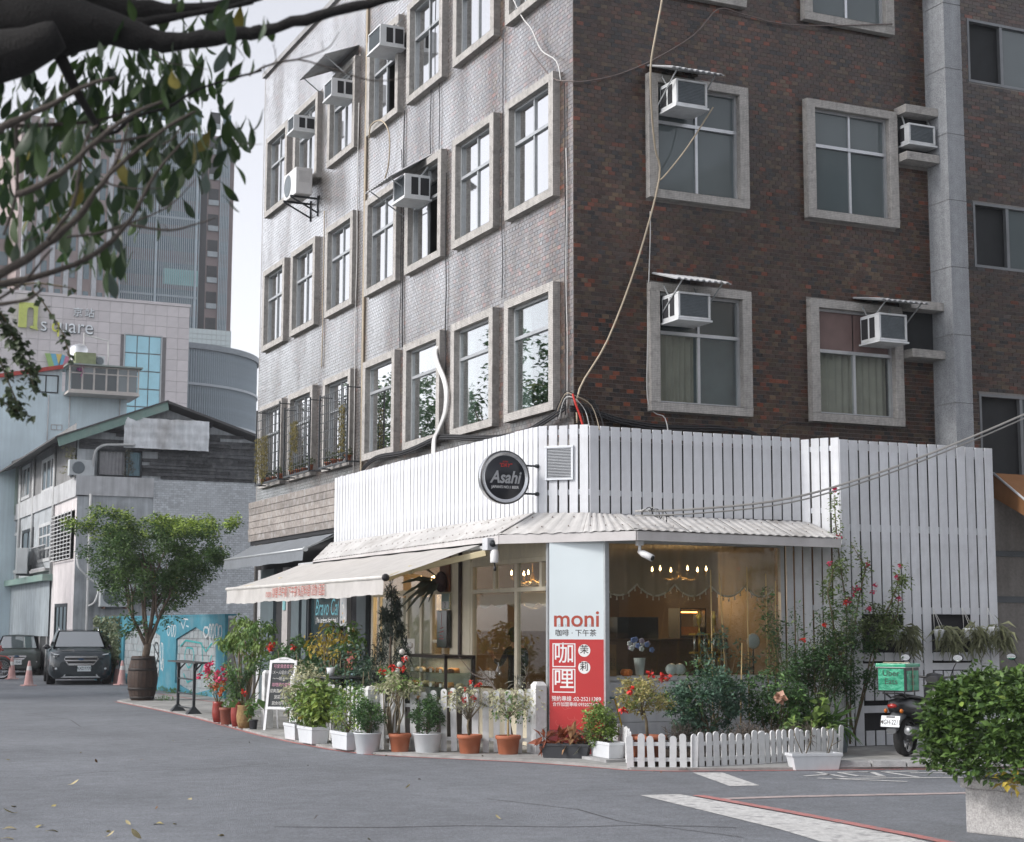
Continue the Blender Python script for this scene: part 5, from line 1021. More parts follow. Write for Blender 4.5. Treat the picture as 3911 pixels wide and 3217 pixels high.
WPOT = M('white_plastic', (.62, .64, .66), .45, .04, 8, streak=.06, dirt=(.45, .43, .40), dirt_amt=.35); BPOT = M('black_planter', (.035, .037, .042), .5, .1); WOVEN = M('woven_basket', (.30, .19, .08), .8, .3, 30, .8, 60); RPOT = M('red_glaze', (.26, .04, .03), .3, .15, 6); DTERRA = M('dark_terracotta', (.23, .07, .045), .6, .15, 8)
# front row
t = pot_plant('white tub with dark green shrub at the bend of the red line', -2.72, .82, 0, .19, .285, 'tub', WPOT); foliage('foliage', t, RS, clumps((-2.70, .82, .50), (.22, .24, .20), 40, 1), (.07, .07, .06), 1500, .042, L_DARK); foliage('young_foliage', t, RS, clumps((-2.70, .82, .58), (.2, .22, .16), 14, 2), (.06, .06, .05), 260, .042, L_MID); stems(t, (-2.72, .82, .25), clumps((-2.7, .82, .5), (.15, .15, .1), 8, 3))
t = pot_plant('terracotta pot with cream variegated standard tree between two white tubs', -2.33, .62, 0, .15, .275); stems(t, (-2.33, .62, .24), [(-2.36, .64, .78)], .012); stems(t, (-2.35, .63, .6), clumps((-2.36, .66, .92), (.25, .28, .1), 10, 4), .005); foliage('foliage', t, RS, clumps((-2.36, .66, .90), (.30, .34, .15), 34, 5), (.08, .08, .06), 620, .055, L_CREAM, droop=.3); foliage('green_foliage', t, RS, clumps((-2.36, .66, .90), (.28, .32, .15), 20, 6), (.08, .08, .06), 280, .05, L_LIGHT, droop=.3)
t = pot_plant('white tub with dense rounded box shrub beside the picket fence', -2.02, .40, 0, .195, .285, 'tub', WPOT); foliage('foliage', t, RS, clumps((-2.02, .40, .54), (.20, .22, .23), 50, 7), (.07, .07, .07), 2100, .038, L_DARK); foliage('young_foliage', t, RS, clumps((-2.02, .40, .62), (.19, .2, .18), 16, 8), (.05, .05, .05), 300, .036, L_MID); stems(t, (-2.02, .4, .25), clumps((-2.02, .4, .5), (.15, .15, .1), 8, 9))
t = pot_plant('terracotta pot with sparse red flowering crown-of-thorns shrub', -1.58, -.02, 0, .165, .28); stems(t, (-1.58, -.02, .24), [(-1.60, -.02, .50)], .022); stems(t, (-1.6, -.02, .45), clumps((-1.6, 0, .78), (.3, .32, .15), 22, 10), .005); foliage('foliage', t, RS, clumps((-1.6, 0, .74), (.32, .34, .20), 26, 11), (.07, .07, .06), 330, .05, L_CREAM, droop=.2); foliage('green_foliage', t, RS, clumps((-1.6, 0, .7), (.3, .3, .18), 12, 12), (.07, .07, .06), 120, .05, L_GREY); flowers(t, clumps((-1.6, 0, .82), (.34, .36, .18), 9, 13), .035, F_RED)
t = pot_plant('terracotta pot with pale variegated shrub nearest the corner sign', -1.16, -.34, 0, .165, .28); stems(t, (-1.16, -.34, .24), [(-1.13, -.3, .58)], .018, M('bamboo', (.45, .33, .15), .6, .1)); stems(t, (-1.15, -.3, .5), clumps((-1.05, -.25, .75), (.35, .35, .15), 18, 14), .005); foliage('foliage', t, RS, clumps((-1.06, -.27, .72), (.42, .42, .20), 40, 15), (.09, .09, .07), 700, .055, L_CREAM, droop=.3); foliage('green_foliage', t, RS, clumps((-1.06, -.27, .62), (.32, .32, .2), 20, 16), (.09, .09, .07), 330, .05, L_MID, droop=.3)
t = thing('planter_box', 'long black planter box with red-brown bromeliads under the corner sign', 'planter', (-.72, -1.2, .03)); box_pot(-.74, -1.22, .03, .66, .22, .19, R(-38), BPOT, t)
for k, (dx, dy) in enumerate(((-.22, .17), (-.06, .05), (.07, -.05), (.2, -.15))):
    c = (-.74+dx, -1.22+dy, .25); foliage('foliage', t, RS, [(c[0], c[1], .27)], (.05, .05, .05), 26, .19, [L_RED, L_RED, leafm('tan_leaf', (.35, .2, .1)), L_GREY][k], flat=1.6, aspect=.35); stems(t, (c[0], c[1], .2), [(c[0]+.02, c[1], .42)], .006)
t = thing('planter_box', 'white planter box with yellow-green bush on a brick by the sign', 'planter', (-.40, -1.75, .05)); box_pot(-.40, -1.72, .07, .24, .62, .20, R(-3), WPOT, t); foliage('foliage', t, RS, clumps((-.44, -1.6, .48), (.20, .28, .24), 46, 17), (.07, .07, .07), 1900, .05, L_LIGHT); foliage('young_foliage', t, RS, clumps((-.44, -1.6, .52), (.18, .24, .2), 14, 18), (.06, .06, .06), 260, .05, L_YOUNG); stems(t, (-.42, -1.6, .2), clumps((-.44, -1.6, .45), (.13, .2, .18), 12, 19))
mb = MB(); mb.box(-.62, -.22, -2.1, -1.38, .035, .068); tag(mb.build('stone_plinth', CONC), 'rough stone plinth under the white planter by the sign', 'plinth')
# left row: boxes with variegated bushes
for k, (x, y, lx, m1, m2) in enumerate(((-2.86, 3.55, .5, L_CREAM, L_MID), (-2.88, 2.72, .62, L_LIGHT, L_YOUNG), (-2.80, 1.42, .62, L_MID, L_YOUNG))):
    t = thing('planter_box', 'white trough '+['farthest along the red line with cream variegated bush', 'with broad yellow-green leaves in the middle of the row', 'with fine yellow-green bush next to the white tub'][k], 'planter', (x, y, .03), group='white troughs along the kerb'); box_pot(x, y, .03, .28, lx, .24, R(3), WPOT, t)
    foliage('foliage', t, RS, clumps((x+.05, y, .62), (.26, .42, .36), 50, 20+k), (.09, .10, .08), (1000, 620, 1300)[k], (.06, .12, .045)[k], m1, droop=.2, aspect=(.5, .42, .5)[k]); foliage('green_foliage', t, RS, clumps((x+.05, y, .58), (.24, .40, .33), 40, 30+k), (.09, .10, .08), (700, 380, 700)[k], (.055, .11, .045)[k], m2, droop=.2); stems(t, (x, y, .25), clumps((x, y, .6), (.2, .3, .25), 12, 40+k))
    if k == 0: foliage('white_foliage', t, RS, clumps((x+.08, y-.1, .95), (.26, .5, .22), 30, 44), (.09, .10, .08), 520, .06, L_CREAM)
    if k == 1: flowers(t, [(x-.2, y+.3, .62), (x-.22, y-.1, .42)], .05, L_YEL)
# five pots before the gate
g5 = 'pots before the café gate'
t = pot_plant('tall dark red glazed pot with pink bougainvillea farthest from the gate post', -2.83, 8.35, .03, .105, .36, 'jar', RPOT, g5); stems(t, (-2.83, 8.35, .3), clumps((-2.85, 8.4, .75), (.2, .45, .22), 16, 50), .005); foliage('foliage', t, RS, clumps((-2.84, 8.35, .75), (.2, .45, .25), 26, 51), (.07, .1, .07), 420, .055, L_MID); flowers(t, clumps((-2.9, 8.45, .84), (.2, .75, .24), 28, 52), .055, F_PINK)
t = pot_plant('short terracotta pot in front of the red glazed pots', -2.87, 7.63, .03, .12, .29, 'round', DTERRA, g5); foliage('foliage', t, RS, clumps((-2.87, 7.62, .52), (.14, .2, .2), 20, 53), (.06, .06, .06), 300, .05, L_MID); flowers(t, clumps((-2.9, 7.7, .62), (.15, .25, .15), 8, 54), .045, leafm('orange_petal', (.5, .12, .03)))
t = pot_plant('tall red glazed pot with upright zamia fronds', -2.86, 6.98, .03, .105, .43, 'jar', RPOT, g5)
for k in range(20):
    a = rnd.uniform(0, 6.28); L = rnd.uniform(.4, .7); tip = (-2.83+L*.4*math.cos(a), 6.95+L*.6*math.sin(a), .40+L); P = [Vector((-2.86, 6.98, .38)).lerp(Vector(tip), s)+Vector((0, 0, .12*math.sin(s*3))) for s in np.linspace(.15, 1, 14)]; mb = MB(); mb.tube(P[::3], .007, 4); mb.build('stem', GSTEM, t)
    foliage('frond', t, RS, P, (.03, .03, .02), 40, .085, L_DARK if k % 3 else L_MID, aspect=.3, flat=.8)
t = pot_plant('tan woven basket pot with broad-leaved plant', -2.87, 6.48, .03, .13, .38, 'jar', WOVEN, g5)
for k in range(9):
    a = k*.75; c = Vector((-2.87+.2*math.cos(a), 6.35+.3*math.sin(a), .45+.09*(k % 3))); mb = MB(); mb.tube([(-2.87, 6.48, .34), (-2.87+.1*math.cos(a), 6.42+.12*math.sin(a), .48), c], .006, 4); mb.build('stem', GSTEM, t)
    foliage('leaf', t, RS, [c], (.01, .01, .01), 1, .2, L_MID, aspect=.62, droop=.5)
flowers(t, [(-2.92, 6.3, .62)], .06, F_RED)
t = pot_plant('small black pot at the foot of the white gate post', -2.82, 6.10, .03, .075, .16, 'round', BPOT, g5); foliage('foliage', t, RS, clumps((-2.82, 6.08, .33), (.12, .15, .15), 12, 56), (.05, .05, .05), 80, .09, L_MID)
# taller plants behind the fence
def bush(label, base, c, r, k, n, size, mat, seed, mat2=None, n2=0, trunk=.012, cat='plant', name='garden_bush', spread=.1, **kw):
    t = thing(name, label, cat, base); stems(t, base, clumps(c, (r[0]*.8, r[1]*.8, r[2]*.7), 14, seed+1), trunk, bend=.1, name='stem')
    foliage('foliage', t, RS, clumps(c, r, k, seed), (spread, spread, spread*.8), n, size, mat, **kw)
    if mat2: foliage('young_foliage', t, RS, clumps((c[0], c[1], c[2]+r[2]*.2), r, max(6, k//3), seed+2), (spread, spread, spread*.8), n2, size, mat2, **kw)
    return t
bush('tall schefflera with drooping pale leaf clusters behind the pots', (-2.05, 9.4, .05), (-2.05, 9.35, 1.48), (.45, .95, .45), 32, 1000, .11, L_LIGHT, 60, L_MID, 350, .02, droop=.8, spread=.14, aspect=.4)
t = bush('dark leafy shrub with red flower heads behind the gate post', (-1.9, 7.0, .05), (-1.9, 7.0, 1.1), (.45, 1.5, .42), 66, 2800, .07, L_DARK, 63, L_MID, 500, .015); flowers(t, [(-2.2, 7.28, 1.34), (-2.22, 7.15, 1.38), (-2.23, 7.2, 1.30), (-2.2, 7.42, 1.36), (-2.2, 6.0, 1.38)], .055, F_RED)
bush('dark leafy shrub between the gate and the cedar', (-1.7, 4.6, .05), (-1.7, 4.5, 1.0), (.45, 1.0, .42), 50, 1900, .075, L_BLUE, 66, L_MID, 300)
t = bush('thin tree with yellowing leaves in tiers beside the cedar', (-1.75, 5.1, .05), (-1.75, 5.1, 1.48), (.4, 1.0, .26), 24, 280, .10, L_YEL, 69, L_MID, 200, .016, droop=.6, spread=.13)
t = thing('cedar_tree', 'dark conical cedar hung with pale baubles beside the picket fence', 'tree', (-1.95, 2.05, .05)); mb = MB(); mb.tube([(-1.95, 2.05, .05), (-1.95, 2.06, 1.2), (-1.94, 2.05, 2.3)], [.03, .02, .006], 6); mb.build('trunk', BARK, t)
cs = []; s_ = np.random.RandomState(71)
for k in range(150): tt = s_.uniform(0, 1)**1.25; rr_ = (.34 if tt > .3 else .34-.1*(.3-tt))*(1-tt)**.75*s_.uniform(.5, 1.1)+.03; a = s_.uniform(0, 6.28); cs.append((-1.95+rr_*math.cos(a), 2.05+rr_*math.sin(a), .55+1.75*tt))
foliage('foliage', t, RS, cs, (.035, .035, .09), 4600, .075, leafm('cedar_leaf', (0.026, 0.041, 0.029)), flat=2.2, aspect=.22)
for k in range(9): c = cs[k*14]; a = math.atan2(c[1]-2.05, c[0]+1.95); mb = MB(); mb.ellipsoid((-1.95+(abs(c[0]+1.95)+.12)*math.cos(3.6+k*.25), 2.05+.34*math.sin(3.6+k*.25), .72+k*.09), .045, .045, .045, 10, 7); mb.build('bauble', M('pearl_bauble', (.55, .53, .50), .25), t)
bush('small spreading juniper below the cedar', (-2.05, 2.5, .05), (-2.05, 2.55, .85), (.28, .45, .35), 30, 1500, .06, leafm('juniper_leaf', (0.060, 0.101, 0.060)), 73, aspect=.22, spread=.09)
t = bush('poinsettia with red heads in front of the cedar', (-2.3, 1.0, .05), (-2.3, 1.0, .98), (.16, .45, .18), 12, 160, .07, L_MID, 75); flowers(t, [(-2.3, .56, 1.27), (-2.3, .98, 1.14), (-2.32, 1.02, 1.17), (-2.3, 1.2, 1.07), (-2.3, 1.45, 1.08), (-2.3, .62, 1.13)], .05, F_RED)
# driftwood branch with glass bulbs at the side window
dw = thing('driftwood_branch', 'bare driftwood branch hung with clear glass bulbs at the side window', 'branch', (-.85, .2, .05))
mb = MB(); mb.tube([(-.85, .15, .05), (-.9, .3, .6), (-1.0, .6, .95), (-1.05, .9, 1.15)], [.03, .026, .018, .007], 6); mb.tube([(-.9, .3, .6), (-.85, .0, .85), (-.8, -.2, 1.1)], [.02, .014, .006], 6); mb.tube([(-1.0, .6, .95), (-1.1, 1.0, 1.05), (-1.2, 1.3, 1.3)], [.015, .01, .004], 6); mb.build('branch', M('driftwood', (.12, .10, .085), .9, .2, 20), dw)
for c in ((-1.1, 1.0, .92), (-.95, .45, 1.18), (-.85, -.05, 1.02)): mb = MB(); mb.lathe([(.001, -.14), (.03, -.13), (.042, -.09), (.03, -.04), (.012, 0), (.012, .04)], c, 12); mb.build('glass_bulb', glass('bulb_glass', (.85, .88, .88), .08, 2.0), dw)
foliage('air_plant', dw, RS, [(-.85, .05, .95), (-.82, -.15, 1.05)], (.04, .04, .04), 40, .13, L_GREY, aspect=.12, flat=1.5)
# table behind the fence
tb = thing('cafe_table', 'small dark round table with a white pot behind the fence', 'table', (-2.1, 3.6, .04)); mb = MB(); mb.lathe([(.001, .92), (.55, .92), (.56, .95), (.001, .95)], (-2.1, 3.7, 0), 24); mb.build('top', STEEL_DK, tb); mb = MB(); mb.cyl((-2.1, 3.7, .04), (-2.1, 3.7, .92), .035, n=8); mb.lathe([(.25, .04), (.25, .06), (.04, .09)], (-2.1, 3.7, 0), 16); mb.build('leg', STEEL_DK, tb)
mb = MB(); mb.lathe([(.001, .952), (.05, .952), (.07, 1.08), (.062, 1.08), (.05, .97)], (-2.25, 3.85, 0), 14); tag(mb.build('white_cup', WPOT), 'white cup shaped pot on the round café table', 'pot')
# ------------------------------------------------------------------ picket fences and posts
def picket_mesh(h, wd, th=.018, gap=.0):
    pts = [(-wd/2, 0), (wd/2, 0), (wd/2, h-wd*.45)] + [(wd/2*math.cos(a*math.pi/6), h-wd*.45+wd*.45*math.sin(a*math.pi/6)) for a in range(1, 6)] + [(-wd/2, h-wd*.45)]
    mb = MB(); mb.prism(pts, lambda u, v, d: (u, d, v), 0, th); return mb.mesh('picket', WORN_WHITE)
def picket_run(parent, path, h, wd, pitch, z=.02, rail=(.2, .7), lean=.03):
    ms = [picket_mesh(h*s, wd) for s in (.96, 1.0, 1.03)]
    for a, b in zip(path[:-1], path[1:]):
        a = Vector((*a, 0)); b = Vector((*b, 0)); L = (b-a).length; d = (b-a)/L; n = int(L/pitch); ang = math.atan2(d.y, d.x)
        for i in range(n+1):
            p = a+d*(i*L/max(n, 1)); link('picket', rnd.choice(ms), parent, (p.x, p.y, z+rnd.uniform(-.008, .008)), (rnd.uniform(-.03, .03), rnd.uniform(-lean, lean), ang+rnd.uniform(-.04, .04)))
        nrm = Vector((-d.y, d.x, 0))
        for s in rail: mb = MB(); mb.bar(a+nrm*.03+Vector((0, 0, h*s)), b+nrm*.03+Vector((0, 0, h*s)), .022, .045); mb.build('rail', WORN_WHITE, parent)
fe = thing('picket_fence', 'waist high white picket fence behind the pot row', 'fence', (-1.7, .3, .03), group='white picket fences'); picket_run(fe, [(-2.52, 1.25), (-2.10, .72), (-1.45, .10), (-.82, -.30)], .82, .085, .145, .035, (.25, .78))
fe2 = thing('picket_fence', 'white picket fence along the kerb half hidden by the troughs', 'fence', (-2.5, 3, .03), group='white picket fences'); picket_run(fe2, [(-2.46, 4.95), (-2.52, 1.3)], .82, .085, .15, .035, (.25, .78))
fe3 = thing('low_picket_fence', 'knee high white picket edging round the front garden bed', 'fence', (1, -3, .02), group='white picket fences'); picket_run(fe3, [(-.66, -2.80), (.05, -3.10), (1.1, -2.98), (2.66, -2.45)], .41, .082, .112, .02, (.3, .75), .06)
fe4 = thing('low_picket_fence', 'short return of knee high picket edging towards the sign', 'fence', (-.3, -2, .02), group='white picket fences'); picket_run(fe4, [(.02, -1.1), (-.28, -1.95), (-.62, -2.72)], .43, .08, .125, .035, (.3, .75), .05)
for k, (x, y, h) in enumerate(((-2.50, 6.40, .95), (-2.42, 5.05, .92), (-2.53, 1.22, .86), (-.74, -.40, .95))):
    mb = MB(); mb.box(x-.08, x+.08, y-.08, y+.08, .035, h-.02); mb.hexa([(x-.085, y-.085, h-.02), (x+.085, y-.085, h-.02), (x+.085, y+.085, h-.02), (x-.085, y+.085, h-.02), (x-.05, y-.05, h+.03), (x+.05, y-.05, h+.03), (x+.05, y+.05, h+.03), (x-.05, y+.05, h+.03)])
    tag(mb.build('fence_post', WORN_WHITE, None), 'square white '+['gate post beside the woven basket pot', 'gate post behind the chalkboard', 'fence post at the bend behind the terracotta pot', 'fence post beside the corner sign'][k], 'post', 'white fence posts')
# ------------------------------------------------------------------ chalkboard
cb = thing('chalkboard_easel', 'white framed chalkboard easel with handwritten menu by the gate', 'chalkboard', (-2.46, 5.75, .035), R(-38), None, True); cb.scale = (.79, .79, .79)
tl = lambda u, v, d: (u, -.20+v*.22-d, v*1.0)   # leaning face, local
mb = MB(); ring(mb, lambda u, v, d: tl(u, v, d), -.30, .30, .42, 1.42, .055, -.015, .02); mb.build('frame', WHITE, cb, bevel=.004)
mb = MB()
for s in (-1, 1): mb.bar(tl(s*.275, .42, .0), tl(s*.275, .0, .0), .05, .03)
mb.build('front_legs', WHITE, cb); mb = MB()
for s in (-1, 1): mb.bar(tl(s*.22, 1.3, -.05), (s*.22, .42, 0.0), .035, .025)
mb.build('rear_legs', WHITE, cb)
mb = MB(); fbox(mb, tl, -.25, .25, .47, 1.37, -.008, .004); mb.build('board', M('chalkboard', (.025, .03, .033), .7, .1), cb)
mb = MB(); mb.prism([(-.24+.48*i/10, 1.42+.06*math.sin(math.pi*i/10)) for i in range(11)], tl, -.01, .015); mb.build('header', WHITE, cb)
text_mb('Welcome!', .06, lambda a, b: tl(a, 1.435+b, .0165), sx=.9, shear=.3).build('lettering', DTXT, cb)
CHALK = M('chalk', (.55, .55, .53), .9, .1); CHALKP = M('chalk_pink', (.55, .28, .36), .9, .1)
for k, (s_, m_) in enumerate((('可愛漢堡套餐', CHALKP), ('ㄨㄨ一人組合火之選', CHALK), ('～～晴天～～', CHALK), ('咖哩雞肉套餐', CHALKP), ('經典直火牛小排', CHALK), ('菠菜焗炒', CHALK), ('蔬食咖哩飯', CHALK))):
    text_mb(s_, .085, lambda a, b, k=k: tl(a, 1.29-k*.125+b, .006), sx=.72 if k == 1 else .82).build('lettering', m_, cb)
# ------------------------------------------------------------------ front garden bed
bed = MB(); bed.prism([(-.55, -2.72), (.05, -3.02), (1.1, -2.9), (2.6, -2.4), (3.4, -1.1), (.1, -.8)], lambda u, v, d: (u, v, d), .03, .09); tag(bed.build('garden_bed', SOIL), kind='structure')
bush('dense glossy dark hedge shrub below the shop window', (.98, -1.9, .09), (.98, -1.85, .72), (.58, .42, .46), 110, 5200, .06, L_BLUE, 80, L_DARK, 900, .014, 'shrub', spread=.1)
t = thing('potted_plant', 'terracotta pot with cream variegated tree and red blooms in the garden bed', 'potted plant', (-.14, -2.3, .09), group='garden bed plants'); pot_mb(-.14, -2.3, .09, .24, .28).build('pot', TERRA, t); stems(t, (-.14, -2.3, .33), [(-.2, -2.28, .72)], .022); stems(t, (-.2, -2.28, .62), clumps((-.2, -2.3, .9), (.3, .3, .15), 14, 83), .006); foliage('foliage', t, RS, clumps((-.18, -2.3, .88), (.42, .36, .24), 60, 84), (.08, .08, .07), 1300, .055, leafm('gold_cream_leaf', (.38, .34, .14))); foliage('green_foliage', t, RS, clumps((-.18, -2.3, .85), (.4, .34, .22), 30, 85), (.08, .08, .07), 420, .05, L_LIGHT); flowers(t, [(-.2, -2.5, 1.12), (-.05, -2.5, 1.08), (.0, -2.52, 1.1), (-.5, -2.5, .95), (-.55, -2.4, .7)], .06, F_RED)
t = bush('rose bush with one peach bloom in the garden bed', (2.0, -1.9, .09), (2.02, -1.9, .72), (.50, .40, .40), 70, 2300, .06, L_DARK, 86, L_MID, 500, .012, 'shrub', spread=.1); flowers(t, [(1.83, -2.3, .80)], .09, F_PEACH, petals=9); foliage('young_foliage', t, RS, clumps((2.05, -2.25, .42), (.25, .1, .25), 14, 88), (.06, .05, .06), 200, .09, L_MID)
dl = thing('dried_lavender', 'dry grey lavender strip along the low picket edging', 'plant', (.9, -2.5, .09)); foliage('foliage', dl, RS, [(x, -2.55+.1*math.sin(x*5), .28+.06*math.sin(x*7)) for x in np.linspace(.1, 2.0, 40)], (.09, .12, .14), 2600, .10, leafm('dry_leaf', (.17, .145, .12)), flat=2.0, aspect=.12)
gp = thing('planter_box', 'large blue-grey planter box at the end of the garden bed', 'planter', (2.6, -2.0, .06)); box_pot(2.68, -2.02, .06, .68, .4, .33, R(10), M('blue_grey_plastic', (.14, .17, .19), .5, .1), gp); foliage('grass', gp, RS, [(2.55+.1*k, -2.02, .42) for k in range(4)], (.06, .06, .02), 200, .38, L_MID, aspect=.05, flat=.9); foliage('foliage', gp, RS, clumps((2.42, -2.25, .62), (.2, .1, .25), 12, 90), (.05, .05, .05), 40, .13, L_LIGHT, aspect=.8)
# climbing roses and bougainvillea
cl = thing('climbing_rose', 'tangled climbing rose thicket at the right end of the shop window', 'shrub', (2.75, -1.7, .2)); r9 = random.Random(9); cts = []
for k in range(26):
    x = r9.uniform(2.1, 3.7); zt = r9.uniform(1.2, 2.2); y = r9.uniform(-1.75, -1.3); P = [(2.7+r9.uniform(-.2, .3), -1.75, .35), (x*.6+2.75*.4, y, .35+(zt-.35)*.5), (x+r9.uniform(-.1, .1), y+r9.uniform(-.1, .1), zt)]; mb = MB(); mb.tube([Vector(P[0]).lerp(Vector(P[1]), s) for s in (0, .5)]+[Vector(P[1]), Vector(P[1]).lerp(Vector(P[2]), .5)+Vector((.04, 0, .03)), Vector(P[2])], [.009, .008, .007, .005, .003], 5); mb.build('cane', GSTEM if k % 2 else STEM, cl)
    for s in np.linspace(.25, 1, 9): q_ = Vector(P[1]).lerp(Vector(P[2]), s); cts.append((q_.x+r9.uniform(-.07, .07), q_.y, q_.z))
foliage('foliage', cl, RS, cts, (.13, .11, .12), 3400, .05, L_DARK); foliage('young_foliage', cl, RS, cts[::2], (.13, .11, .12), 1300, .05, leafm('dull_leaf', (0.153, 0.203, 0.081))); foliage('low_foliage', cl, RS, clumps((2.75, -1.75, .95), (.62, .3, .5), 60, 91), (.1, .1, .1), 2300, .055, L_DARK); flowers(cl, [(2.95, -1.75, 1.75), (3.3, -1.6, 1.35), (3.05, -1.7, 1.3), (2.6, -1.72, 1.55), (3.4, -1.6, 2.05)], .04, F_RED); foliage('dry_foliage', cl, RS, cts[::3], (.14, .1, .12), 420, .05, L_GREY)
bg_ = thing('bougainvillea', 'bougainvillea climbing the tall slat screen with scattered pink-red bracts', 'climber', (3.7, -1.3, .1)); cts = []
for P in ([(3.6, -1.3, .1), (3.65, -1.25, 1.2), (3.72, -1.2, 2.0), (3.62, -1.2, 2.6), (3.58, -1.18, 3.1), (3.58, -1.15, 3.6)], [(3.65, -1.3, .1), (3.7, -1.3, 1.3), (3.85, -1.3, 2.1), (3.95, -1.35, 2.55), (3.75, -1.3, 2.9)], [(3.7, -1.3, .2), (4.0, -1.35, 1.3), (4.3, -1.4, 2.0), (4.5, -1.4, 2.4), (4.68, -1.4, 2.36)], [(3.7, -1.3, .2), (4.1, -1.4, 1.5), (4.45, -1.4, 1.9), (4.52, -1.4, 2.6)], [(3.7, -1.3, .3), (3.3, -1.5, 1.6), (3.15, -1.55, 2.2), (3.3, -1.5, 2.55), (3.6, -1.4, 2.6)]):
    mb = MB(); mb.tube(P, [.016]+[.011]*(len(P)-2)+[.003], 5); mb.build('cane', STEM, bg_)
    for a, b in zip(P[1:-1], P[2:]):
        for s in np.linspace(0, 1, 10): cts.append(tuple(Vector(a).lerp(Vector(b), s)))
foliage('foliage', bg_, RS, cts, (.10, .07, .10), 2100, .055, leafm('boug_leaf', (0.153, 0.213, 0.071))); foliage('crown_foliage', bg_, RS, clumps((4.15, -1.38, 1.75), (.38, .2, .35), 40, 93), (.09, .08, .09), 1700, .05, leafm('olive_leaf', (0.122, 0.162, 0.060))); foliage('low_foliage', bg_, RS, clumps((3.6, -1.4, 1.2), (.5, .25, .55), 50, 94), (.1, .1, .1), 2300, .055, L_DARK); flowers(bg_, [(3.58, -1.2, 3.66), (3.6, -1.22, 3.0), (3.5, -1.25, 2.9), (3.95, -1.4, 2.6), (3.75, -1.35, 2.25), (3.72, -1.36, 2.2), (3.8, -1.36, 2.26), (3.65, -1.33, 2.08), (3.68, -1.32, 2.1), (4.05, -1.42, 2.3), (4.02, -1.42, 2.22), (4.5, -1.42, 2.58), (4.45, -1.42, 2.42), (3.95, -1.4, 1.98), (3.15, -1.6, 2.6), (4.47, -1.42, 2.12)], .045, F_PINK)
foliage('sparse_foliage', bg_, RS, clumps((3.35, -1.45, 2.0), (.3, .12, .6), 30, 95), (.06, .05, .06), 420, .055, L_MID)
for k, (a, b) in enumerate((((1.43, -1.3, .5), (1.6, -1.0, 2.5)), ((1.79, -1.1, .4), (1.74, -1.0, 2.45)), ((2.13, -1.1, .4), (2.19, -1.0, 2.55)), ((2.45, -1.1, .4), (2.50, -1.0, 2.46)), ((2.55, -1.1, .4), (2.66, -1.0, 2.36)), ((1.83, -1.35, .4), (1.9, -1.3, 1.5)))):
    mb = MB(); mb.tube([a, b], [.011, .008], 6); tag(mb.build('bamboo_stake', M('bamboo', (.45, .33, .15), .6, .1)), 'thin bamboo garden stake, '+['leaning one nearest the sign', 'second from the sign', 'third from the sign', 'fourth from the sign', 'tallest thick one beside the thicket', 'short one in the middle'][k], 'stake', 'bamboo stakes')
rb = thing('young_rose', 'thin leafy rose stems in front of the golden trophy', 'plant', (1.75, -1.25, .1)); cts = clumps((1.75, -1.2, 1.35), (.5, .15, .4), 26, 97); stems(rb, (1.7, -1.25, .4), cts[:14], .006); foliage('foliage', rb, RS, cts, (.08, .06, .08), 620, .055, L_BLUE)
t = thing('planter_box', 'white planter box with bare stems standing in the road by the low fence', 'planter', (1.42, -3.62, .0)); box_pot(1.42, -3.62, .004, .66, .24, .2, R(-12), WPOT, t); stems(t, (1.3, -3.6, .16), [(1.15, -3.6, .55), (1.4, -3.62, .6), (1.38, -3.6, .42)], .006); stems(t, (1.6, -3.65, .16), [(1.7, -3.64, .5), (1.58, -3.66, .55), (1.8, -3.66, .35)], .006); foliage('foliage', t, RS, [(1.15, -3.6, .55), (1.4, -3.62, .6), (1.7, -3.64, .52)], (.05, .05, .04), 36, .08, L_LIGHT, aspect=.7)
# hanging baskets on the tall screen
for k, (x, z, y) in enumerate(((4.63, 1.63, -1.18), (5.37, 1.63, -1.18), (5.91, 1.65, -1.18), (6.37, 1.67, -1.18))):
    t = thing('hanging_basket', 'white hanging pot with grassy spider plant, '+['nearest the bougainvillea', 'second from the bougainvillea', 'third from the bougainvillea', 'at the end of the tall screen'][k], 'hanging pot', (x, y, z-.1), group='hanging pots on the slat screen')
    mb = MB(); mb.lathe([(.001, -.1), (.065, -.1), (.085, .03), (.09, .06), (.08, .06)], (x, y, z), 16); mb.build('pot', WPOT, t)
    for a in (0, 2.1, 4.2): mb = MB(); mb.tube([(x+.08*math.cos(a), y+.08*math.sin(a), z+.06), (x+.015, -1.03, z+.36)], .004, 4); mb.build('cord', WIRE_WHT, t)
    foliage('foliage', t, RS, [(x+.06, y-.05, z+.06), (x+.12, y-.06, z-.02), (x+.16, y-.05, z-.12)], (.07, .05, .07), 170, .24, leafm('spider_leaf', (0.232, 0.246, 0.145)), droop=.7, aspect=.06, fold=.3)
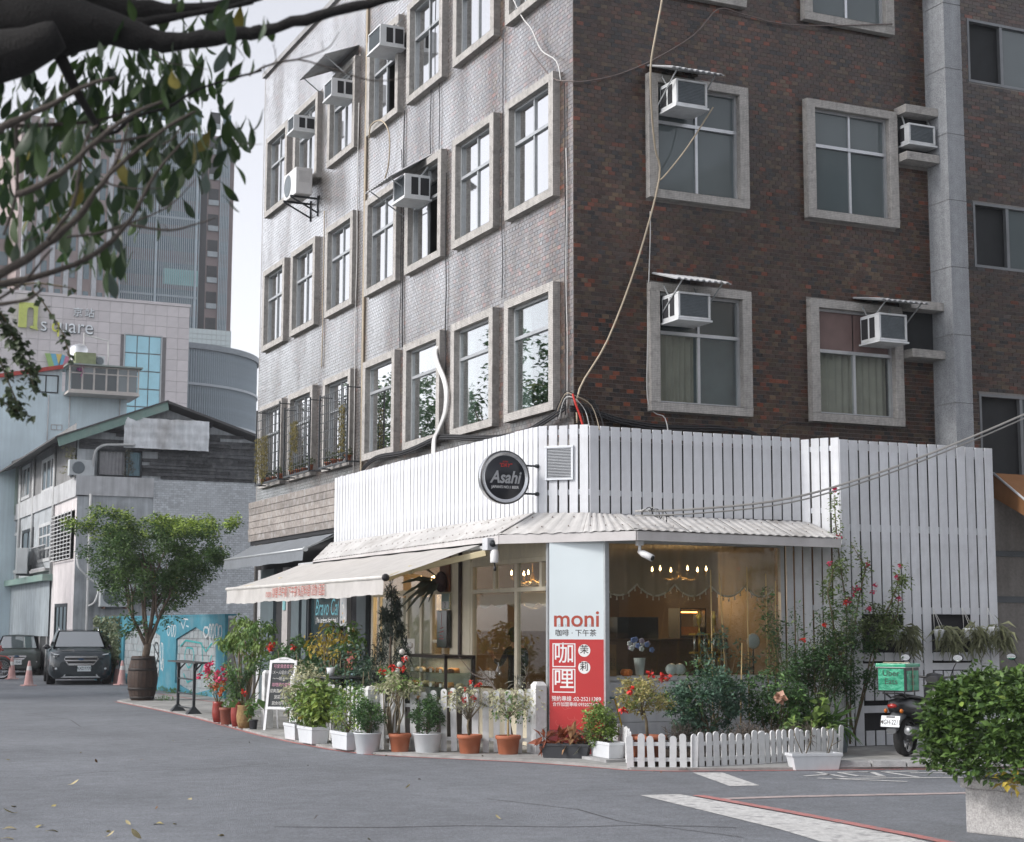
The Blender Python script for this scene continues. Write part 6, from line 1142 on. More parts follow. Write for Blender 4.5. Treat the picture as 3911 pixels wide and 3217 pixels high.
# ------------------------------------------------------------------ cars
CARGLASS = frosted('car_glass', (.12, .15, .16), .45, 1.0, .02); CHROME = M('chrome', (.72, .73, .75), .15, 0, metal=1.0); LAMP = M('lamp_glass', (.65, .68, .70), .08, 0, coat=1.0); PLATE = M('plate_white', (.66, .70, .72), .4, .02); TAIL = M('tail_lamp', (.30, .02, .015), .2, 0); AMBER = M('amber_lens', (.45, .12, .01), .2, 0)
def loft(mb, secs, close=True):
    n = len(secs[0]); b = len(mb.v); mb.v += [tuple(p) for s in secs for p in s]
    for i in range(len(secs)-1):
        for k in range(n if close else n-1):
            mb.f.append((b+i*n+k, b+i*n+(k+1) % n, b+(i+1)*n+(k+1) % n, b+(i+1)*n+k)); mb.s.append(True); mb.mi.append(mb.m)
    if close:
        for q in (tuple(b+k for k in range(n-1, -1, -1)), tuple(b+(len(secs)-1)*n+k for k in range(n))): mb.f.append(q); mb.s.append(False); mb.mi.append(mb.m)
def wheel(parent, c, r, wd, sgn, name='wheel'):
    x, y, z = c; mb = MB(); mb.lathe([(r*.62, -wd/2), (r*.93, -wd/2), (r, -wd*.36), (r, wd*.36), (r*.93, wd/2), (r*.62, wd/2)], c, 26, axis='x'); w_ = mb.build(name, RUBBER, parent)
    mb = MB(); f0 = sgn*wd*.42; mb.lathe([(r*.62, f0-sgn*.03), (r*.60, f0), (r*.52, f0-sgn*.02)], c, 20, axis='x')
    for k in range(5): a = k*1.2566; mb.bar((x+f0*.9, y+r*.08*math.cos(a), z+r*.08*math.sin(a)), (x+f0*.9, y+r*.58*math.cos(a), z+r*.58*math.sin(a)), r*.15, .03, (1, 0, 0))
    mb.lathe([(.001, f0), (r*.14, f0), (r*.14, f0-sgn*.04)], c, 12, axis='x'); mb.build('rim', ALU, w_)
    mb = MB(); mb.lathe([(.001, 0), (r*.6, 0)], c, 16, axis='x'); mb.build('hub_shadow', BLACK, w_)
def car(label, loc, rz, paint, W, secs, gh, wheels, plate, grille, lampz, suv=True):
    """secs: (y, halfwidth, z bottom, z shoulder, z top); gh: greenhouse rings (y, z, halfwidth)."""
    t = thing('parked_car', label, 'car', loc, rz, 'cars parked by the grey building', True)
    mb = MB(); rings = []
    for (y, w_, zb, zs, zt) in secs:
        half = [(0, zb), (w_*.86, zb), (w_*.97, zb+.10), (w_, zb+.22), (w_*.985, zb+(zs-zb)*.62), (w_*.975, zs-.05), (w_*.93, zs), (w_*.62, zt-.008), (0, zt)]
        rings.append([(x, y, z) for x, z in half] + [(-x, y, z) for x, z in half[-2:0:-1]])
    loft(mb, rings); body = mb.build('body', paint, t)
    (y0, z0, w0), (y1, z1, w1), (y2, z2, w2), (y3, z3, w3) = gh  # screen foot, screen head, rear head, rear foot
    mb = MB(); mb.add([(-w0, y0, z0), (w0, y0, z0), (w1, y1, z1), (-w1, y1, z1), (-w2, y2, z2), (w2, y2, z2), (-w3, y3, z3), (w3, y3, z3), (0, (y1+y2)/2, z1+.05)],
                      [(3, 2, 8), (2, 5, 8), (5, 4, 8), (4, 3, 8), (0, 3, 4, 6), (2, 1, 7, 5), (4, 5, 7, 6)], False); mb.build('cabin', paint, t)
    e = .012; ws = MB(); i_ = .93
    def sp(s, q): return (s*((1-q)*w0+q*w1)*i_, y0+(y1-y0)*q-e, z0+(z1-z0)*q+e*.5)
    ws.add([sp(-1, .06), (0, y0+(y1-y0)*.06-e-.06, z0+(z1-z0)*.06+.01), sp(1, .06), sp(1, .93), (0, y0+(y1-y0)*.93-e-.04, z0+(z1-z0)*.93+.012), sp(-1, .93)], [(0, 1, 4, 5), (1, 2, 3, 4)], True); ws.build('windscreen', CARGLASS, t)
    for s in (-1, 1):
        f = lambda y, q: (s*((w0+(w1-w0)*q)+.012), y, z0+(z1-z0)*q+.01)
        for a0, a1, b0, b1 in ((y0+.32, y0+1.25, y1+.10, y0+1.25), (y0+1.33, y3-.75, y0+1.33, y2-.45)):
            m2 = MB(); m2.ngon([f(a0, .10), f(a1, .10), f(b1, .88), f(b0, .88)]); m2.build('side_window', CARGLASS, t)
        m2 = MB(); m2.ellipsoid((s*(w0+.17), y0+.42, z0+.03), .11, .06, .075, 10, 7); mr_ = m2.build('mirror', BLACK_GLOSS, t); m2 = MB(); m2.bar((s*(w0+.02), y0+.42, z0), (s*(w0+.1), y0+.42, z0), .03, .03); m2.build('mirror_arm', BLACK, mr_)
        if suv:
            m2 = MB(); m2.tube([(s*(w1-.03), y1+.05, z1+.0), (s*(w1-.02), y1+.22, z1+.07), (s*(w2-.02), y2-.3, z2+.075), (s*(w2-.03), y2-.05, z2)], .018, 6); m2.build('roof_rail', CHROME, t)
        fy, fz0, fz1 = secs[2][0], lampz[0], lampz[1]; hw = secs[2][1]
        m2 = MB(); m2.hexa([(s*hw*.52, .02, fz0+.04), (s*hw*.90, .10, fz0), (s*hw*.985, .34, fz0+.05), (s*hw*.6, .3, fz0), (s*hw*.50, .05, fz0+.08), (s*hw*.90, .12, fz1-.01), (s*hw*1.0, .42, fz1+.04), (s*hw*.6, .3, fz1)]); hl = m2.build('headlight', LAMP, t)
        m2 = MB(); m2.ellipsoid((s*hw*.76, .055, (fz0+fz1)/2-.01), .05, .03, .035, 8, 6); m2.build('lens', BLACK_GLOSS, hl)
        m2 = MB(); m2.box(min(s*hw*.70, s*hw*.93), max(s*hw*.70, s*hw*.93), .015, .12, .42, .53); fg = m2.build('fog_recess', BLACK, t); m2 = MB(); m2.ellipsoid((s*hw*.80, .012, .475), .05, .02, .035, 8, 6); m2.build('fog_lamp', LAMP, fg)
        for wy in wheels[:2]: wheel(t, (s*(W-.12), wy, wheels[2]), wheels[2], .24, s); m2 = MB(); m2.lathe([(wheels[2]*1.0, 0), (wheels[2]*1.16, 0), (wheels[2]*1.17, -s*.02)], (s*(W+.004), wy, wheels[2]), 24, axis='x'); m2.build('wheel_arch', BLACK, t)
    gx, gz0, gz1, gy = grille; gp_ = [(-gx, (gz0+gz1)/2+.05), (-gx*.9, gz1), (gx*.9, gz1), (gx, (gz0+gz1)/2+.05), (gx*.72, gz0), (-gx*.72, gz0)]
    m2 = MB(); m2.prism(gp_, lambda u, v, d: (u, d, v), gy-.01, gy+.06); gr = m2.build('grille', BLACK, t)
    n_ = 3 if suv else 2
    for k in range(n_): z = gz0+.03+(gz1-gz0-.05)*k/(n_-1 if n_ > 1 else 1); wd_ = gx*(.72+.28*min(1, (z-gz0)/(gz1-gz0)*1.7))*.97; m2 = MB(); m2.box(-wd_, wd_, gy-.03, gy, z-.018, z+.018); m2.build('chrome_bar', CHROME, gr)
    for a, b in zip(gp_, gp_[1:]+gp_[:1]): m2 = MB(); m2.bar((a[0], gy-.02, a[1]), (b[0], gy-.02, b[1]), .02, .02); m2.build('chrome_trim', CHROME, gr)
    m2 = MB(); m2.ellipsoid((0, gy-.035, (gz0+gz1)/2+.04), .085, .012, .035, 14, 6); m2.build('emblem', M('emblem_blue', (.05, .09, .16), .25, 0, metal=.4), gr)
    pz0, txt, px_ = plate; m2 = MB(); m2.box(px_-.19, px_+.19, gy-.06, gy-.05, pz0, pz0+.16); pl = m2.build('number_plate', PLATE, t); text_mb(txt, .125, plane_fn((px_, gy-.0615, pz0+.08), (1, 0, 0), (0, 0, 1)), bold=.012, sx=.82).build('lettering', M('plate_dark', (.03, .06, .07), .5, 0), pl)
    m2 = MB(); m2.box(-W*.62, W*.62, .0, .1, .24, .38); m2.build('air_intake', BLACK, t)
    if suv:
        m2 = MB(); m2.prism([(-.56, .215), (.56, .215), (.50, .25), (.46, .31), (.43, .31), (.44, .255), (-.44, .255), (-.43, .31), (-.46, .31), (-.50, .25)], lambda u, v, d: (u, d, v), -.03, .03); m2.build('skid_plate', M('skid_silver', (.5, .51, .52), .35, metal=.6), t)
    m2 = MB(); m2.box(-W+.1, W-.1, .5, secs[-2][0], .16, .3); m2.build('underbody', BLACK, t)
    return t
car('dark blue-grey sport utility car with silver roof rails facing the camera', (-1.62, 28.75, 0), R(-7.2), M('slate_car_paint', (.018, .028, .034), .25, .02, coat=.6, metal=.2), .92,
    [(-.02, .60, .30, .66, .70), (.02, .76, .22, .80, .86), (.14, .86, .19, .90, .96), (.40, .905, .19, .96, 1.02), (.75, .92, .2, .99, 1.06), (1.15, .92, .2, 1.02, 1.10), (1.8, .92, .2, 1.04, 1.10), (3.3, .92, .2, 1.07, 1.11), (4.25, .89, .24, 1.08, 1.11), (4.5, .80, .36, 1.02, 1.05)],
    [(1.08, 1.06, .77), (1.80, 1.57, .60), (3.75, 1.60, .58), (4.42, 1.08, .74)], (.93, 3.62, .35), (.40, 'AXD7770', .09), (.48, .58, .83, -.03), (.78, .92))
car('older dark green saloon parked behind the cones at the shed', (-2.02, 38.9, 0), R(-9), M('old_green_paint', (.035, .045, .042), .35, .1, 6), .83,
    [(-.02, .62, .30, .60, .63), (.03, .74, .22, .70, .74), (.16, .80, .19, .76, .80), (.5, .83, .19, .80, .85), (1.2, .83, .19, .86, .92), (3.1, .83, .2, .90, .94), (4.0, .82, .22, .90, .95), (4.35, .74, .34, .85, .9)],
    [(1.22, .90, .70), (1.95, 1.36, .55), (3.1, 1.36, .54), (3.7, .93, .66)], (.85, 3.4, .30), (.38, 'CC-5561', -.02), (.32, .56, .68, -.03), (.60, .74), False)
# ------------------------------------------------------------------ cones
CONEM = M('faded_cone', (.52, .30, .28), .7, .12, 8, dirt=(.6, .56, .54), dirt_amt=.6); CONEW = M('cone_white', (.62, .60, .59), .7, .1)
for k, (x, y, lab) in enumerate(((-3.12, 28.5, 'faded pink traffic cone standing alone at the road edge'), (-2.72, 34.9, 'faded pink traffic cone beside the red motorbike wheel'), (-.40, 29.5, 'faded traffic cone nearer the blue wall'), (-.52, 28.25, 'faded traffic cone in front of the other by the blue wall'))):
    t = thing('traffic_cone', lab, 'cone', (x, y, .005), rnd.uniform(0, 1), 'faded traffic cones', True)
    mb = MB(); mb.box(-.18, .18, -.18, .18, 0, .03); mb.build('base', CONEM, t, bevel=.006); mb = MB(); mb.lathe([(.135, .03), (.09, .34), (.075, .44)], (0, 0, 0), 16); mb.lathe([(.058, .56), (.03, .70), (.022, .71), (.001, .71)], (0, 0, 0), 16); mb.build('body', CONEM, t); mb = MB(); mb.lathe([(.0765, .44), (.0585, .56)], (0, 0, 0), 16); mb.build('white_band', CONEW, t)
# ------------------------------------------------------------------ motorbike at the left edge
mo2 = thing('red_motorbike', 'red off-road motorbike cut by the left edge of the photo', 'motorbike', (-3.02, 35.0, 0), R(-25), None, True)
RBK = M('red_fairing', (.50, .03, .015), .3, .03, coat=.5)
def bike_wheel(parent, c, r, tw, name='wheel'):
    mb = MB(); mb.lathe([(r-.05, -tw/2), (r-.02, -tw/2), (r, 0), (r-.02, tw/2), (r-.05, tw/2)], c, 28, axis='y'); w_ = mb.build(name, RUBBER, parent)
    mb = MB(); mb.lathe([(r-.05, -.02), (r-.075, 0), (r-.05, .02)], c, 28, axis='y'); mb.lathe([(.04, -.05), (.05, 0), (.04, .05)], c, 12, axis='y'); mb.build('rim', ALU, w_)
    mb = MB(); [mb.cyl((c[0]+.045*math.cos(a+.3), c[1], c[2]+.045*math.sin(a+.3)), (c[0]+(r-.06)*math.cos(a), c[1], c[2]+(r-.06)*math.sin(a)), .004, n=4) for a in np.linspace(0, 6.28, 19)[:-1]]; tag(mb.build('spoke', ALU, w_), kind='stuff')
bike_wheel(mo2, (0, 0, .33), .33, .09); bike_wheel(mo2, (-1.35, 0, .31), .31, .12)
for s in (-.09, .09): mb = MB(); mb.tube([(0, s, .33), (-.22, s, .98)], .022, 8); mb.build('fork', RBK, mo2)
mb = MB(); loft(mb, [[(x, s, z) for s in (-.07, .07)] + [(x+.01, s, z+.02) for s in (.07, -.07)] for x, z in ((.28, .60), (.12, .72), (-.06, .74), (-.25, .66))]); mb.build('front_fender', RBK, mo2)
mb = MB(); loft(mb, [[(x, -w_, z0), (x, w_, z0), (x, w_*.8, z1), (x, -w_*.8, z1)] for x, w_, z0, z1 in ((-.12, .08, .82, .98), (-.3, .13, .70, 1.0), (-.6, .13, .70, .92), (-.9, .10, .74, .86), (-1.5, .08, .82, .88))]); mb.build('tank_and_seat', RBK, mo2)
mb = MB(); mb.box(-.85, -.35, -.14, .14, .32, .68); mb.build('engine', STEEL_DK, mo2, bevel=.03)
mb = MB(); mb.tube([(-.2, -.38, 1.1), (-.24, -.15, 1.04), (-.24, .15, 1.04), (-.2, .38, 1.1)], .013, 8); mb.build('handlebar', BLACK, mo2); mb = MB(); mb.box(-.14, -.05, -.1, .1, .88, 1.08); mb.build('headlamp_mask', RBK, mo2, bevel=.02)
for s in (-1, 1): mb = MB(); mb.tube([(-.22, s*.26, 1.07), (-.2, s*.32, 1.2)], .006, 5); mb.ellipsoid((-.2, s*.33, 1.22), .02, .05, .035, 8, 6); mb.build('mirror', BLACK, mo2); mb = MB(); mb.ellipsoid((-.05, s*.2, .93), .03, .04, .03, 8, 6); mb.build('indicator', TAIL, mo2)
# ------------------------------------------------------------------ scooter with delivery box
def scooter(label, loc, rz, plate):
    t = thing('scooter', label, 'scooter', loc, rz, 'scooters by the slat screen', True); DK = M('scooter_black', (.016, .017, .019), .35, .05, coat=.3); GRY = M('scooter_grey', (.10, .105, .11), .5, .05)
    for c, tw in (((0, 0, .25), .13), ((1.28, 0, .25), .11)): bike_wheel(t, c, .25, tw)
    def hull(name, rows, m_, parent=t):   # rows: (x, halfwidth, z0, z1)
        mb = MB(); loft(mb, [[(x, 0, z0), (x, -w_*.8, z0+.02), (x, -w_, (z0+z1)/2), (x, -w_*.75, z1-.02), (x, 0, z1), (x, w_*.75, z1-.02), (x, w_, (z0+z1)/2), (x, w_*.8, z0+.02)] for x, w_, z0, z1 in rows]); return mb.build(name, m_, parent)
    hull('rear_fairing', [(-.36, .07, .62, .72), (-.25, .13, .56, .76), (0, .17, .50, .76), (.3, .17, .42, .72), (.5, .14, .34, .62)], DK); hull('seat', [(-.2, .10, .745, .80), (0, .14, .74, .815), (.35, .15, .70, .78), (.56, .09, .66, .72)], BLACK)
    hull('footboard', [(.4, .17, .24, .36), (.7, .17, .22, .30), (.95, .16, .24, .34)], DK); hull('front_shield', [(.88, .17, .30, .60), (.98, .20, .32, .88), (1.06, .19, .40, .98), (1.14, .12, .50, .90)], DK)
    hull('handlebar_cowl', [(.86, .09, .92, 1.02), (.96, .14, .92, 1.07), (1.06, .12, .92, 1.05), (1.13, .05, .94, 1.0)], DK); hull('front_fender', [(1.02, .05, .42, .47), (1.2, .08, .46, .54), (1.38, .08, .44, .52), (1.5, .05, .34, .40)], DK)
    hull('rear_fender', [(-.42, .07, .30, .40), (-.36, .09, .34, .50), (-.26, .09, .44, .60), (-.1, .08, .50, .60)], GRY); hull('engine_case', [(-.1, .06, .22, .34), (.1, .09, .18, .40), (.35, .09, .20, .42), (.5, .06, .24, .38)], GRY)
    mb = MB(); mb.tube([(.35, -.17, .24), (.1, -.2, .28), (-.05, -.21, .31)], [.03, .05, .06], 10); mb.tube([(-.05, -.21, .31), (-.38, -.22, .36)], [.065, .06], 12); mb.build('muffler', GRY, t); mb = MB(); mb.lathe([(.0, 0), (.035, 0), (.04, .015), (.028, .02)], (-.39, -.22, .36), 12, axis='x'); mb.build('muffler_tip', ALU_DULL, t)
    mb = MB(); mb.tube([(.98, -.36, 1.02), (.94, -.2, 1.01), (.92, 0, 1.0), (.94, .2, 1.01), (.98, .36, 1.02)], .015, 8); mb.build('handlebar', BLACK, t)
    for s in (-1, 1):
        mb = MB(); mb.cyl((.985, s*.27, 1.02), (.99, s*.39, 1.025), .02, n=10); mb.build('grip', RUBBER, t); mb = MB(); mb.tube([(.95, s*.24, 1.03), (.93, s*.30, 1.15), (.92, s*.36, 1.24)], .007, 6); st_ = mb.build('mirror_stem', BLACK, t); mb = MB(); mb.ellipsoid((.90, s*.38, 1.27), .02, .075, .05, 14, 8); mr_ = mb.build('mirror', BLACK, t); mb = MB(); mb.ngon([(.879, s*.38+.066*math.cos(a*.5236), 1.27+.042*math.sin(a*.5236)) for a in range(12)]); mb.build('mirror_glass', M('mirror_glass', (.75, .77, .78), .03, 0, metal=1.0), mr_)
        mb = MB(); mb.ellipsoid((-.33, s*.11, .60), .03, .025, .03, 8, 6); mb.build('indicator', AMBER, t); mb = MB(); mb.cyl((1.26, s*.07, .25), (1.06, s*.07, .66), .018, n=6); mb.build('fork', ALU_DULL, t)
    mb = MB(); mb.ellipsoid((-.37, 0, .665), .03, .07, .03, 10, 6); mb.build('tail_lamp', TAIL, t)
    pf = lambda u, v, d: (-.43-d-(.47-v)*.25, -u, v); mb = MB(); fbox(mb, pf, -.13, .13, .40, .54, 0, .006); pl = mb.build('number_plate', PLATE, t); mb = MB(); fbox(mb, pf, -.06, .06, .515, .535, .006, .0075); mb.build('plate_header', DTXT, pl)
    text_mb(plate, .085, lambda a, b: pf(a, .457+b, .0075), bold=.015, sx=.74).build('lettering', DTXT, pl)
    mb = MB(); mb.tube([(-.15, -.12, .76), (-.3, -.12, .82), (-.42, -.1, .83), (-.42, .1, .83), (-.3, .12, .82), (-.15, .12, .76)], .012, 6); mb.build('rear_rack', BLACK, t); mb = MB(); mb.tube([(.3, .18, .2), (.26, .24, .02)], .012, 6); mb.build('side_stand', STEEL_DK, t)
    mb = MB(); mb.lathe([(.045, 0), (.06, .01), (.05, .02)], (.72, -.13, .66), 14, axis='x'); mb.build('cup_ring', ALU_DULL, t)
    return t
scA = scooter('black scooter parked with its number plate facing the road', (3.50, -2.72, .036), R(27), 'MGH-2211')
scB = copy_tree(scA); scB.location = (5.45, -2.75, .036); scB.rotation_euler.z = R(32); scB['label'] = 'second dark scooter mostly hidden behind the clipped hedge'
for ch in list(scB.children):
    if ch.name.startswith('number_plate'):
        for g_ in list(ch.children): bpy.data.objects.remove(g_)
bx = thing('delivery_box', 'green and black insulated delivery box on the scooter rack', 'box', (3.50, -2.72, .036), R(27), None, True)
GRN = M('green_vinyl', (.02, .30, .16), .22, .06, 5, .5, 9, coat=.3); SILV = M('reflective_green', (.035, .27, .16), .2, .2, 6, .9, 10, metal=.2)
x0, x1, y0, y1, z0, z1 = -.38, .04, -.20, .20, .845, 1.20
mb = MB(); mb.box(x0, x1, y0, y1, z0, z1); mb.build('shell', BLACK, bx, bevel=.012)
mb = MB(); mb.box(x0-.004, x0-.001, y0+.02, y1-.02, z0+.02, z1-.055); mb.build('rear_panel', SILV, bx); mb = MB(); mb.box(x0+.04, x1-.03, y0-.004, y0-.001, z0+.02, z1-.08); mb.build('side_panel', GRN, bx)
mb = MB(); mb.box(x0-.015, x1+.015, y0-.012, y1+.012, z1-.035, z1+.012); mb.build('lid', GRN, bx, bevel=.01); mb = MB(); mb.box(x0-.016, x1+.016, y0-.013, y1+.013, z1-.04, z1-.034); mb.build('piping', M('silver_piping', (.55, .6, .58), .3), bx)
bt = M('box_text', (.01, .03, .02), .5, 0); text_mb('Uber\nEats', .105, plane_fn((x0-.0055, -.0, z0+.185), (0, -1, 0), (0, 0, 1)), bold=.012, sx=1.1).build('lettering', bt, bx); text_mb('Uber\nEats', .085, plane_fn(((x0+x1)/2, y0-.0055, z0+.16), (1, 0, 0), (0, 0, 1)), bold=.012).build('lettering', bt, bx)
mb = MB(); mb.tube([(x0+.2, y0-.01, z0), (x0+.2, y0-.012, z1-.05), (x0+.19, y0+.03, z1+.02), (x0+.19, y1, z1+.02)], .006, 5); mb.build('strap', WIRE_TAN, bx)
# ------------------------------------------------------------------ tall bar table
bt_ = thing('bar_table', 'narrow black steel bar table on the pavement', 'table', (-2.58, 11.8, .035))
mb = MB(); mb.box(-2.75, -2.42, 10.45, 12.72, 1.0, 1.03); mb.build('top', M('table_slate', (.05, .05, .05), .6, .2), bt_, bevel=.004)
for y in (11.14, 12.45):
    mb = MB(); mb.box(-2.605, -2.555, y-.025, y+.025, .06, 1.0); lg = mb.build('leg', STEEL_DK, bt_); mb = MB(); mb.hexa([(-2.72, y-.10, .036), (-2.44, y-.10, .036), (-2.44, y+.10, .036), (-2.72, y+.10, .036), (-2.61, y-.03, .17), (-2.55, y-.03, .17), (-2.55, y+.03, .17), (-2.61, y+.03, .17)]); mb.build('foot', STEEL_DK, lg)
    mb = MB(); sgn = -1 if y < 12 else 1; mb.bar((-2.58, y, .84), (-2.58, y+sgn*.2, .99), .025, .025); mb.bar((-2.58, y, .84), (-2.44, y, .99), .025, .025); mb.build('bracket', STEEL_DK, lg)
for z in (.68, .40, .13): mb = MB(); mb.bar((-2.58, 11.14, z), (-2.58, 12.45, z), .025, .025); mb.build('rung', STEEL_DK, bt_)
# ------------------------------------------------------------------ barrel and its tree
br = thing('barrel_tree', 'vase shaped orange jasmine tree growing in an old wooden barrel', 'tree', (-2.24, 17.4, 0)); OAK = M('barrel_oak', (.055, .035, .026), .75, .25, 12, .4, 40, streak=.25, island=.25); HOOP = M('barrel_hoop', (.035, .03, .028), .6, .2, metal=.4)
n_ = 24; prof = [(.245, .02), (.30, .20), (.335, .42), (.345, .52), (.335, .62), (.30, .84), (.255, 1.03)]
for k in range(n_):
    a0, a1 = 2*math.pi*k/n_+.008, 2*math.pi*(k+1)/n_-.008; mb = MB(); vs = []
    for r, z in prof: vs += [(-2.24+r*math.cos(a0), 17.4+r*math.sin(a0), z), (-2.24+r*math.cos(a1), 17.4+r*math.sin(a1), z)]
    mb.add(vs, [(2*i, 2*i+1, 2*i+3, 2*i+2) for i in range(6)], True); mb.build('stave', OAK, br)
for z, r in ((.10, .272), (.30, .322), (.73, .322), (.97, .272)): mb = MB(); mb.lathe([(r, z-.03), (r+.004, z-.03), (r+.005, z+.03), (r, z+.03)], (-2.24, 17.4, 0), 30); mb.build('hoop', HOOP, br)
mb = MB(); mb.lathe([(.001, .96), (.25, .96)], (-2.24, 17.4, 0), 20); mb.build('soil', SOIL, br)
mb = MB(); mb.lathe([(.24, .03), (.30, .3), (.335, .52), (.3, .84), (.25, 1.0)], (-2.24, 17.4, 0), 20); mb.build('barrel_lining', BLACK, br)
rt_ = random.Random(21); tips = []
def limb(mb, p, d, L, r, depth):
    p = Vector(p); d = Vector(d).normalized(); pts = [p]; n__ = 4
    for i in range(n__): d = (d+Vector((rt_.uniform(-.12, .12), rt_.uniform(-.12, .12), .03))).normalized(); pts.append(pts[-1]+d*L/n__)
    mb.tube(pts, [r*(1-.35*i/n__) for i in range(n__+1)], 6)
    if depth == 0: tips.append(pts[-1]); return
    for k in range(rt_.choice((2, 2, 3))):
        a = rt_.uniform(0, 6.28); s = d.cross(Vector((math.cos(a), math.sin(a), .2))).normalized(); limb(mb, pts[-1 if k else -2], d+s*rt_.uniform(.3, .6), L*rt_.uniform(.6, .8), r*.6, depth-1)
mb = MB(); mb.tube([(-2.20, 17.38, .95), (-2.18, 17.36, 1.12), (-2.15, 17.35, 1.3)], [.09, .085, .08], 8)
for (dx, dy, L, r) in ((-.55, .2, 1.0, .05), (-.35, -.5, .95, .045), (.1, .5, 1.0, .045), (.18, -.1, 1.1, .06), (.6, .1, 1.0, .05), (.5, -.45, .95, .04), (-.1, .05, 1.15, .04)): limb(mb, (-2.16, 17.36, 1.2), (dx*.75, dy*.75, 1), L, r, 2)
mb.build('trunk', BARK, br)
sb_ = np.random.RandomState(23); cen = []; top = []
for k in range(330):
    tt = sb_.uniform(0, 1)**.62; Rr = .55+1.45*tt**.75; a = sb_.uniform(0, 6.28); rr = Rr*math.sqrt(sb_.uniform(.12, 1)); wob = .18*math.sin(3*a+1)+.14*math.sin(5*a)
    zc = 2.05+1.95*tt+.22*math.sin(a*2+.6)*tt*(rr/Rr) + (.10*rr/2 if tt > .8 else 0)
    p = (-2.02+(rr+wob*tt)*math.cos(a), 17.4+(rr+wob*tt)*math.sin(a), zc); cen.append(p)
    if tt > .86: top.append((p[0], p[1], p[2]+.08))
foliage('foliage', br, RS, cen, (.20, .20, .16), 21000, .078, leafm('jasmine_leaf', (0.091, 0.158, 0.045))); foliage('dark_foliage', br, RS, cen[::2], (.19, .19, .16), 9000, .078, L_DARK); foliage('young_foliage', br, RS, top, (.17, .17, .13), 5200, .075, leafm('jasmine_young_lit', (0.284, 0.385, 0.071))); foliage('yellow_foliage', br, RS, cen[::9], (.15, .15, .12), 60, .07, L_YEL)  # paler crown top: new growth with some top light painted in
foliage('low_foliage', br, RS, clumps((-2.6, 17.2, 1.75), (.35, .3, .25), 12, 24), (.1, .1, .08), 240, .10, L_DARK); foliage('low_foliage', br, RS, clumps((-1.75, 17.2, 1.9), (.3, .3, .35), 12, 25), (.1, .1, .1), 300, .07, L_DARK)
# ------------------------------------------------------------------ blue graffiti wall
P0 = Vector((-.3, 18.1, 0)); P1 = Vector((-.38, 29.5, 0)); du = (P1-P0).normalized(); dn = Vector((-du.y, du.x, 0)); dn = dn if dn.x < 0 else -dn
fW = lambda u, z, d: tuple(P0+du*u+dn*d+Vector((0, 0, z)))
bwl = thing('blue_graffiti_wall', 'turquoise painted wall with house shaped block panels and white graffiti', 'wall', tuple(P0+du*7)); BLU = M('turquoise_paint', (.045, .235, .31), .7, .12, 5, .2, 40, streak=.15, dirt=(.25, .32, .34), dirt_amt=.35)
mb = MB(); fbox(mb, fW, -.5, 15.0, 0, 1.9, -.25, -.07); mb.build('core', CONC, bwl)
openings = [(.30, 4.30, .25, 1.38, 1.69, .04), (6.1, 10.8, .35, 1.45, 1.80, .2)]
mb = MB(); f2 = lambda u, v, d: fW(u, v, d)
for a, b in ((-.5, .30), (4.30, 6.1), (10.8, 15.0)): mb.prism([(a, 0), (b, 0), (b, 1.96), (a, 1.96)], f2, -.07, 0)
for (a, b, za, zb, zc, zd) in openings: m_ = (a+b)/2; mb.prism([(a, zb), (m_, zc), (b, zb), (b, 1.96), (a, 1.96)], f2, -.07, 0); mb.prism([(a, 0), (b, 0), (b, za), (m_, zd), (a, za)], f2, -.07, 0)
mb.build('painted_face', BLU, bwl)
BLK = M('cinder_block', (.34, .37, .38), .9, .12, 12, .3, 60, island=.1, dirt=(.16, .34, .36), dirt_amt=.35)
for oi_, (a, b, za, zb, zc, zd) in enumerate(openings):
    for j in range(9):
        z = j*.2
        for i in range(-1, 13):
            u = a+i*.42+(.21 if j % 2 else 0); u0, u1 = max(u, a-.02), min(u+.41, b+.02)
            if u1-u0 < .08: continue
            mb = MB(); fbox(mb, fW, u0+.006, u1-.006, z+.006, z+.192, -.075, -.045+rnd.uniform(-.006, .006)); mb.build('block', BLK, bwl)
mb = MB(); fbox(mb, fW, -.52, 15.02, 1.96, 2.0, -.26, .015); mb.build('coping', BLU, bwl)
WG = M('white_spray', (.62, .64, .65), .7, .1); CG = M('cyan_spray', (.05, .42, .42), .7, .1); DG = M('dark_spray', (.03, .04, .045), .7, .1)
def curl(pts, n=5): return [tuple(Vector((*a, 0)).lerp(Vector((*b, 0)), i/n).xy) for a, b in zip(pts[:-1], pts[1:]) for i in range(n)]+[pts[-1]]
def blob(cx, cz, w_, h_): return [(cx+w_*math.cos(a*.4488), cz+h_*math.sin(a*.4488)*(1+.15*math.sin(a*1.3))) for a in range(15)]
gl_ = [blob(1.08, 1.58, .17, .12), blob(.80, 1.6, .07, .17), blob(.60, 1.6, .07, .17), blob(.36, 1.6, .10, .18), blob(.12, 1.58, .10, .16)]
stroke_mb(gl_, lambda a, b: fW(a*1.38-.25, min(b, 1.93), .004), .05).build('graffiti', WG, bwl)
stroke_mb([blob(3.9, 1.6, .12, .12), blob(3.6, 1.62, .08, .16), blob(3.4, 1.6, .08, .15), [(2.9, 1.8), (2.75, 1.65), (2.6, 1.85)], [(2.5, 1.72), (2.35, 1.7)], [(2.8, 1.9), (2.4, 1.88)]], lambda a, b: fW(a*1.38-.25, min(b, 1.93), .004), .035).build('graffiti', WG, bwl)
stroke_mb([curl([(.6, .12), (.5, .3), (.42, .1), (.32, .32), (.25, .08)]), [(.7, .3), (.55, .05)]], lambda a, b: fW(a*.7+.05, b*.7+.02, .004), .03).build('graffiti', WG, bwl)
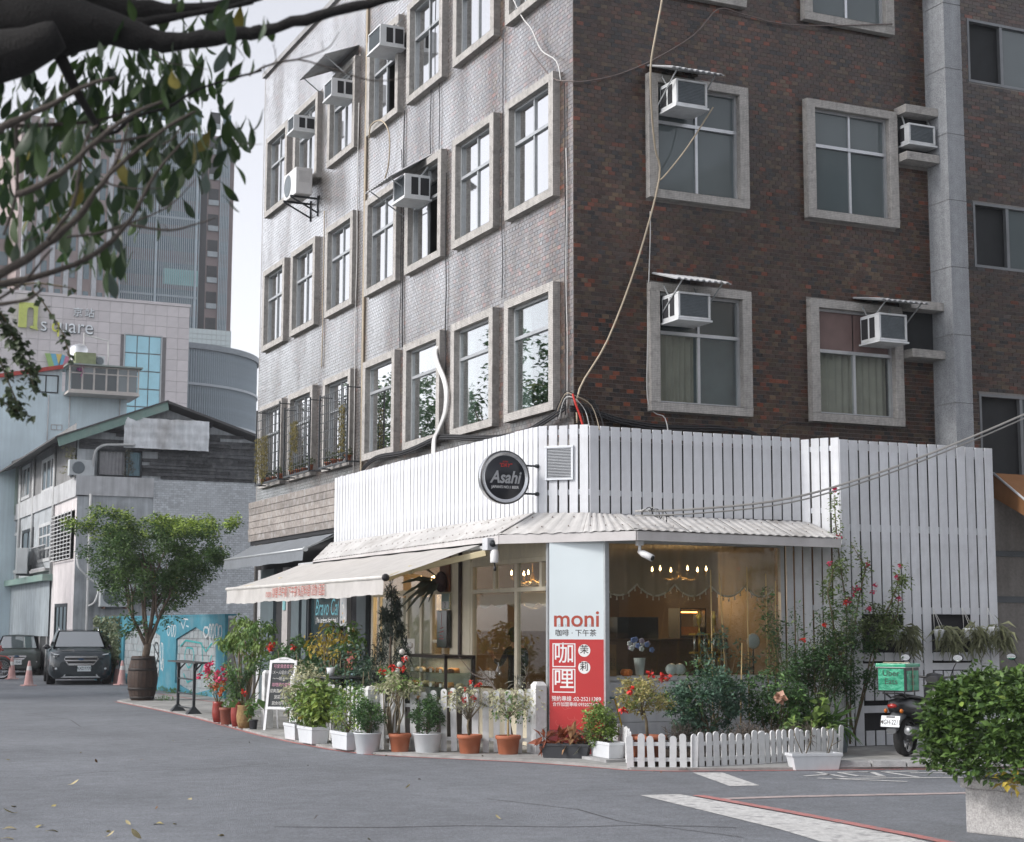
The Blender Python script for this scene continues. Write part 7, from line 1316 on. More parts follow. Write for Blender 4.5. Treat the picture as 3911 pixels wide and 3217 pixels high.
stroke_mb([curl([(2.9, 1.2), (2.5, 1.35), (1.4, 1.3), (1.0, 1.1), (.6, 1.3)]), blob(2.2, .95, .35, .25), curl([(1.3, 1.3), (1.2, .8), (1.5, .5), (.9, .6), (.6, 1.0)]), curl([(2.6, .5), (2.3, .3), (1.8, .4)])], lambda a, b: fW(a*1.36, b, -.036), .045).build('graffiti', CG, bwl)
stroke_mb([blob(4.9, 1.0, .18, .3), blob(4.75, .6, .15, .2), curl([(5.2, 1.2), (4.7, .9), (5.1, .5), (4.6, .3)])], lambda a, b: fW(a*1.36, b, -.036), .05).build('graffiti', DG, bwl)
stroke_mb([blob(4.3, .95, .1, .35), blob(4.2, .7, .08, .15)], lambda a, b: fW(a*1.36, b, .004), .04).build('graffiti', WG, bwl)
iv = thing('ivy', 'pale ivy curtain hanging over the blue wall behind the parked car', 'climber', fW(12.6, 1.0, .05)); foliage('foliage', iv, RS, [fW(u, z, .06) for u in np.linspace(11.2, 14.8, 16) for z in np.linspace(.3, 1.95, 12) if z > .25+.4*abs(u-12.2)], (.1, .08, .12), 2300, .09, leafm('ivy_leaf', (.16, .19, .10)), droop=1.0, aspect=.8)
wd_ = thing('wall_weeds', 'green weeds at the foot of the blue wall', 'weeds', (-1.0, 20, .03)); foliage('foliage', wd_, RS, [fW(u, .05, .12) for u in (1.0, 2.4, 3.6, 4.0, 4.1, 5.4)]+[(-1.9, 17.3, .06), (-1.75, 17.0, .05)], (.18, .12, .04), 420, .09, L_MID, flat=1.2, aspect=.25)
# ------------------------------------------------------------------ grey tiled house at the end of the street
gh_ = thing('grey_tiled_house', 'old grey tiled house with timber gable and green roof edge', 'house', (-1.0, 34, 0))
fY = lambda u, z, d: (u, 34-d, z); fX = lambda u, z, d: (-1.0-d, u, z)
GREYR = M('grey_render', (.46, .49, .51), .9, .12, 3, .2, 30, streak=.35, dirt=(.10, .10, .10), dirt_amt=.6); PINKR = M('pinkish_render', (.68, .64, .64), .85, .08, 3, .1, 30, streak=.2, dirt=(.3, .28, .28), dirt_amt=.3)
sheet(fY, -1.0, 5.6, 0, 6.57, []).build('wall', GREYR, gh_)
GT = M('grey_tile', (0, 0, 0), .6, .1, 30, attr='tint', streak=.15)
TILE_KEEP = TILE
def grey_cols(n): return np.array([.58, .61, .63])*rs.uniform(.85, 1.12, (n, 1))
layG = brick_layout(1.48, 5.55, .3, 6.57, [], .15, .075)
TILE = GT
gpick = np.argsort(np.abs(layG[:, 0]-3.2)+np.abs(layG[:, 2]-5.2)*.8); gsel = np.zeros(len(layG), bool); gsel[[i for i in gpick if layG[i, 1]-layG[i, 0] > .13][:300]] = True
npY = lambda U, Z_, D_: np.stack([U, 34-D_, Z_], -1)
tag(link('tile_field', brick_mesh('tile_field', npY, layG[~gsel]-np.array([0, 0, 0, 0]), grey_cols((~gsel).sum()), .012, .012, .0006), gh_, (0, 0, 0)), kind='stuff')
gv = [brick_mesh('tile', lambda U, Z_, D_: np.stack([U, -D_, Z_], -1), np.array([[0, .15, 0, .075]]), grey_cols(1), .012, .012, .0006) for _ in range(10)]
for i in np.where(gsel)[0]: link('tile', gv[rs.randint(10)], gh_, (layG[i, 0], 34, layG[i, 2]))
TILE = TILE_KEEP
mb = MB(); fbox(mb, fY, -1.06, 1.48, 5.96, 6.60, .0, .05); mb.build('parapet', CONC_L, gh_); mb = MB(); fbox(mb, fX, 34, 53, 5.92, 6.55, -.3, .06); mb.build('parapet', CONC_L, gh_)
mb = MB(); mb.box(-1.0, 5.6, 34.2, 53, 6.4, 6.5); mb.build('terrace_floor', CONC, gh_)
# timber gable
PLK = M('dark_weathered_plank', (.075, .078, .082), .9, .30, 14, .4, 40, island=.35, dirt=(.2, .2, .205), dirt_amt=.5)
gabz = lambda x: 9.05-(1.87-x)*.40 if x < 1.87 else 9.05-(x-1.87)*.32
rw = random.Random(31)
for k in range(22):
    z = 6.60+k*.115; x = -.95
    while x < 5.3:
        L = rw.uniform(.7, 1.9); x1 = min(x+L, 5.3); zz_ = min(gabz(x+.05), gabz(x1-.05))
        inwin = (-.45 < (x+x1)/2 < 1.2 and z < 7.52)
        if z+.1 < zz_ and not (z < 7.5 and x1 < -.3) and not inwin and not (z < 7.5 and x < 1.15 and x1 > -.3 and (x1-1.15) < .3):
            a0 = max(x, 1.14) if z < 7.52 else x
            if x1-a0 > .2: mb = MB(); o = rw.uniform(-.02, .02); mb.hexa([(a0, 34.25-o, z+rw.uniform(-.01, .01)), (x1-.01, 34.25-o, z+rw.uniform(-.01, .01)), (x1-.01, 34.3, z), (a0, 34.3, z), (a0, 34.27-o, z+.112), (x1-.01, 34.27-o, z+.112), (x1-.01, 34.3, z+.112), (a0, 34.3, z+.112)]); mb.build('plank', PLK, gh_)
        x = x1
mb = MB(); mb.ngon([(-1.0, 34.31, 6.5), (5.3, 34.31, 6.5), (5.3, 34.31, 7.9), (1.87, 34.31, 9.0), (-1.0, 34.31, 7.85)]); mb.build('gable_wall', GREYR, gh_)
ROOFG = M('green_sheet', (.20, .30, .265), .6, .1, 6, dirt=(.35, .33, .3), dirt_amt=.3); ROOFD = M('dark_roof', (.09, .09, .09), .8, .2)
mb = MB(); mb.hexa([(-1.65, 33.9, 7.52), (1.90, 33.9, 8.92), (1.90, 33.95, 8.92), (-1.65, 33.95, 7.52), (-1.72, 33.9, 7.80), (1.85, 33.9, 9.20), (1.85, 33.95, 9.20), (-1.72, 33.95, 7.80)]); mb.build('verge_board', ROOFG, gh_)
mb = MB(); mb.hexa([(-1.8, 33.85, 7.78), (1.87, 33.85, 9.20), (1.87, 50, 9.20), (-1.8, 50, 7.78), (-1.8, 33.85, 7.83), (1.87, 33.85, 9.25), (1.87, 50, 9.25), (-1.8, 50, 7.83)]); mb.hexa([(1.87, 33.85, 9.14), (5.6, 33.85, 7.95), (5.6, 50, 7.95), (1.87, 50, 9.14), (1.87, 33.85, 9.22), (5.6, 33.85, 8.03), (5.6, 50, 8.03), (1.87, 50, 9.22)]); mb.build('roof', ROOFD, gh_)
mb = MB(); vs = []; nx, nz = 24, 10
for j in range(nz+1):
    for i in range(nx+1): x = .43+2.86*i/nx; z = 7.58+1.02*j/nz+rw.uniform(-.01, .01); vs.append((x, 33.9+.03*math.sin(i*1.3+j)+.02*math.sin(j*2.1)+rw.uniform(-.012, .012), z))
mb.add(vs, [(j*(nx+1)+i, j*(nx+1)+i+1, (j+1)*(nx+1)+i+1, (j+1)*(nx+1)+i) for j in range(nz) for i in range(nx)], True); o_ = mb.build('tarpaulin', M('white_tarp', (.74, .77, .79), .5, .1, 3, .3, 8, streak=.25, dirt=(.2, .14, .09), dirt_amt=.4)); tag(o_, 'crinkled white tarpaulin nailed over the timber gable', 'tarpaulin')
f = MB(); ring(f, fY, -.34, 1.12, 6.63, 7.52, .05, -.3, -.2); fbox(f, fY, .55, .60, 6.68, 7.47, -.29, -.22); wn = f.build('window', STEEL_DK, gh_)
for a, b, m_ in ((-.29, .55, M('grey_curtain', (.30, .30, .31), .9)), (.60, 1.07, M('blue_curtain', (.22, .33, .38), .9))): curtain(fY, a, b, 6.68, 7.47, -.27, wn, m_, 7, .012)
def outdoor_ac(label, c, wx, wy, h, face, rust=False, rz=0):
    t = thing('outdoor_unit', label, 'outdoor unit', c, rz, 'outdoor units on the grey house', True); mb = MB(); mb.box(-wx/2, wx/2, -wy/2, wy/2, 0, h); mb.build('casing', M('ac_offwhite', (.52, .55, .56), .45, .05, 6, streak=.1), t, bevel=.02)
    mb = MB(); mb.lathe([(h*.40, 0), (h*.38, -.015), (h*.30, -.01), (h*.2, -.015), (.001, -.012)], (-wx*.14, -wy/2-.002, h/2), 20, axis='y'); mb.build('fan_grille', FIN, t)
    mb = MB(); [mb.box(x-.02, x+.02, -wy/2-.04, wy/2+.04, -.06, 0) for x in (-wx*.35, wx*.35)]; mb.build('bracket', M('rusty_steel', (.16, .09, .06), .8, .2) if rust else STEEL_DK, t); return t
outdoor_ac('small outdoor unit on the parapet below the timber gable', (-.88, 34.15, 6.60), .82, .3, .52, 'y'); outdoor_ac('outdoor unit on a rusty shelf behind the barrel tree', (.26, 33.72, 2.33), 1.0, .4, .72, 'y', True)
outdoor_ac('tilted outdoor unit hanging off the street side of the grey house', (-1.35, 42.6, 3.62), .95, .4, .95, 'y', rz=R(70))
cable('bent_duct', 'thick pale pipe bending up from the parapet to the tarpaulin', [(-.50, 34.1, 6.6), (-.52, 34.0, 7.1), (-.45, 33.95, 7.45), (-.2, 33.9, 7.62), (.2, 33.88, 7.65), (.8, 33.86, 7.68)], .045, M('duct_grey', (.45, .46, .46), .6, .1), 'pipe', 8)
cable('downpipe', 'grey downpipe on the rendered corner of the grey house', [(-.58, 33.9, 6.0), (-.57, 33.9, 3.0), (-.56, 33.9, 0.1)], .05, M('duct_grey', (.45, .46, .46), .6), 'pipe', 8)
cable('wall_hose', 'pale hose looping from the outdoor unit to the wall', [(-.95, 33.9, 4.0), (-.9, 33.8, 3.6), (-.5, 33.8, 3.2), (-.25, 33.75, 3.0), (-.35, 33.8, 2.5), (-.55, 33.85, 2.35)], .035, M('hose_white', (.55, .56, .56), .6), 'pipe', 6)
for k, (x, y, z, h) in enumerate(((.62, 33.95, 6.62, .85), (-1.15, 34.6, 6.6, 1.0))):
    t = thing('parapet_plant', ['narrow potted conifer on the parapet before the gable window', 'tangled yellow-green creeper on the parapet corner'][k], 'plant', (x, y, z)); stems(t, (x, y, z), [(x, y, z+h*.9)], .015); foliage('foliage', t, RS, [(x+rw.uniform(-.1, .1)*(1+k), y, z+h*s) for s in np.linspace(.1, 1, 14)], (.12+.1*k, .1, .09), 420, .07, [L_GREY, L_YEL][k] if k == 0 else leafm('creeper_leaf', (.2, .2, .08)), droop=.3*k)
# street side of the grey house
sheet(fX, 34, 38.4, 0, 6.0, []).build('wall', PINKR, gh_); sheet(fX, 38.4, 54, 0, 6.0, []).build('wall', GREYR, gh_); sheet(fX, 34.6, 54, 6.5, 8.4, []).build('wall', M('upper_render', (.22, .22, .22), .9, .2, 4, streak=.2), gh_)
mb = MB(); mb.hexa([(-1.25, 36, 7.85), (-.9, 36, 8.1), (-.9, 54, 8.55), (-1.25, 54, 8.4), (-1.25, 36, 7.95), (-.9, 36, 8.2), (-.9, 54, 8.65), (-1.25, 54, 8.5)]); mb.build('eave', ROOFD, gh_)
def fwin(u0, u1, z0, z1, m_frame, m_pane, nv=2, nh=1, d=.03, name='window'):
    f = MB(); ring(f, fX, u0, u1, z0, z1, .12, -.06, d)
    for k in range(1, nv): u = u0+(u1-u0)*k/nv; fbox(f, fX, u-.05, u+.05, z0+.12, z1-.12, -.05, d-.01)
    for k in range(1, nh): z = z0+(z1-z0)*k/nh; fbox(f, fX, u0+.12, u1-.12, z-.03, z+.03, -.05, d-.012)
    w_ = f.build(name, m_frame, gh_)
    for i in range(nv):
        for j in range(nh):
            a0, a1 = u0+(u1-u0)*i/nv, u0+(u1-u0)*(i+1)/nv; c0, c1_ = z0+(z1-z0)*j/nh, z0+(z1-z0)*(j+1)/nh; p = MB(); fbox(p, fX, a0+.06, a1-.06, c0+.04, c1_-.04, -.03, .002); p.build('pane', m_pane, w_)
    return w_
PPANE = frosted('pale_pane', (.45, .46, .46), .06, 3.0, .1); DPANE = frosted('dark_old_pane', (.05, .065, .07), .06, 3.0, .08); WFR = M('white_frame', (.55, .56, .56), .5)
fwin(38.5, 41.5, 6.52, 7.77, WFR, PPANE, 3); fwin(44.4, 47.4, 6.62, 7.95, WFR, PPANE, 3); fwin(39.0, 41.7, 4.0, 5.4, WFR, PPANE, 3, 3); fwin(43.0, 45.9, 3.8, 5.4, STEEL_DK, DPANE, 2); fwin(47.2, 50.9, 3.8, 5.42, WFR, PPANE, 4); fwin(35.1, 37.5, .1, 2.46, STEEL_DK, DPANE, 3, 1, .03, 'door')
sg_ = MB(); fbox(sg_, fX, 47.7, 52.8, 6.15, 8.2, .0, .06); sg_.build('corrugated_panel', M('pale_green_sheet', (.34, .42, .38), .6, .06, 4, streak=.25), gh_)
for k in range(26): mb = MB(); u = 47.75+k*.2; fbox(mb, fX, u, u+.06, 6.15, 8.2, .06, .085); mb.build('rib', MATS['pale_green_sheet'], gh_)
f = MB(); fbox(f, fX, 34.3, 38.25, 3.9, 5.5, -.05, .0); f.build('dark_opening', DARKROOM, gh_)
gr_ = thing('window_cage', 'rusty white barred window cage on the pink wall', 'cage', (-1.1, 36.2, 3.9))
for k in range(13): z = 3.92+k*.128; mb = MB(); mb.bar(fX(34.3, z, .12), fX(38.25, z, .12), .025, .025); mb.build('bar', WORN_WHITE, gr_)
for k in range(7): u = 34.3+k*.658; mb = MB(); mb.bar(fX(u, 3.9, .12), fX(u, 5.5, .12), .03, .03, (0, 1, 0)); mb.build('bar', WORN_WHITE, gr_)
bl = thing('balcony_railing', 'small curved iron balcony railing below a white paned window', 'railing', (-1.2, 40.3, 3.7)); mb = MB(); mb.bar(fX(38.8, 4.55, .22), fX(41.9, 4.55, .22), .03, .03); mb.bar(fX(38.8, 3.75, .22), fX(41.9, 3.75, .22), .03, .03); mb.build('rail', CONC_L, bl)
for k in range(15): u = 38.85+k*.215; mb = MB(); mb.tube([fX(u, 3.75, .22), fX(u, 4.0, .30), fX(u, 4.55, .22)], .012, 5); mb.build('baluster', STEEL_DK, bl)
mb = MB(); fbox(mb, fX, 38.5, 42.2, 3.62, 3.72, .0, .25); mb.build('slab', CONC, bl)
for k, u in enumerate((38.42, 43.2, 46.6)): mb = MB(); mb.cyl(fX(u, 3.4, .05), fX(u, 8.0, .05), .06, n=8); tag(mb.build('downpipe', M('duct_grey', (.45, .46, .46), .6)), ['pale downpipe beside the barred cage', 'pale downpipe beside the tilted unit', 'pale downpipe beside the green sheet'][k], 'pipe', 'street side downpipes')
sh = thing('corrugated_shed', 'grey corrugated lean-to shed with green eave behind the cars', 'shed', (-1.1, 45, 0)); SHM = M('shed_sheet', (.36, .41, .44), .7, .08, 3, streak=.3, dirt=(.12, .13, .14), dirt_amt=.4)
mb = MB(); vs = []; n = 320
for i in range(n+1): y = 38.5+14.5*i/n; d = .06+.03*(1 if (i % 4) in (1, 2) else 0); vs += [fX(y, 1.35, d), fX(y, 3.3, d)]
mb.add(vs, [(2*i, 2*i+2, 2*i+3, 2*i+1) for i in range(n)]); mb.build('sheet_wall', SHM, sh); mb = MB(); fbox(mb, fX, 38.3, 53.2, 3.28, 3.5, .0, .35); mb.build('eave', ROOFG, sh)
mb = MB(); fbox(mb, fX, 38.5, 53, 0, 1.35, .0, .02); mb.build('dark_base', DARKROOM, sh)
for k in range(9): mb = MB(); fbox(mb, fX, 38.7+k*1.6, 38.9+k*1.6, 0, 1.4, .02, .06); mb.build('post', CONC, sh)
# ------------------------------------------------------------------ pale blue house behind
bh = thing('pale_blue_house', 'tall pale blue rendered house with red roof edge and rooftop sunroom', 'house', (0, 48, 0)); f4 = lambda u, z, d: (u, 48-d, z)
PB_ = M('pale_blue_render', (.62, .74, .79), .85, .07, 1.5, .1, 20, streak=.12, dirt=(.48, .56, .60), dirt_amt=.5)
mb = MB(); mb.prism([(-9, 0), (3.3, 0), (3.3, 11.3), (.62, 11.3), (.62, 12.3), (-9, 10.3)], lambda u, v, d: (u, d, v), 48, 58); mb.build('wall', PB_, bh)
mb = MB(); mb.hexa([(-9, 47.8, 10.15), (.66, 47.8, 12.24), (.66, 48.2, 12.24), (-9, 48.2, 10.15), (-9, 47.8, 10.3), (.66, 47.8, 12.40), (.66, 48.2, 12.40), (-9, 48.2, 10.3)]); mb.build('red_fascia', M('red_fascia_paint', (.42, .05, .04), .5, .1, 4), bh)
f = MB(); ring(f, f4, -.52, .48, 11.2, 11.95, .05, -.05, .02); fbox(f, f4, -.05, .0, 11.25, 11.9, -.05, .01); wn = f.build('window', STEEL_DK, bh); curtain(f4, -.47, -.05, 11.25, 11.9, -.02, wn, MATS['grey_curtain'], 6, .01); curtain(f4, .0, .43, 11.25, 11.9, -.02, wn, MATS['grey_curtain'], 5, .01)
f = MB(); ring(f, f4, .24, .70, 9.68, 9.92, .035, -.04, .02); fbox(f, f4, .455, .485, 9.7, 9.9, -.04, .015); wn = f.build('window', CONC_L, bh); p = MB(); fbox(p, f4, .27, .67, 9.71, 9.89, -.03, -.02); p.build('pane', DPANE, wn)
sr = thing('rooftop_sunroom', 'glazed cream framed sunroom overhanging the pale blue house', 'sunroom', (2.1, 46.8, 11.15)); f5 = lambda u, z, d: (u, 46.9-d, z); SRF = M('sunroom_frame', (.50, .47, .44), .5)
mb = MB(); mb.box(.70, 3.58, 46.85, 49, 11.12, 11.22); mb.build('floor', SRF, sr); mb = MB(); mb.box(.62, 3.66, 46.7, 49, 12.26, 12.32); mb.build('roof', M('sunroom_roof', (.25, .29, .27), .6), sr); mb = MB(); mb.box(.8, 3.5, 48.2, 48.3, 11.2, 12.3); mb.build('back_wall', PB_, sr)
f = MB(); ring(f, f5, .72, 3.56, 11.22, 12.26, .06, -.05, .0); fbox(f, f5, .78, 3.5, 11.93, 11.98, -.05, -.002)
for u in (1.25, 1.72, 2.22, 2.68, 3.1): fbox(f, f5, u-.035, u+.035, 11.28, 12.2, -.05, -.004)
f.build('frame', SRF, sr)
us_ = [.78, 1.25, 1.72, 2.22, 2.68, 3.1, 3.5]
for a, b in zip(us_[:-1], us_[1:]):
    for c, e in ((11.28, 11.93), (11.98, 12.2)): p = MB(); fbox(p, f5, a+.03, b-.03, c, e, -.035, -.025); p.build('pane', DPANE if rw.random() < .6 else frosted('mid_pane', (.16, .19, .2), .06, 3.0, .08), sr)
mb = MB(); mb.lathe([(.001, 12.62), (.36, 12.62), (.37, 12.66), (.37, 13.15), (.30, 13.28), (.12, 13.34), (.001, 13.35)], (1.28, 48.2, 0), 22); wt = thing('water_tank', 'shiny steel rooftop water tank', 'tank', (1.28, 48.2, 12.32)); mb.build('drum', M('tank_steel', (.7, .71, .71), .2, 0, metal=.9), wt); mb = MB(); [mb.box(1.28+a-.02, 1.28+a+.02, 48.2+b-.02, 48.2+b+.02, 12.32, 12.63) for a in (-.25, .25) for b in (-.25, .25)]; mb.build('stand', STEEL_DK, wt)
mb = MB(); mb.box(1.0, 1.82, 47.2, 47.7, 12.33, 12.86); tag(mb.build('green_roof_box', M('moss_green_box', (.22, .25, .14), .8, .2, 5)), 'moss green box in front of the water tank', 'box')
outdoor_ac('small outdoor unit beside the rooftop water tank', (2.05, 47.5, 12.36), .32, .25, .42, 'y')
cable('roof_pipe', 'thin white roof pipe frame beside the water tank', [(1.45, 48, 12.4), (1.45, 48, 13.7), (1.5, 48, 13.72), (2.4, 48, 13.55), (2.45, 48, 13.5), (2.48, 48, 12.4)], .025, WIRE_WHT, 'pipe', 5, 2)
for k, x in enumerate((.1, .95, 3.0)): mb = MB(); mb.cyl((x, 47.93, 8.0), (x, 47.93, 11.1), .03, n=6); mb.build('wall_pipe', CONC_L, bh)
vb = thing('rooftop_flowers', 'purple flowering creeper on the sunroom roof edge', 'climber', (1.15, 46.8, 12.3)); foliage('foliage', vb, RS, clumps((1.15, 46.75, 12.1), (.12, .06, .3), 10, 61), (.05, .04, .06), 60, .09, leafm('purple_petal', (.35, .05, .22)))
# ------------------------------------------------------------------ beige mall with its sign
ml_ = thing('shopping_mall', 'beige stone panelled mall block with sign lettering and blue glass strip', 'building', (9, 120, 0)); f6 = lambda u, z, d: (u, 120-d, z)
mb = MB(); mb.box(-20, 22.85, 120, 160, 0, 29.5); mb.build('core', M('mall_joint', (.20, .19, .19), .9), ml_)
STN = M('beige_stone', (.58, .545, .545), .8, .06, 1.5, island=.06); pm = MB(); pm.box(0, .97, -.06, 0, 0, .92); pmesh = pm.mesh('panel', STN)
for i in range(30):
    for j in range(13):
        x = 22.85-.985*(i+1); z = 29.5-.945*(j+1)
        if 17.1 < x+.5 < 20.5 and z+.5 < 26.7: continue
        if x < 3: continue
        link('panel', pmesh, ml_, (x, 120, z))
mb = MB(); mb.box(-20, 22.9, 119.85, 120.3, 29.5, 29.75); mb.build('parapet_cap', STN, ml_)
BLG = frosted('blue_strip_glass', (.32, .62, .72), .06, 3.0, .05)
for i in range(3):
    for j in range(7): mb = MB(); z = 26.65-1.55*(j+1); mb.box(17.3+1.04*i+.04, 17.3+1.04*(i+1)-.04, 119.9, 119.95, z+.05, z+1.5); mb.build('pane', BLG, ml_)
f = MB(); ring(f, f6, 17.2, 20.5, 15.7, 26.75, .1, 0, .2); f.build('strip_frame', ALU_DULL, ml_)
LIME = M('lime_sign', (.48, .54, .12), .5); SIGNW = M('pale_sign', (.78, .82, .84), .4)
mb = MB(); arch = [(8.35, 26.55), (9.0, 26.55)] + [(9.0, 26.9), (9.0, 28.0)] + [(9.28-.27*math.cos(a*math.pi/8), 28.05+.25*math.sin(a*math.pi/8)) for a in range(1, 8)] + [(9.56, 28.0), (9.56, 26.8), (9.6, 26.75), (9.3, 26.72), (9.3, 26.55), (9.95, 26.4), (9.85, 26.7), (9.9, 28.65), (8.35, 28.7)]
mb.prism(arch, lambda u, v, d: (u, d, v), 119.5, 119.8); mb.build('sign_letter', LIME, ml_)
text_mb('s  uare', 1.75, plane_fn((12.41, 119.83, 26.90), (1, 0, 0), (0, 0, 1)), bold=.012, sx=.93).build('lettering', M('letter_side', (.10, .115, .12), .6, 0), ml_); [text_mb(c_, .85, plane_fn((x_+.05, 119.83, 28.16), (1, 0, 0), (0, 0, 1)), bold=.01).build('lettering', MATS['letter_side'], ml_) for c_, x_ in (('京', 13.21), ('站', 14.19))]; text_mb('s  uare', 1.75, plane_fn((12.35, 119.75, 26.95), (1, 0, 0), (0, 0, 1)), bold=-.004, sx=.93).build('lettering', SIGNW, ml_); text_mb('q', 1.75, plane_fn((11.42, 119.74, 26.95), (1, 0, 0), (0, 0, 1)), bold=.008, sx=.85).build('lettering', M('bright_lime', (.62, .64, .08), .5, 0), ml_); [text_mb(c_, .85, plane_fn((x_, 119.75, 28.2), (1, 0, 0), (0, 0, 1))).build('lettering', SIGNW, ml_) for c_, x_ in (('京', 13.21), ('站', 14.19))]  # dark offset copies stand for the sides of the letters
for k, (a, c) in enumerate((((10.6, 24.5, 11.05, 24.5, 11.45, 23.3, 11.0, 23.3), (.25, .4, .12)), ((11.05, 24.5, 11.5, 24.5, 11.8, 23.3, 11.45, 23.3), (.1, .35, .5)), ((11.5, 24.5, 12.0, 24.5, 11.75, 23.7, 11.7, 23.7), (.6, .45, .1)), ((12.0, 24.5, 12.3, 24.4, 12.0, 23.3, 11.8, 23.3), (.1, .35, .5)), ((12.3, 24.4, 12.7, 24.3, 12.3, 23.3, 12.0, 23.3), (.5, .15, .25)))):
    mb = MB(); mb.prism([(a[i], a[i+1]) for i in range(0, 8, 2)], lambda u, v, d: (u, d, v), 119.6+k*.01, 119.75); mb.build('logo_band', M(f'logo{k}', c, .5, 0), ml_)
# ------------------------------------------------------------------ curved louvre building
cv = thing('curved_louvre_building', 'dark curved building wrapped in vertical metal louvres', 'building', (25, 146, 0)); CC = (25.2, 146.0); CR = 10.6
mb = MB(); mb.lathe([(CR-.4, 0), (CR-.4, 28.7)], (CC[0], CC[1], 0), 96); mb.build('glazing', frosted('louvre_glass', (.05, .085, .10), .06, 3.0, .1), cv)
LV = M('louvre_metal', (.32, .38, .42), .5, .05); fm = MB(); fm.box(-.05, .05, -.12, .12, 0, 28.6); fmesh = fm.mesh('louvre', LV)
for k in range(150):
    a = math.radians(-110+k*1.35); link('louvre', fmesh, cv, (CC[0]+CR*math.cos(a), CC[1]+CR*math.sin(a), 0), (0, 0, a+math.pi/2+.6))
for z in (25.1, 21.3): mb = MB(); mb.lathe([(CR-.2, z-.12), (CR+.25, z-.12), (CR+.25, z+.12), (CR-.2, z+.12)], (CC[0], CC[1], 0), 96, False); mb.build('band', M('band_metal', (.34, .38, .41), .4), cv)
mb = MB(); mb.lathe([(CR-.5, 28.55), (CR+.35, 28.55), (CR+.35, 29.1), (.01, 29.15)], (CC[0], CC[1], 0), 96, False); mb.build('roof_ring', M('roof_ring', (.20, .23, .25), .5), cv)
pg = thing('glass_block_penthouse', 'pale glass block rooftop box above the curved building', 'penthouse', (28.5, 139, 29.1)); mb = MB(); mb.box(22, 31.6, 139, 144, 29.1, 31.2); mb.build('core', M('block_joint', (.42, .46, .46), .6), pg); gbm = MB(); gbm.box(0, .44, -.04, 0, 0, .44); gmesh = gbm.mesh('glass_block', frosted('glass_block', (.50, .57, .57), .06, 3.0, .1))
for i in range(20):
    for j in range(4): link('glass_block', gmesh, pg, (31.55-.48*(i+1), 139, 29.2+.5*j))
# ------------------------------------------------------------------ towers
tw_ = thing('louvred_tower', 'tall tower with brown cladding and a screen of vertical blue-grey louvres', 'tower', (37, 190, 0)); f7 = lambda u, z, d: (u, 190-d, z); TBR = M('tower_brown', (.21, .165, .16), .8, .06, 1); TGL = frosted('tower_glass', (.10, .17, .20), .06, 3.0, .06)
mb = MB(); mb.box(29.8, 44.9, 190, 215, 0, 67); mb.build('wall', TBR, tw_)
for k in range(9):
    z = 40.2+k*3.5; mb = MB(); fbox(mb, f7, 30.2, 40.3, z, z+1.9, 0, .08); mb.build('window_band', TGL, tw_); mb = MB(); fbox(mb, f7, 41.5, 42.85, z+.2, z+2.0, 0, .06); wn = mb.build('balcony', DARKROOM, tw_); mb = MB(); fbox(mb, f7, 41.5, 42.85, z-.3, z+.4, .06, .3); mb.build('balcony_rail', M('tower_rail', (.30, .34, .36), .5), wn); mb = MB(); fbox(mb, f7, 43.2, 44.3, z+.2, z+1.9, 0, .05); mb.build('window', TGL, tw_)
mb = MB(); fbox(mb, f7, 35.8, 40.3, 46.2, 48.3, .09, .14); mb.build('lit_window', M('aqua_window', (.22, .48, .47), .3, .1, 1, emis=(.3, .8, .75), estr=.06), tw_)
mb = MB(); fbox(mb, f7, 40.4, 41.3, 0, 67, .0, .1); mb.build('recess', DARKROOM, tw_)  # flat dark strip paints the shade of a recess onto the tower
TLV = M('tower_louvre', (.36, .43, .47), .5, .03); lm = MB(); lm.box(-.05, .05, -.5, -.32, 30, 67.4); lmesh = lm.mesh('louvre', TLV); lm2 = MB(); lm2.box(-.12, .12, -.65, -.3, 30, 67.6); lmesh2 = lm2.mesh('louvre', TLV)
for k in range(38): link('louvre', lmesh, tw_, (30.1+k*.275, 190, 0))
for x in (29.9, 34.6, 39.9): link('louvre', lmesh2, tw_, (x, 190, 0))
for k in range(6): link('louvre', lmesh, tw_, (43.05+k*.22, 190, 0))
for z in (44.5, 55.0, 62): mb = MB(); fbox(mb, f7, 29.8, 40.3, z, z+.25, .25, .4); mb.build('louvre_rail', TLV, tw_)
t2_ = thing('stepped_tower', 'pinkish brown tower block with pale vertical piers behind the foreground branches', 'tower', (20, 188, 0)); f8 = lambda u, z, d: (u, 188-d, z)
mb = MB(); mb.box(16.9, 29.6, 188, 210, 0, 66); mb.build('wall', M('tower_pink', (.33, .265, .25), .8, .06, 1), t2_); mb = MB(); mb.box(5, 16.9, 196, 215, 0, 54.5); mb.build('wall', TBR, t2_)
for i in range(7):
    x = 17.4+i*1.75; mb = MB(); fbox(mb, f8, x, x+.55, 30, 66.2, 0, .6); mb.build('pier', M('pale_pier2', (.42, .44, .46), .7), t2_)
    for k in range(8): z = 42+k*3.5; mb = MB(); fbox(mb, f8, x+.75, x+1.45, z, z+1.9, 0, .05); mb.build('window', TGL, t2_)
for i in range(4):
    for k in range(4): mb = MB(); mb.box(9+i*2.2, 10.2+i*2.2, 195.9, 196, 41+k*3.5, 42.8+k*3.5); mb.build('window', TGL, t2_)
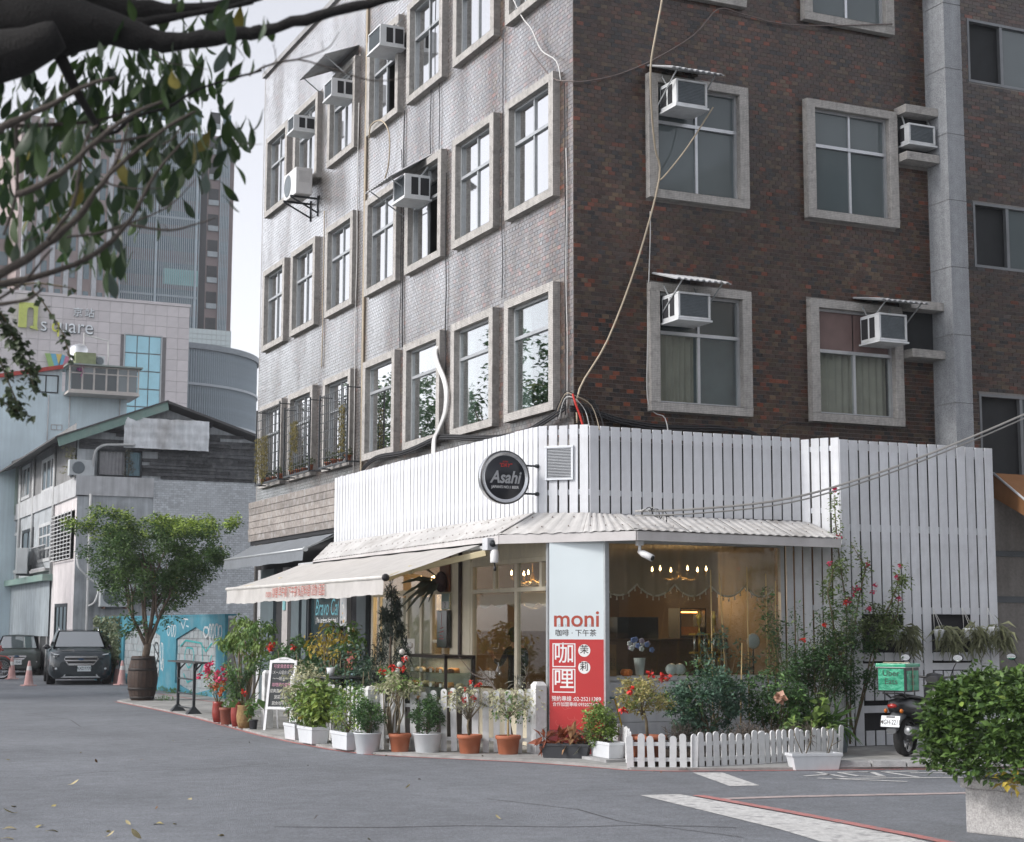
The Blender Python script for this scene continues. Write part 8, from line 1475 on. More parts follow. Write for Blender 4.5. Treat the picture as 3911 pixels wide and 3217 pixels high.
# ------------------------------------------------------------------ foreground tree reaching in at the top left
BR = [
    ([(-9.798, -14.387, 3.895), (-9.527, -14.511, 3.889), (-9.309, -14.609, 3.877), (-9.101, -14.696, 3.821), (-8.892, -14.795, 3.842), (-8.774, -14.852, 3.866)], [.15, .14, .07, .034, .028, .024]),
    ([(-8.817, -14.83, 3.851), (-8.632, -14.923, 3.907), (-8.421, -15.028, 3.966), (-8.3, -15.088, 4.002)], [0.024, 0.02, 0.017, 0.014]),
    ([(-9.819, -14.187, 4.117), (-9.507, -14.326, 4.091), (-9.254, -14.433, 4.024), (-9.004, -14.545, 4.011), (-8.729, -14.679, 4.066)], [0.2, 0.18, 0.06, 0.025, 0.015]),
    ([(-9.78, -14.589, 3.688), (-9.629, -14.66, 3.708), (-9.476, -14.74, 3.778)], [.11, .09, .05]),
    ([(-9.292, -14.511, 3.913), (-9.146, -14.58, 3.933), (-8.964, -14.668, 3.967), (-8.783, -14.757, 4.008)], [0.03, 0.018, 0.012, 0.01]),
    ([(-9.463, -14.53, 3.817), (-9.289, -14.566, 3.502), (-9.171, -14.627, 3.555), (-9.071, -14.678, 3.588), (-8.96, -14.738, 3.658), (-8.766, -14.836, 3.721)], [0.03, 0.008, 0.006, 0.0055, 0.005, 0.0042]),
    ([(-8.809, -14.813, 3.702), (-8.752, -14.845, 3.737), (-8.662, -14.889, 3.759), (-8.608, -14.913, 3.752), (-8.509, -14.953, 3.72), (-8.422, -14.989, 3.69), (-8.352, -15.021, 3.685), (-8.262, -15.064, 3.703)], [0.0042, 0.004, 0.0036, 0.0034, 0.003, 0.0026, 0.002, 0.001]),
    ([(-8.662, -14.889, 3.759), (-8.588, -14.926, 3.784), (-8.546, -14.948, 3.808), (-8.517, -14.969, 3.861)], [0.003, 0.0025, 0.002, 0.001]),
    ([(-8.755, -14.843, 3.737), (-8.759, -14.839, 3.719), (-8.739, -14.845, 3.696)], [0.002, 0.0015, 0.001]),
    ([(-8.72, -14.861, 3.749), (-8.725, -14.863, 3.784), (-8.735, -14.863, 3.816)], [0.002, 0.0015, 0.001]),
    ([(-8.57, -14.935, 3.79), (-8.568, -14.939, 3.811), (-8.574, -14.938, 3.828)], [0.0015, 0.001, 0.0008]),
    ([(-8.488, -14.962, 3.714), (-8.463, -14.979, 3.755), (-8.438, -14.996, 3.79)], [0.0018, 0.0012, 0.0008]),
    ([(-9.701, -14.731, 2.853), (-9.539, -14.821, 2.97), (-9.416, -14.894, 3.087), (-9.328, -14.954, 3.229), (-9.168, -15.048, 3.383), (-9.07, -15.102, 3.447)], [0.018, 0.015, 0.012, 0.009, 0.0065, 0.004]),
    ([(-9.679, -14.527, 2.907), (-9.545, -14.589, 2.914), (-9.346, -14.691, 2.991), (-9.224, -14.763, 3.112), (-9.141, -14.826, 3.29), (-9.038, -14.893, 3.43)], [0.014, 0.012, 0.01, 0.008, 0.006, 0.003]),
    ([(-9.645, -14.531, 2.825), (-9.53, -14.587, 2.847), (-9.48, -14.615, 2.889)], [0.008, 0.006, 0.003]),
    ([(-9.641, -14.643, 2.824), (-9.558, -14.69, 2.887), (-9.505, -14.725, 2.962), (-9.473, -14.745, 3.006)], [0.006, 0.005, 0.004, 0.003]),
    ([(-9.224, -14.763, 3.112), (-9.089, -14.822, 3.092), (-9.003, -14.865, 3.113), (-8.934, -14.9, 3.138)], [0.005, 0.004, 0.003, 0.0015]),
    ([(-9.224, -14.763, 3.112), (-9.122, -14.816, 3.157), (-9.066, -14.848, 3.201), (-9.012, -14.883, 3.271)], [0.004, 0.003, 0.0025, 0.0015]),
    ([(-9.713, -14.904, 3.339), (-9.632, -14.947, 3.387), (-9.514, -15.01, 3.448), (-9.429, -15.056, 3.502), (-9.342, -15.099, 3.527)], [0.016, 0.012, 0.009, 0.007, 0.005]),
    ([(-9.622, -14.095, 3.605), (-9.433, -14.183, 3.612), (-9.263, -14.263, 3.627), (-9.151, -14.319, 3.661), (-9.027, -14.38, 3.696)], [0.01, 0.008, 0.006, 0.005, 0.003]),
    ([(-9.632, -15.02, 3.108), (-9.511, -15.085, 3.18), (-9.413, -15.143, 3.28), (-9.31, -15.203, 3.369), (-9.215, -15.253, 3.417)], [0.012, 0.011, 0.009, 0.007, 0.004]),
    ([(-9.586, -14.539, 3.491), (-9.575, -14.525, 3.355), (-9.572, -14.511, 3.239), (-9.605, -14.476, 3.096)], [0.008, 0.007, 0.006, 0.004]),
    ([(-9.522, -14.942, 2.984), (-9.451, -14.99, 3.099), (-9.436, -15.015, 3.225), (-9.419, -15.036, 3.328), (-9.389, -15.056, 3.37)], [0.008, 0.007, 0.006, 0.005, 0.003]),
    ([(-9.328, -14.954, 3.235), (-9.298, -14.977, 3.302), (-9.276, -15.002, 3.407)], [0.006, 0.005, 0.003]),
    ([(-9.414, -14.67, 3.067), (-9.304, -14.723, 3.083), (-9.224, -14.764, 3.115)], [0.004, 0.005, 0.006]),
    ([(-9.586, -14.805, 3.007), (-9.547, -14.824, 3.013), (-9.534, -14.832, 3.032)], [0.002, 0.002, 0.001]),
    ([(-9.129, -14.678, 3.779), (-9.073, -14.699, 3.746), (-9.013, -14.725, 3.74), (-8.945, -14.754, 3.723)], [0.003, 0.0025, 0.002, 0.001]),
    ([(-8.86, -14.805, 3.812), (-8.841, -14.811, 3.786), (-8.824, -14.815, 3.763)], [0.002, 0.0015, 0.001]),
    ([(-9.314, -14.743, 3.264), (-9.231, -14.778, 3.239), (-9.115, -14.831, 3.239)], [0.004, 0.003, 0.0015]),
    ([(-9.352, -14.64, 3.446), (-9.257, -14.682, 3.433), (-9.128, -14.745, 3.46)], [0.005, 0.006, 0.004]),
    ([(-9.123, -14.848, 3.392), (-9.09, -14.867, 3.417), (-9.068, -14.882, 3.456)], [0.004, 0.003, 0.002]),
    ([(-8.866, -14.861, 3.428), (-8.824, -14.879, 3.422), (-8.778, -14.9, 3.424)], [0.0012, 0.001, 0.0008]),
]
LEAFP = [(-8.944, -14.216, 3.777), (-9.031, -14.63, 3.595), (-9.172, -14.394, 3.783), (-9.035, -14.633, 3.785), (-9.449, -14.271, 3.72), (-9.056, -14.094, 3.9), (-9.134, -14.781, 3.466), (-9.614, -15.07, 3.414), (-9.7, -15.036, 3.463), (-9.581, -14.273, 3.558), (-9.466, -15.152, 3.326), (-9.265, -15.178, 3.365), (-9.474, -14.038, 3.891), (-9.183, -14.092, 3.89), (-9.298, -15.17, 3.474), (-9.38, -14.967, 3.393), (-9.224, -14.003, 3.93), (-9.47, -13.972, 3.776), (-9.295, -14.452, 3.632), (-9.402, -14.616, 3.565), (-9.34, -14.208, 3.702), (-9.188, -14.711, 3.691), (-9.318, -13.966, 3.812), (-9.167, -14.331, 3.793), (-9.275, -14.449, 3.639), (-9.211, -15.214, 3.484), (-9.21, -14.38, 3.789), (-9.429, -15.112, 3.528), (-9.188, -15.175, 3.483), (-9.049, -14.249, 3.789), (-9.08, -14.635, 3.67), (-9.428, -14.484, 3.622), (-9.076, -14.447, 3.602), (-9.209, -14.211, 3.872), (-9.183, -14.078, 3.872), (-9.305, -15.219, 3.342), (-9.432, -15.204, 3.398), (-9.668, -15.046, 3.427), (-9.478, -13.884, 3.781), (-9.411, -14.524, 3.56), (-9.635, -14.664, 3.658), (-9.204, -14.524, 3.656), (-9.38, -15.108, 3.376), (-9.368, -14.744, 3.491), (-9.373, -14.866, 3.425), (-9.204, -14.447, 3.78), (-9.486, -15.01, 3.384), (-9.34, -13.971, 3.899), (-9.457, -15.198, 3.447), (-9.363, -15.154, 3.463), (-9.547, -14.985, 3.494), (-9.28, -13.948, 3.706), (-9.12, -15.045, 3.484), (-9.555, -14.248, 3.63), (-9.186, -14.426, 3.603), (-9.462, -14.741, 3.672), (-9.326, -14.912, 3.621), (-9.119, -14.365, 3.638), (-9.476, -15.115, 3.337), (-9.614, -15.135, 3.313), (-9.393, -14.682, 3.3), (-9.259, -14.85, 3.216), (-9.226, -15.248, 3.352), (-9.683, -15.0, 3.237), (-9.607, -14.455, 3.361), (-9.237, -13.992, 3.524), (-9.352, -14.31, 3.538), (-9.199, -15.086, 3.228), (-9.652, -14.653, 3.45), (-9.249, -14.382, 3.527), (-9.491, -15.093, 3.178), (-9.491, -14.922, 3.185), (-9.343, -15.179, 3.23), (-9.536, -14.538, 3.414), (-9.199, -14.568, 3.29), (-9.533, -14.005, 3.639), (-9.339, -15.224, 3.15), (-9.635, -14.941, 3.188), (-9.257, -14.925, 3.273), (-9.462, -14.65, 3.384), (-9.465, -14.787, 3.244), (-9.358, -13.901, 3.636), (-9.158, -14.856, 3.243), (-8.992, -14.165, 3.467), (-9.505, -13.839, 3.703), (-9.369, -14.848, 3.236), (-9.24, -15.106, 3.241), (-9.024, -14.252, 3.632), (-9.599, -15.146, 3.26), (-9.561, -15.009, 3.307), (-9.617, -14.884, 3.319), (-9.687, -15.087, 3.215), (-9.083, -14.515, 3.468), (-9.401, -15.224, 3.196), (-9.183, -14.963, 3.26), (-9.172, -14.588, 3.467), (-9.099, -14.468, 3.552), (-9.482, -15.037, 3.205), (-9.435, -14.472, 3.315), (-9.116, -14.409, 3.572), (-9.592, -15.114, 3.338), (-9.177, -14.716, 3.431), (-9.445, -14.725, 3.412), (-9.635, -15.045, 3.253), (-9.485, -14.403, 3.415), (-9.594, -15.055, 3.242), (-9.07, -14.456, 3.506), (-9.12, -14.697, 3.52), (-9.25, -14.115, 3.51), (-9.11, -14.705, 3.284), (-9.272, -14.115, 3.46), (-9.138, -14.866, 3.29), (-9.114, -14.703, 3.281), (-9.344, -14.435, 3.397), (-9.498, -14.249, 3.49), (-9.211, -14.911, 3.311), (-9.567, -15.119, 3.323), (-9.472, -14.261, 3.578), (-9.456, -14.176, 3.53), (-9.538, -13.954, 3.447), (-9.389, -14.381, 3.217), (-9.267, -14.185, 3.378), (-9.587, -14.896, 3.161), (-9.246, -14.829, 3.228), (-9.421, -14.649, 3.085), (-9.388, -14.777, 3.243), (-9.281, -14.828, 3.165), (-9.472, -14.301, 3.279), (-9.276, -14.133, 3.413), (-9.319, -14.526, 3.182), (-9.432, -14.196, 3.288), (-9.475, -14.38, 3.332), (-9.303, -14.288, 3.276), (-9.234, -14.474, 3.296), (-9.471, -14.996, 3.045), (-9.47, -13.997, 3.348), (-9.388, -15.004, 3.139), (-9.47, -14.808, 3.107), (-9.398, -14.47, 3.126), (-9.201, -14.361, 3.181), (-9.319, -13.977, 3.41), (-9.407, -15.021, 3.096), (-9.469, -15.123, 3.02), (-9.188, -14.458, 3.166), (-9.494, -14.37, 3.131), (-9.264, -14.276, 3.313), (-9.057, -15.215, 3.72), (-8.962, -14.43, 3.988), (-9.35, -15.246, 3.679), (-9.209, -15.227, 3.754), (-9.062, -15.222, 3.739), (-9.194, -15.273, 3.607), (-9.04, -15.419, 3.682), (-9.082, -14.562, 3.924), (-9.144, -14.075, 4.04), (-9.184, -14.838, 3.887), (-9.076, -15.248, 3.699), (-9.351, -14.923, 3.759), (-9.026, -15.154, 3.815), (-8.935, -14.543, 4.009), (-9.076, -14.611, 3.992), (-9.022, -14.631, 3.848), (-9.049, -14.126, 4.17), (-8.97, -15.117, 3.694), (-9.039, -14.604, 3.86), (-8.905, -14.986, 3.781), (-8.84, -14.559, 4.034), (-8.948, -15.02, 3.814), (-9.094, -14.308, 4.011), (-8.969, -15.127, 3.771), (-9.237, -14.436, 3.991), (-9.251, -15.084, 3.7), (-8.889, -14.468, 3.787), (-9.15, -14.681, 3.663), (-9.254, -15.033, 3.617), (-8.982, -14.454, 3.801), (-9.21, -15.219, 3.562), (-9.037, -14.465, 3.758), (-8.884, -14.474, 3.858), (-9.075, -14.693, 3.698), (-9.045, -14.706, 3.65), (-9.019, -14.41, 3.783), (-9.069, -14.65, 3.671), (-9.108, -15.319, 3.516), (-9.151, -15.296, 3.478), (-9.0, -14.143, 3.836), (-9.04, -14.77, 3.678), (-9.022, -14.534, 3.694), (-9.09, -14.922, 3.605), (-9.158, -14.898, 3.584), (-8.937, -14.555, 3.785), (-9.185, -14.952, 3.577), (-9.164, -15.24, 3.408), (-9.093, -14.94, 3.393), (-9.102, -15.233, 3.332), (-8.812, -14.178, 3.674), (-8.75, -14.375, 3.571), (-8.82, -14.641, 3.512), (-9.041, -15.321, 3.285), (-8.893, -14.891, 3.499), (-8.93, -14.251, 3.746), (-9.07, -14.548, 3.453), (-9.032, -14.896, 3.52), (-9.13, -14.869, 3.441), (-9.045, -15.173, 3.311), (-9.121, -15.39, 3.327), (-8.928, -14.74, 3.567), (-8.991, -14.535, 3.632), (-9.031, -15.144, 3.373), (-8.984, -14.648, 3.578), (-8.928, -14.916, 3.477), (-9.005, -15.29, 3.382), (-9.004, -14.686, 3.36), (-9.028, -14.275, 3.564), (-8.962, -14.622, 3.493), (-9.082, -14.854, 3.415), (-9.09, -15.352, 3.163), (-9.163, -14.995, 3.244), (-8.965, -14.617, 3.491), (-9.04, -14.456, 3.431), (-9.052, -14.956, 3.348), (-9.201, -15.06, 3.277), (-9.164, -14.239, 3.134), (-9.417, -15.077, 2.959), (-9.251, -14.695, 3.037), (-9.204, -14.443, 3.135), (-9.239, -14.567, 3.02), (-9.321, -15.172, 2.949), (-9.277, -14.973, 2.96), (-9.385, -14.981, 3.017), (-9.24, -14.558, 3.002), (-9.332, -14.955, 2.994), (-9.246, -14.23, 3.132), (-9.298, -15.138, 2.942), (-9.317, -14.694, 3.026), (-9.236, -14.052, 3.2), (-9.108, -14.003, 3.135), (-9.339, -14.801, 3.003), (-9.559, -14.86, 3.048), (-9.638, -15.075, 2.94), (-9.474, -14.217, 3.264), (-9.659, -14.996, 2.981), (-9.415, -13.82, 3.308), (-9.561, -14.747, 3.23), (-9.456, -13.845, 3.263), (-9.549, -14.158, 3.345), (-9.522, -14.585, 3.098), (-9.602, -14.682, 3.115), (-9.263, -14.431, 3.82), (-9.037, -14.17, 3.893), (-9.151, -15.036, 3.612), (-9.076, -14.554, 3.822), (-9.155, -14.799, 3.656), (-9.204, -15.325, 3.501), (-9.207, -15.31, 3.534), (-9.378, -15.238, 3.516), (-9.301, -15.279, 3.565), (-9.332, -14.898, 3.635), (-9.293, -14.246, 3.902), (-9.149, -14.11, 3.963), (-9.261, -14.786, 3.673), (-9.156, -14.34, 3.897), (-8.965, -14.27, 3.925), (-9.426, -14.927, 3.625), (-9.06, -14.576, 3.745), (-9.235, -14.057, 3.972), (-9.08, -14.64, 3.731), (-9.013, -14.468, 3.8), (-9.204, -15.215, 3.533), (-9.385, -14.741, 3.716), (-9.395, -14.808, 3.709), (-8.974, -14.403, 3.805), (-9.287, -15.158, 3.597), (-9.271, -14.288, 3.807), (-9.234, -14.506, 2.992), (-9.177, -14.409, 3.058), (-9.21, -13.985, 3.142), (-8.797, -14.467, 3.537), (-8.832, -14.78, 3.516), (-9.115, -14.995, 3.269), (-9.005, -14.88, 3.293), (-9.209, -14.991, 3.119), (-9.043, -15.099, 3.635), (-8.789, -14.704, 3.991), (-8.901, -15.024, 3.88)]
VINES = [[(-9.382, -12.276, 3.282), (-9.324, -12.291, 3.202), (-9.272, -12.303, 3.114), (-9.227, -12.309, 3.012), (-9.196, -12.313, 2.939), (-9.16, -12.316, 2.837)], [(-9.379, -12.269, 3.223), (-9.294, -12.296, 3.136), (-9.249, -12.305, 3.056), (-9.212, -12.313, 2.99), (-9.177, -12.318, 2.91)], [(-9.369, -12.25, 3.055), (-9.326, -12.261, 2.99), (-9.294, -12.264, 2.909), (-9.256, -12.269, 2.822), (-9.226, -12.274, 2.756), (-9.21, -12.276, 2.72)], [(-9.358, -12.226, 2.843), (-9.301, -12.244, 2.785), (-9.246, -12.264, 2.749), (-9.17, -12.294, 2.712)], [(-9.2, -12.365, 3.326), (-9.154, -12.379, 3.275), (-9.096, -12.394, 3.188), (-9.051, -12.404, 3.115), (-9.023, -12.405, 3.027), (-9.01, -12.403, 2.969)], [(-9.385, -12.281, 3.333), (-9.305, -12.32, 3.348), (-9.179, -12.38, 3.363), (-9.024, -12.448, 3.338)]]
ft = thing('foreground_tree', 'dark overhanging street tree with drooping broad leaves close to the viewer', 'tree', (-12.6, -15.6, 0))
FBARK = M('shaded_bark', (.011, .010, .0095), .9, .3, 60, .6, 120)  # backlit boughs: their shade is put into this near-black colour
rf = random.Random(77); TWIG = M('lit_twig_bark', (.075, .062, .052), .85, .3, 60, .5, 120)  # light falling on the twigs is put into this paler bark
mb = MB(); mb.tube([(-13.4, -15.9, 0), (-13.3, -15.8, 2.0), (-13.1, -15.6, 3.3), BR[0][0][0]], [.24, .2, .18, .16], 10); mb.build('trunk', FBARK, ft)
for pts, rr in BR:
    P = [Vector(p) for p in pts]; out = []; ro = []
    for i in range(len(P)-1):
        p0, p1, p2, p3 = P[max(i-1, 0)], P[i], P[i+1], P[min(i+2, len(P)-1)]
        for k in range(5):
            t = k/5; q = .5*((2*p1)+(p2-p0)*t+(2*p0-5*p1+4*p2-p3)*t*t+(3*p1-p0-3*p2+p3)*t**3); r = rr[i]+(rr[i+1]-rr[i])*t; out.append(q+Vector((rf.uniform(-1, 1), rf.uniform(-1, 1), rf.uniform(-1, 1)))*r*(.05 if r > .05 else .22)); ro.append(r*(rf.uniform(.97, 1.04) if r > .05 else rf.uniform(.9, 1.18)))
    out.append(P[-1]); ro.append(rr[-1]); mb = MB(); mb.tube(out, ro, 18 if rr[0] > .09 else 8)
    for k in range(2, len(out)-2, 3):
        if ro[k] < .02 and rf.random() < .5: mb.tube([out[k], out[k]+Vector((rf.uniform(-.02, .02), rf.uniform(-.02, .02), rf.uniform(.0, .03)))], [ro[k]*.5, .0006], 4)
    mb.build('branch', FBARK if rr[0] > .02 else TWIG, ft)
LFM = [M('big_leaf_a', (.045, .085, .022), .45, .15, 30, island=.25, trans=.38, big=0), M('big_leaf_b', (.028, .058, .022), .45, .15, 30, island=.25, trans=.30, big=0), M('big_leaf_c', (.20, .17, .03), .5, .2, 30, island=.2, trans=.4, big=0), M('big_leaf_d', (.07, .10, .08), .35, .1, 30, island=.2, trans=.2, big=0)]
def leaf_shape(L, W, curl):
    mb = MB(); rows = []; n = 8
    for i in range(n+1):
        t = i/n; w_ = W*.5*(math.sin(math.pi*min(1, t**1.35*.97+.015)))**.8; z = -curl*t*t*L; rows += [(-w_, t*L, z+w_*.25), (0, t*L, z), (w_, t*L, z+w_*.25)]
    mb.add(rows, [(3*i+k, 3*i+k+1, 3*i+4+k, 3*i+3+k) for i in range(n) for k in range(2)], True); mb.tube([(0, -L*.12, .004), (0, 0, 0), (0, L*.5, -curl*.25*L-.0008)], [.0012, .0014, .0006], 4); return mb
lmesh_ = [[leaf_shape(.108*s, .043*s, c).mesh('leaf', m_) for s, c in ((1, .15), (1.15, .3), (.85, .05))] for m_ in LFM]
for p in LEAFP:
    m_ = rf.choices((0, 1, 2, 3), (52, 30, 7, 11))[0]; p = CAM+(Vector(p)-CAM)*rf.uniform(1.04, 1.2); o = link('leaf', rf.choice(lmesh_[m_]), ft, p); dn_ = Vector((rf.uniform(-.55, .55), rf.uniform(-.55, .55), -1)).normalized(); q = dn_.to_track_quat('Y', 'Z'); o.rotation_mode = 'QUATERNION'; o.rotation_quaternion = q @ Euler((0, rf.uniform(0, 6.28), 0)).to_quaternion()
Vm = []; Fm = []
def bake(L, W, c, p, q):
    mb = leaf_shape(L, W, c); b = len(Vm); Vm.extend(tuple(q @ Vector(v)+p) for v in mb.v); Fm.extend(tuple(b+i for i in f) for f in mb.f)
for p in [LEAFP[i] for i in range(0, 225)]*2:
    p = CAM+(Vector(p)+Vector((rf.uniform(-.14, .14), rf.uniform(-.14, .14), rf.uniform(-.12, .12)))-CAM)*rf.uniform(1.08, 1.3); d_ = Vector((rf.uniform(-.8, .8), rf.uniform(-.8, .8), -1)).normalized(); s_ = rf.uniform(.7, 1.0); bake(.105*s_, .042*s_, rf.uniform(.0, .35), p, d_.to_track_quat('Y', 'Z') @ Euler((0, rf.uniform(0, 6.28), 0)).to_quaternion())
lm_ = bpy.data.meshes.new('leaf_mass'); off_ = OFF[ft.name]; lm_.from_pydata([(v[0]-off_.x, v[1]-off_.y, v[2]-off_.z) for v in Vm], [], Fm); lm_.materials.append(LFM[0]); lm_.materials.append(LFM[1]); lm_.polygons.foreach_set('material_index', [(i//60) % 2 for i in range(len(lm_.polygons))]); tag(link('leaf_mass', lm_, ft), kind='stuff')
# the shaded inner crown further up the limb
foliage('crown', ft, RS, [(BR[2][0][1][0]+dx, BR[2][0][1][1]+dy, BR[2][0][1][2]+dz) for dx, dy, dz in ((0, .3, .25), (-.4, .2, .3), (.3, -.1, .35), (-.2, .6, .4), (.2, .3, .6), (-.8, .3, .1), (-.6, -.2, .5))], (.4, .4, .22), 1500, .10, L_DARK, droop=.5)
vn = thing('hanging_vine', 'small leaved vine strands hanging at the left edge', 'vine', VINES[0][0])
VL = leafm('vine_leaf', (.06, .085, .04))
for k, v in enumerate(VINES):
    P = [Vector(p) for p in v]; out = [P[i].lerp(P[i+1], s) for i in range(len(P)-1) for s in (0, .33, .66)]+[P[-1]]; mb = MB(); mb.tube(out, [.004]*(len(out)-1)+[.0015], 5); mb.build('strand', STEM, vn)
    foliage('foliage', vn, RS, [tuple(p) for p in out], ((.04, .04, .03) if k < 3 else (.01, .01, .01)), (130, 150, 130, 40, 40, 30)[k], .036, VL, droop=.6, aspect=.85)
# ------------------------------------------------------------------ hedge in a granite planter, bottom right
gpl = thing('granite_planter', 'rough granite street planter at the bottom right', 'planter', (-.6, -10, 0)); GRAN = M('granite', (.40, .39, .38), .8, .35, 70, .4, 120, streak=.1, dirt=(.2, .19, .18), dirt_amt=.4)
E1 = Vector((.27, -.96, 0)).normalized(); E2 = Vector((.96, .27, 0)); pO = Vector((-1.03, -9.24, 0)); fp = lambda u, v, z: tuple(pO+E1*u+E2*v+Vector((0, 0, z)))
mb = MB(); mb.hexa([fp(.03, .03, 0), fp(3.2, .03, 0), fp(3.2, 1.3, 0), fp(.03, 1.3, 0), fp(.03, .03, .37), fp(3.2, .03, .37), fp(3.2, 1.3, .37), fp(.03, 1.3, .37)]); mb.build('body', GRAN, gpl, bevel=.015)
mb = MB(); mb.hexa([fp(0, 0, .37), fp(3.23, 0, .37), fp(3.23, 1.33, .37), fp(0, 1.33, .37), fp(0, 0, .45), fp(3.23, 0, .45), fp(3.23, 1.33, .45), fp(0, 1.33, .45)]); mb.build('rim', GRAN, gpl, bevel=.012); mb = MB(); mb.ngon([fp(.12, .12, .453), fp(3.1, .12, .453), fp(3.1, 1.2, .453), fp(.12, 1.2, .453)]); mb.build('soil', SOIL, gpl)
hg = thing('clipped_hedge', 'glossy clipped hedge growing out of the granite planter', 'hedge', fp(.8, .6, .41))
HL = [leafm('hedge_leaf', (0.098, 0.172, 0.040), rough=.5, spec=.4), leafm('hedge_leaf_dark', (0.052, 0.098, 0.029), rough=.5, spec=.4), leafm('hedge_leaf_young', (0.195, 0.276, 0.057), rough=.35)]
rh = np.random.RandomState(41)
def hedge_surface(n):
    u = rh.uniform(-.14, 2.2, n); v = rh.uniform(-.30, 1.5, n); z = rh.uniform(.52, 1.36, n); s = rh.randint(0, 3, n)
    z = np.where(s == 0, 1.21+rh.normal(0, .05, n), z); v = np.where(s == 1, -.34+.16*np.abs(z-.9)+rh.normal(0, .05, n), v); u = np.where(s == 2, -.16+.22*np.abs(z-.85)+rh.normal(0, .05, n), u)
    top_ = 1.29-.45*np.maximum(0, -.05-u)-.45*np.maximum(0, -.02-v); z = np.minimum(z, top_+rh.normal(0, .03, n)); u = np.maximum(u, -.15+.75*np.maximum(0, z-.90)); v = np.maximum(v, -.36+.42*np.maximum(0, z-.98)); return u, v, z
u, v, z = hedge_surface(420); C_ = np.stack([pO.x+E1.x*u+E2.x*v, pO.y+E1.y*u+E2.y*v, z], 1)
foliage('foliage', hg, RS, C_, (.09, .09, .08), 6500, .075, HL[1], fold=.1); foliage('foliage', hg, RS, C_, (.10, .10, .09), 9000, .075, HL[0], fold=.1)
mb = MB()
for k in range(14): mb.tube([fp(rnd.uniform(.2, 1.8), rnd.uniform(.2, 1.0), .4), fp(rnd.uniform(.0, 2), rnd.uniform(0, 1.2), .8), fp(rnd.uniform(-.1, 2), rnd.uniform(-.1, 1.3), 1.15)], [.02, .014, .006], 5)
tag(mb.build('stem', BARK, hg), kind='stuff')
hlm = [[leaf_shape(.082*s, .043*s, .2).mesh('leaf', m_) for s in (1, .85, 1.15)] for m_ in (HL[0], HL[1], HL[2], leafm('hedge_leaf_yellow', (.45, .28, .02)))]
cdir = (CAM-Vector(fp(.3, .2, .9))).normalized(); cnt = 0
while cnt < 300:
    u, v, z = (float(a[0]) for a in hedge_surface(1)); p = Vector(fp(u, v, z))
    if u > 1.2 or v > .9: continue
    out_ = Vector((-.45, -.75, .35))+Vector((rf.uniform(-.7, .7), rf.uniform(-.7, .7), rf.uniform(-.6, .8))); p += Vector((-.35, -.6, .3))*.08
    m_ = rf.choices((0, 1, 2), (50, 30, 20))[0] if cnt else 3; o = link('leaf', rf.choice(hlm[m_]), hg, p); o.rotation_mode = 'QUATERNION'; o.rotation_quaternion = out_.normalized().to_track_quat('Y', 'Z') @ Euler((0, rf.uniform(-.7, .7), 0)).to_quaternion(); cnt += 1
foliage('yellow_foliage', hg, RS, [fp(.55, -.3, .52), fp(.7, -.3, .48)], (.08, .05, .07), 26, .09, L_YEL)
# ------------------------------------------------------------------ fallen leaves on the road
FLM = [M('fallen_leaf_a', (.42, .36, .20), .7, .2, 40, trans=.1), M('fallen_leaf_b', (.30, .25, .08), .7, .2, 40), M('fallen_leaf_c', (.16, .09, .045), .7, .2, 40), M('fallen_leaf_d', (.05, .05, .03), .7, .2, 40)]
fml = [leaf_shape(.10, .045, c).mesh('fallen_leaf', m_) for m_ in FLM for c in (.5, -.6)]
GL_ = [(-7.329, 1.587), (-7.183, -2.175), (-7.631, -4.134), (-8.031, -4.128), (-8.083, -4.716), (-8.004, -5.772), (-8.038, -6.187), (-8.349, -5.906), (-8.442, -6.537), (-7.673, -6.785), (-7.557, -6.448), (-7.43, -7.009), (-7.049, -6.068), (-6.952, -6.089), (-7.314, -6.031), (-6.814, -7.053), (-6.305, -4.029), (-3.454, -2.965), (-4.0, -3.941), (-4.219, -6.905), (-5.762, -6.282), (-3.997, 4.346), (-5.714, 0.956), (-4.604, 4.185), (-3.672, 3.235), (-6.365, 0.6), (-6.229, 2.487), (-5.775, -7.825)]
for k in range(20): GL_.append((rf.uniform(-2.6, -.6), rf.uniform(-.9, 1.2)) if k < 9 else ((rf.uniform(-.6, 2.6), rf.uniform(-3.5, -3.1)) if k < 17 else (rf.uniform(-9, -3), rf.uniform(-8, 2))))
for k, (x, y) in enumerate(GL_):
    if k >= 28 and k < 37:
        x, y = -2.75+.16*(k-28), .55-.17*(k-28)
    o = link('fallen_leaf', rf.choice(fml[:4] if k < 17 else fml[:2]+fml[4:]), None, (x, y, .012), (rf.uniform(-.3, .3), rf.uniform(-.4, .4), rf.uniform(0, 6.28))); s = rf.uniform(.7, 1.25) if k < 20 else rf.uniform(.4, .7); o.scale = (s, s, s)
    tag(o, 'dry fallen leaf lying on the asphalt' if not (28 <= k < 45) else 'small dry leaf lying by the kerb line', 'leaf', 'fallen leaves on the road' if not (28 <= k < 45) else 'fallen leaves by the kerb')
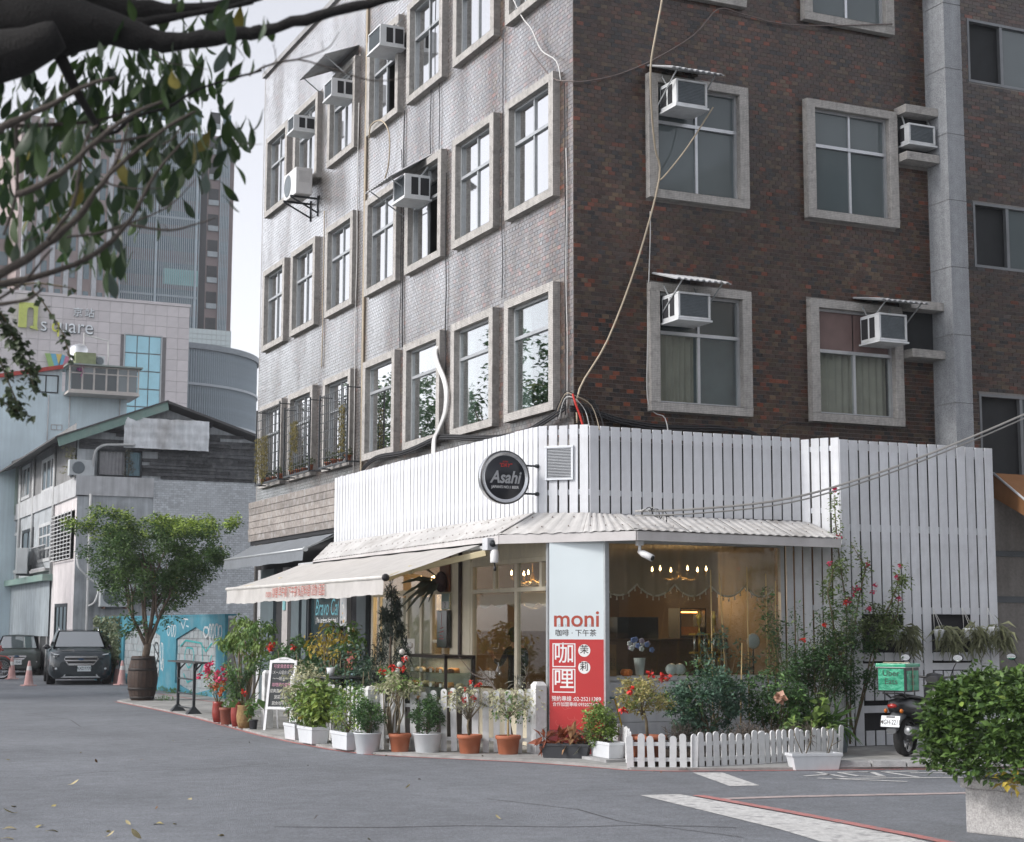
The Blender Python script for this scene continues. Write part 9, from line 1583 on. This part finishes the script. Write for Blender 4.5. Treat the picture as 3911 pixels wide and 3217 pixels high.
# ------------------------------------------------------------------ added unseen trees and blocks, only for reflections and to hold back sky light
def unseen_street_tree(label, x, y, h, r, seed):
    t = thing('unseen_street_tree', label, 'tree', (x, y, 0), group='added unseen trees across the street'); s = np.random.RandomState(seed)
    mb = MB(); mb.tube([(x, y, 0), (x+.1, y, h*.3), (x-.1, y+.1, h*.6)], [.2, .16, .1], 8)
    for k in range(6): a = k*1.05; mb.tube([(x, y, h*.35), (x+r*.4*math.cos(a), y+r*.4*math.sin(a), h*.6), (x+r*.7*math.cos(a), y+r*.7*math.sin(a), h*.8)], [.09, .06, .02], 5)
    mb.build('trunk', BARK, t); foliage('crown', t, RS, clumps((x, y, h*.68), (r, r, h*.32), 60, seed, .5), (.7, .7, .5), 6000, .22, L_DARK); return t
for k, (x, y, h, r) in enumerate(((-12.5, 22, 10.5, 3.0), (-13, 29, 11.5, 3.2), (-12, 36, 11, 3.0), (-13, 44, 12.5, 3.4))): unseen_street_tree('unseen street tree across the road, added for reflections, '+['nearest', 'second', 'third', 'farthest'][k]+' of the row', x, y, h, r, 200+k)
def block(label, x0, x1, y0, y1, h, col, nx, nz):
    t = thing('added_apartment_block', label, 'building', ((x0+x1)/2, y1, 0)); mb = MB(); mb.box(x0, x1, y0, y1, 0, h); mb.build('wall', M('block_wall_%d' % int(x0), col, .8, .1, 1), t)
    pm_ = MB(); pm_.box(0, 1.5, 0, .06, 0, 1.5); me = pm_.mesh('window', DPANE)
    for i in range(nx):
        for j in range(nz): link('window', me, t, (x0+1.5+i*(x1-x0-3)/max(nx-1, 1), y1, 1.5+j*3.2))
block('added unseen brown block behind the viewer, holding back sky light', -2, 20, -50, -36, 17, (.20, .15, .12), 8, 5); block('added unseen grey block at the far corner, holding back sky light', 24, 44, -48, -30, 20, (.30, .29, .28), 7, 6)
# ------------------------------------------------------------------ hazy city air
hz = MB(); hz.box(-60, 75, -60, 230, -1.0, 71); ho = hz.build('haze', M('unused_haze_skin', (1, 1, 1))); ho.data.materials.clear(); tag(ho, kind='stuff')
hm = bpy.data.materials.new('haze_air'); hm.use_nodes = True; hm.node_tree.nodes.clear(); ho.data.materials.append(hm)
hv = hm.node_tree.nodes.new('ShaderNodeVolumePrincipled'); hv.inputs['Color'].default_value = (.93, .95, 1.0, 1); hv.inputs['Density'].default_value = 0.00045; hv.inputs['Anisotropy'].default_value = 0.2
hmo = hm.node_tree.nodes.new('ShaderNodeOutputMaterial'); hm.node_tree.links.new(hv.outputs[0], hmo.inputs['Volume'])
SC.cycles.volume_bounces = 0
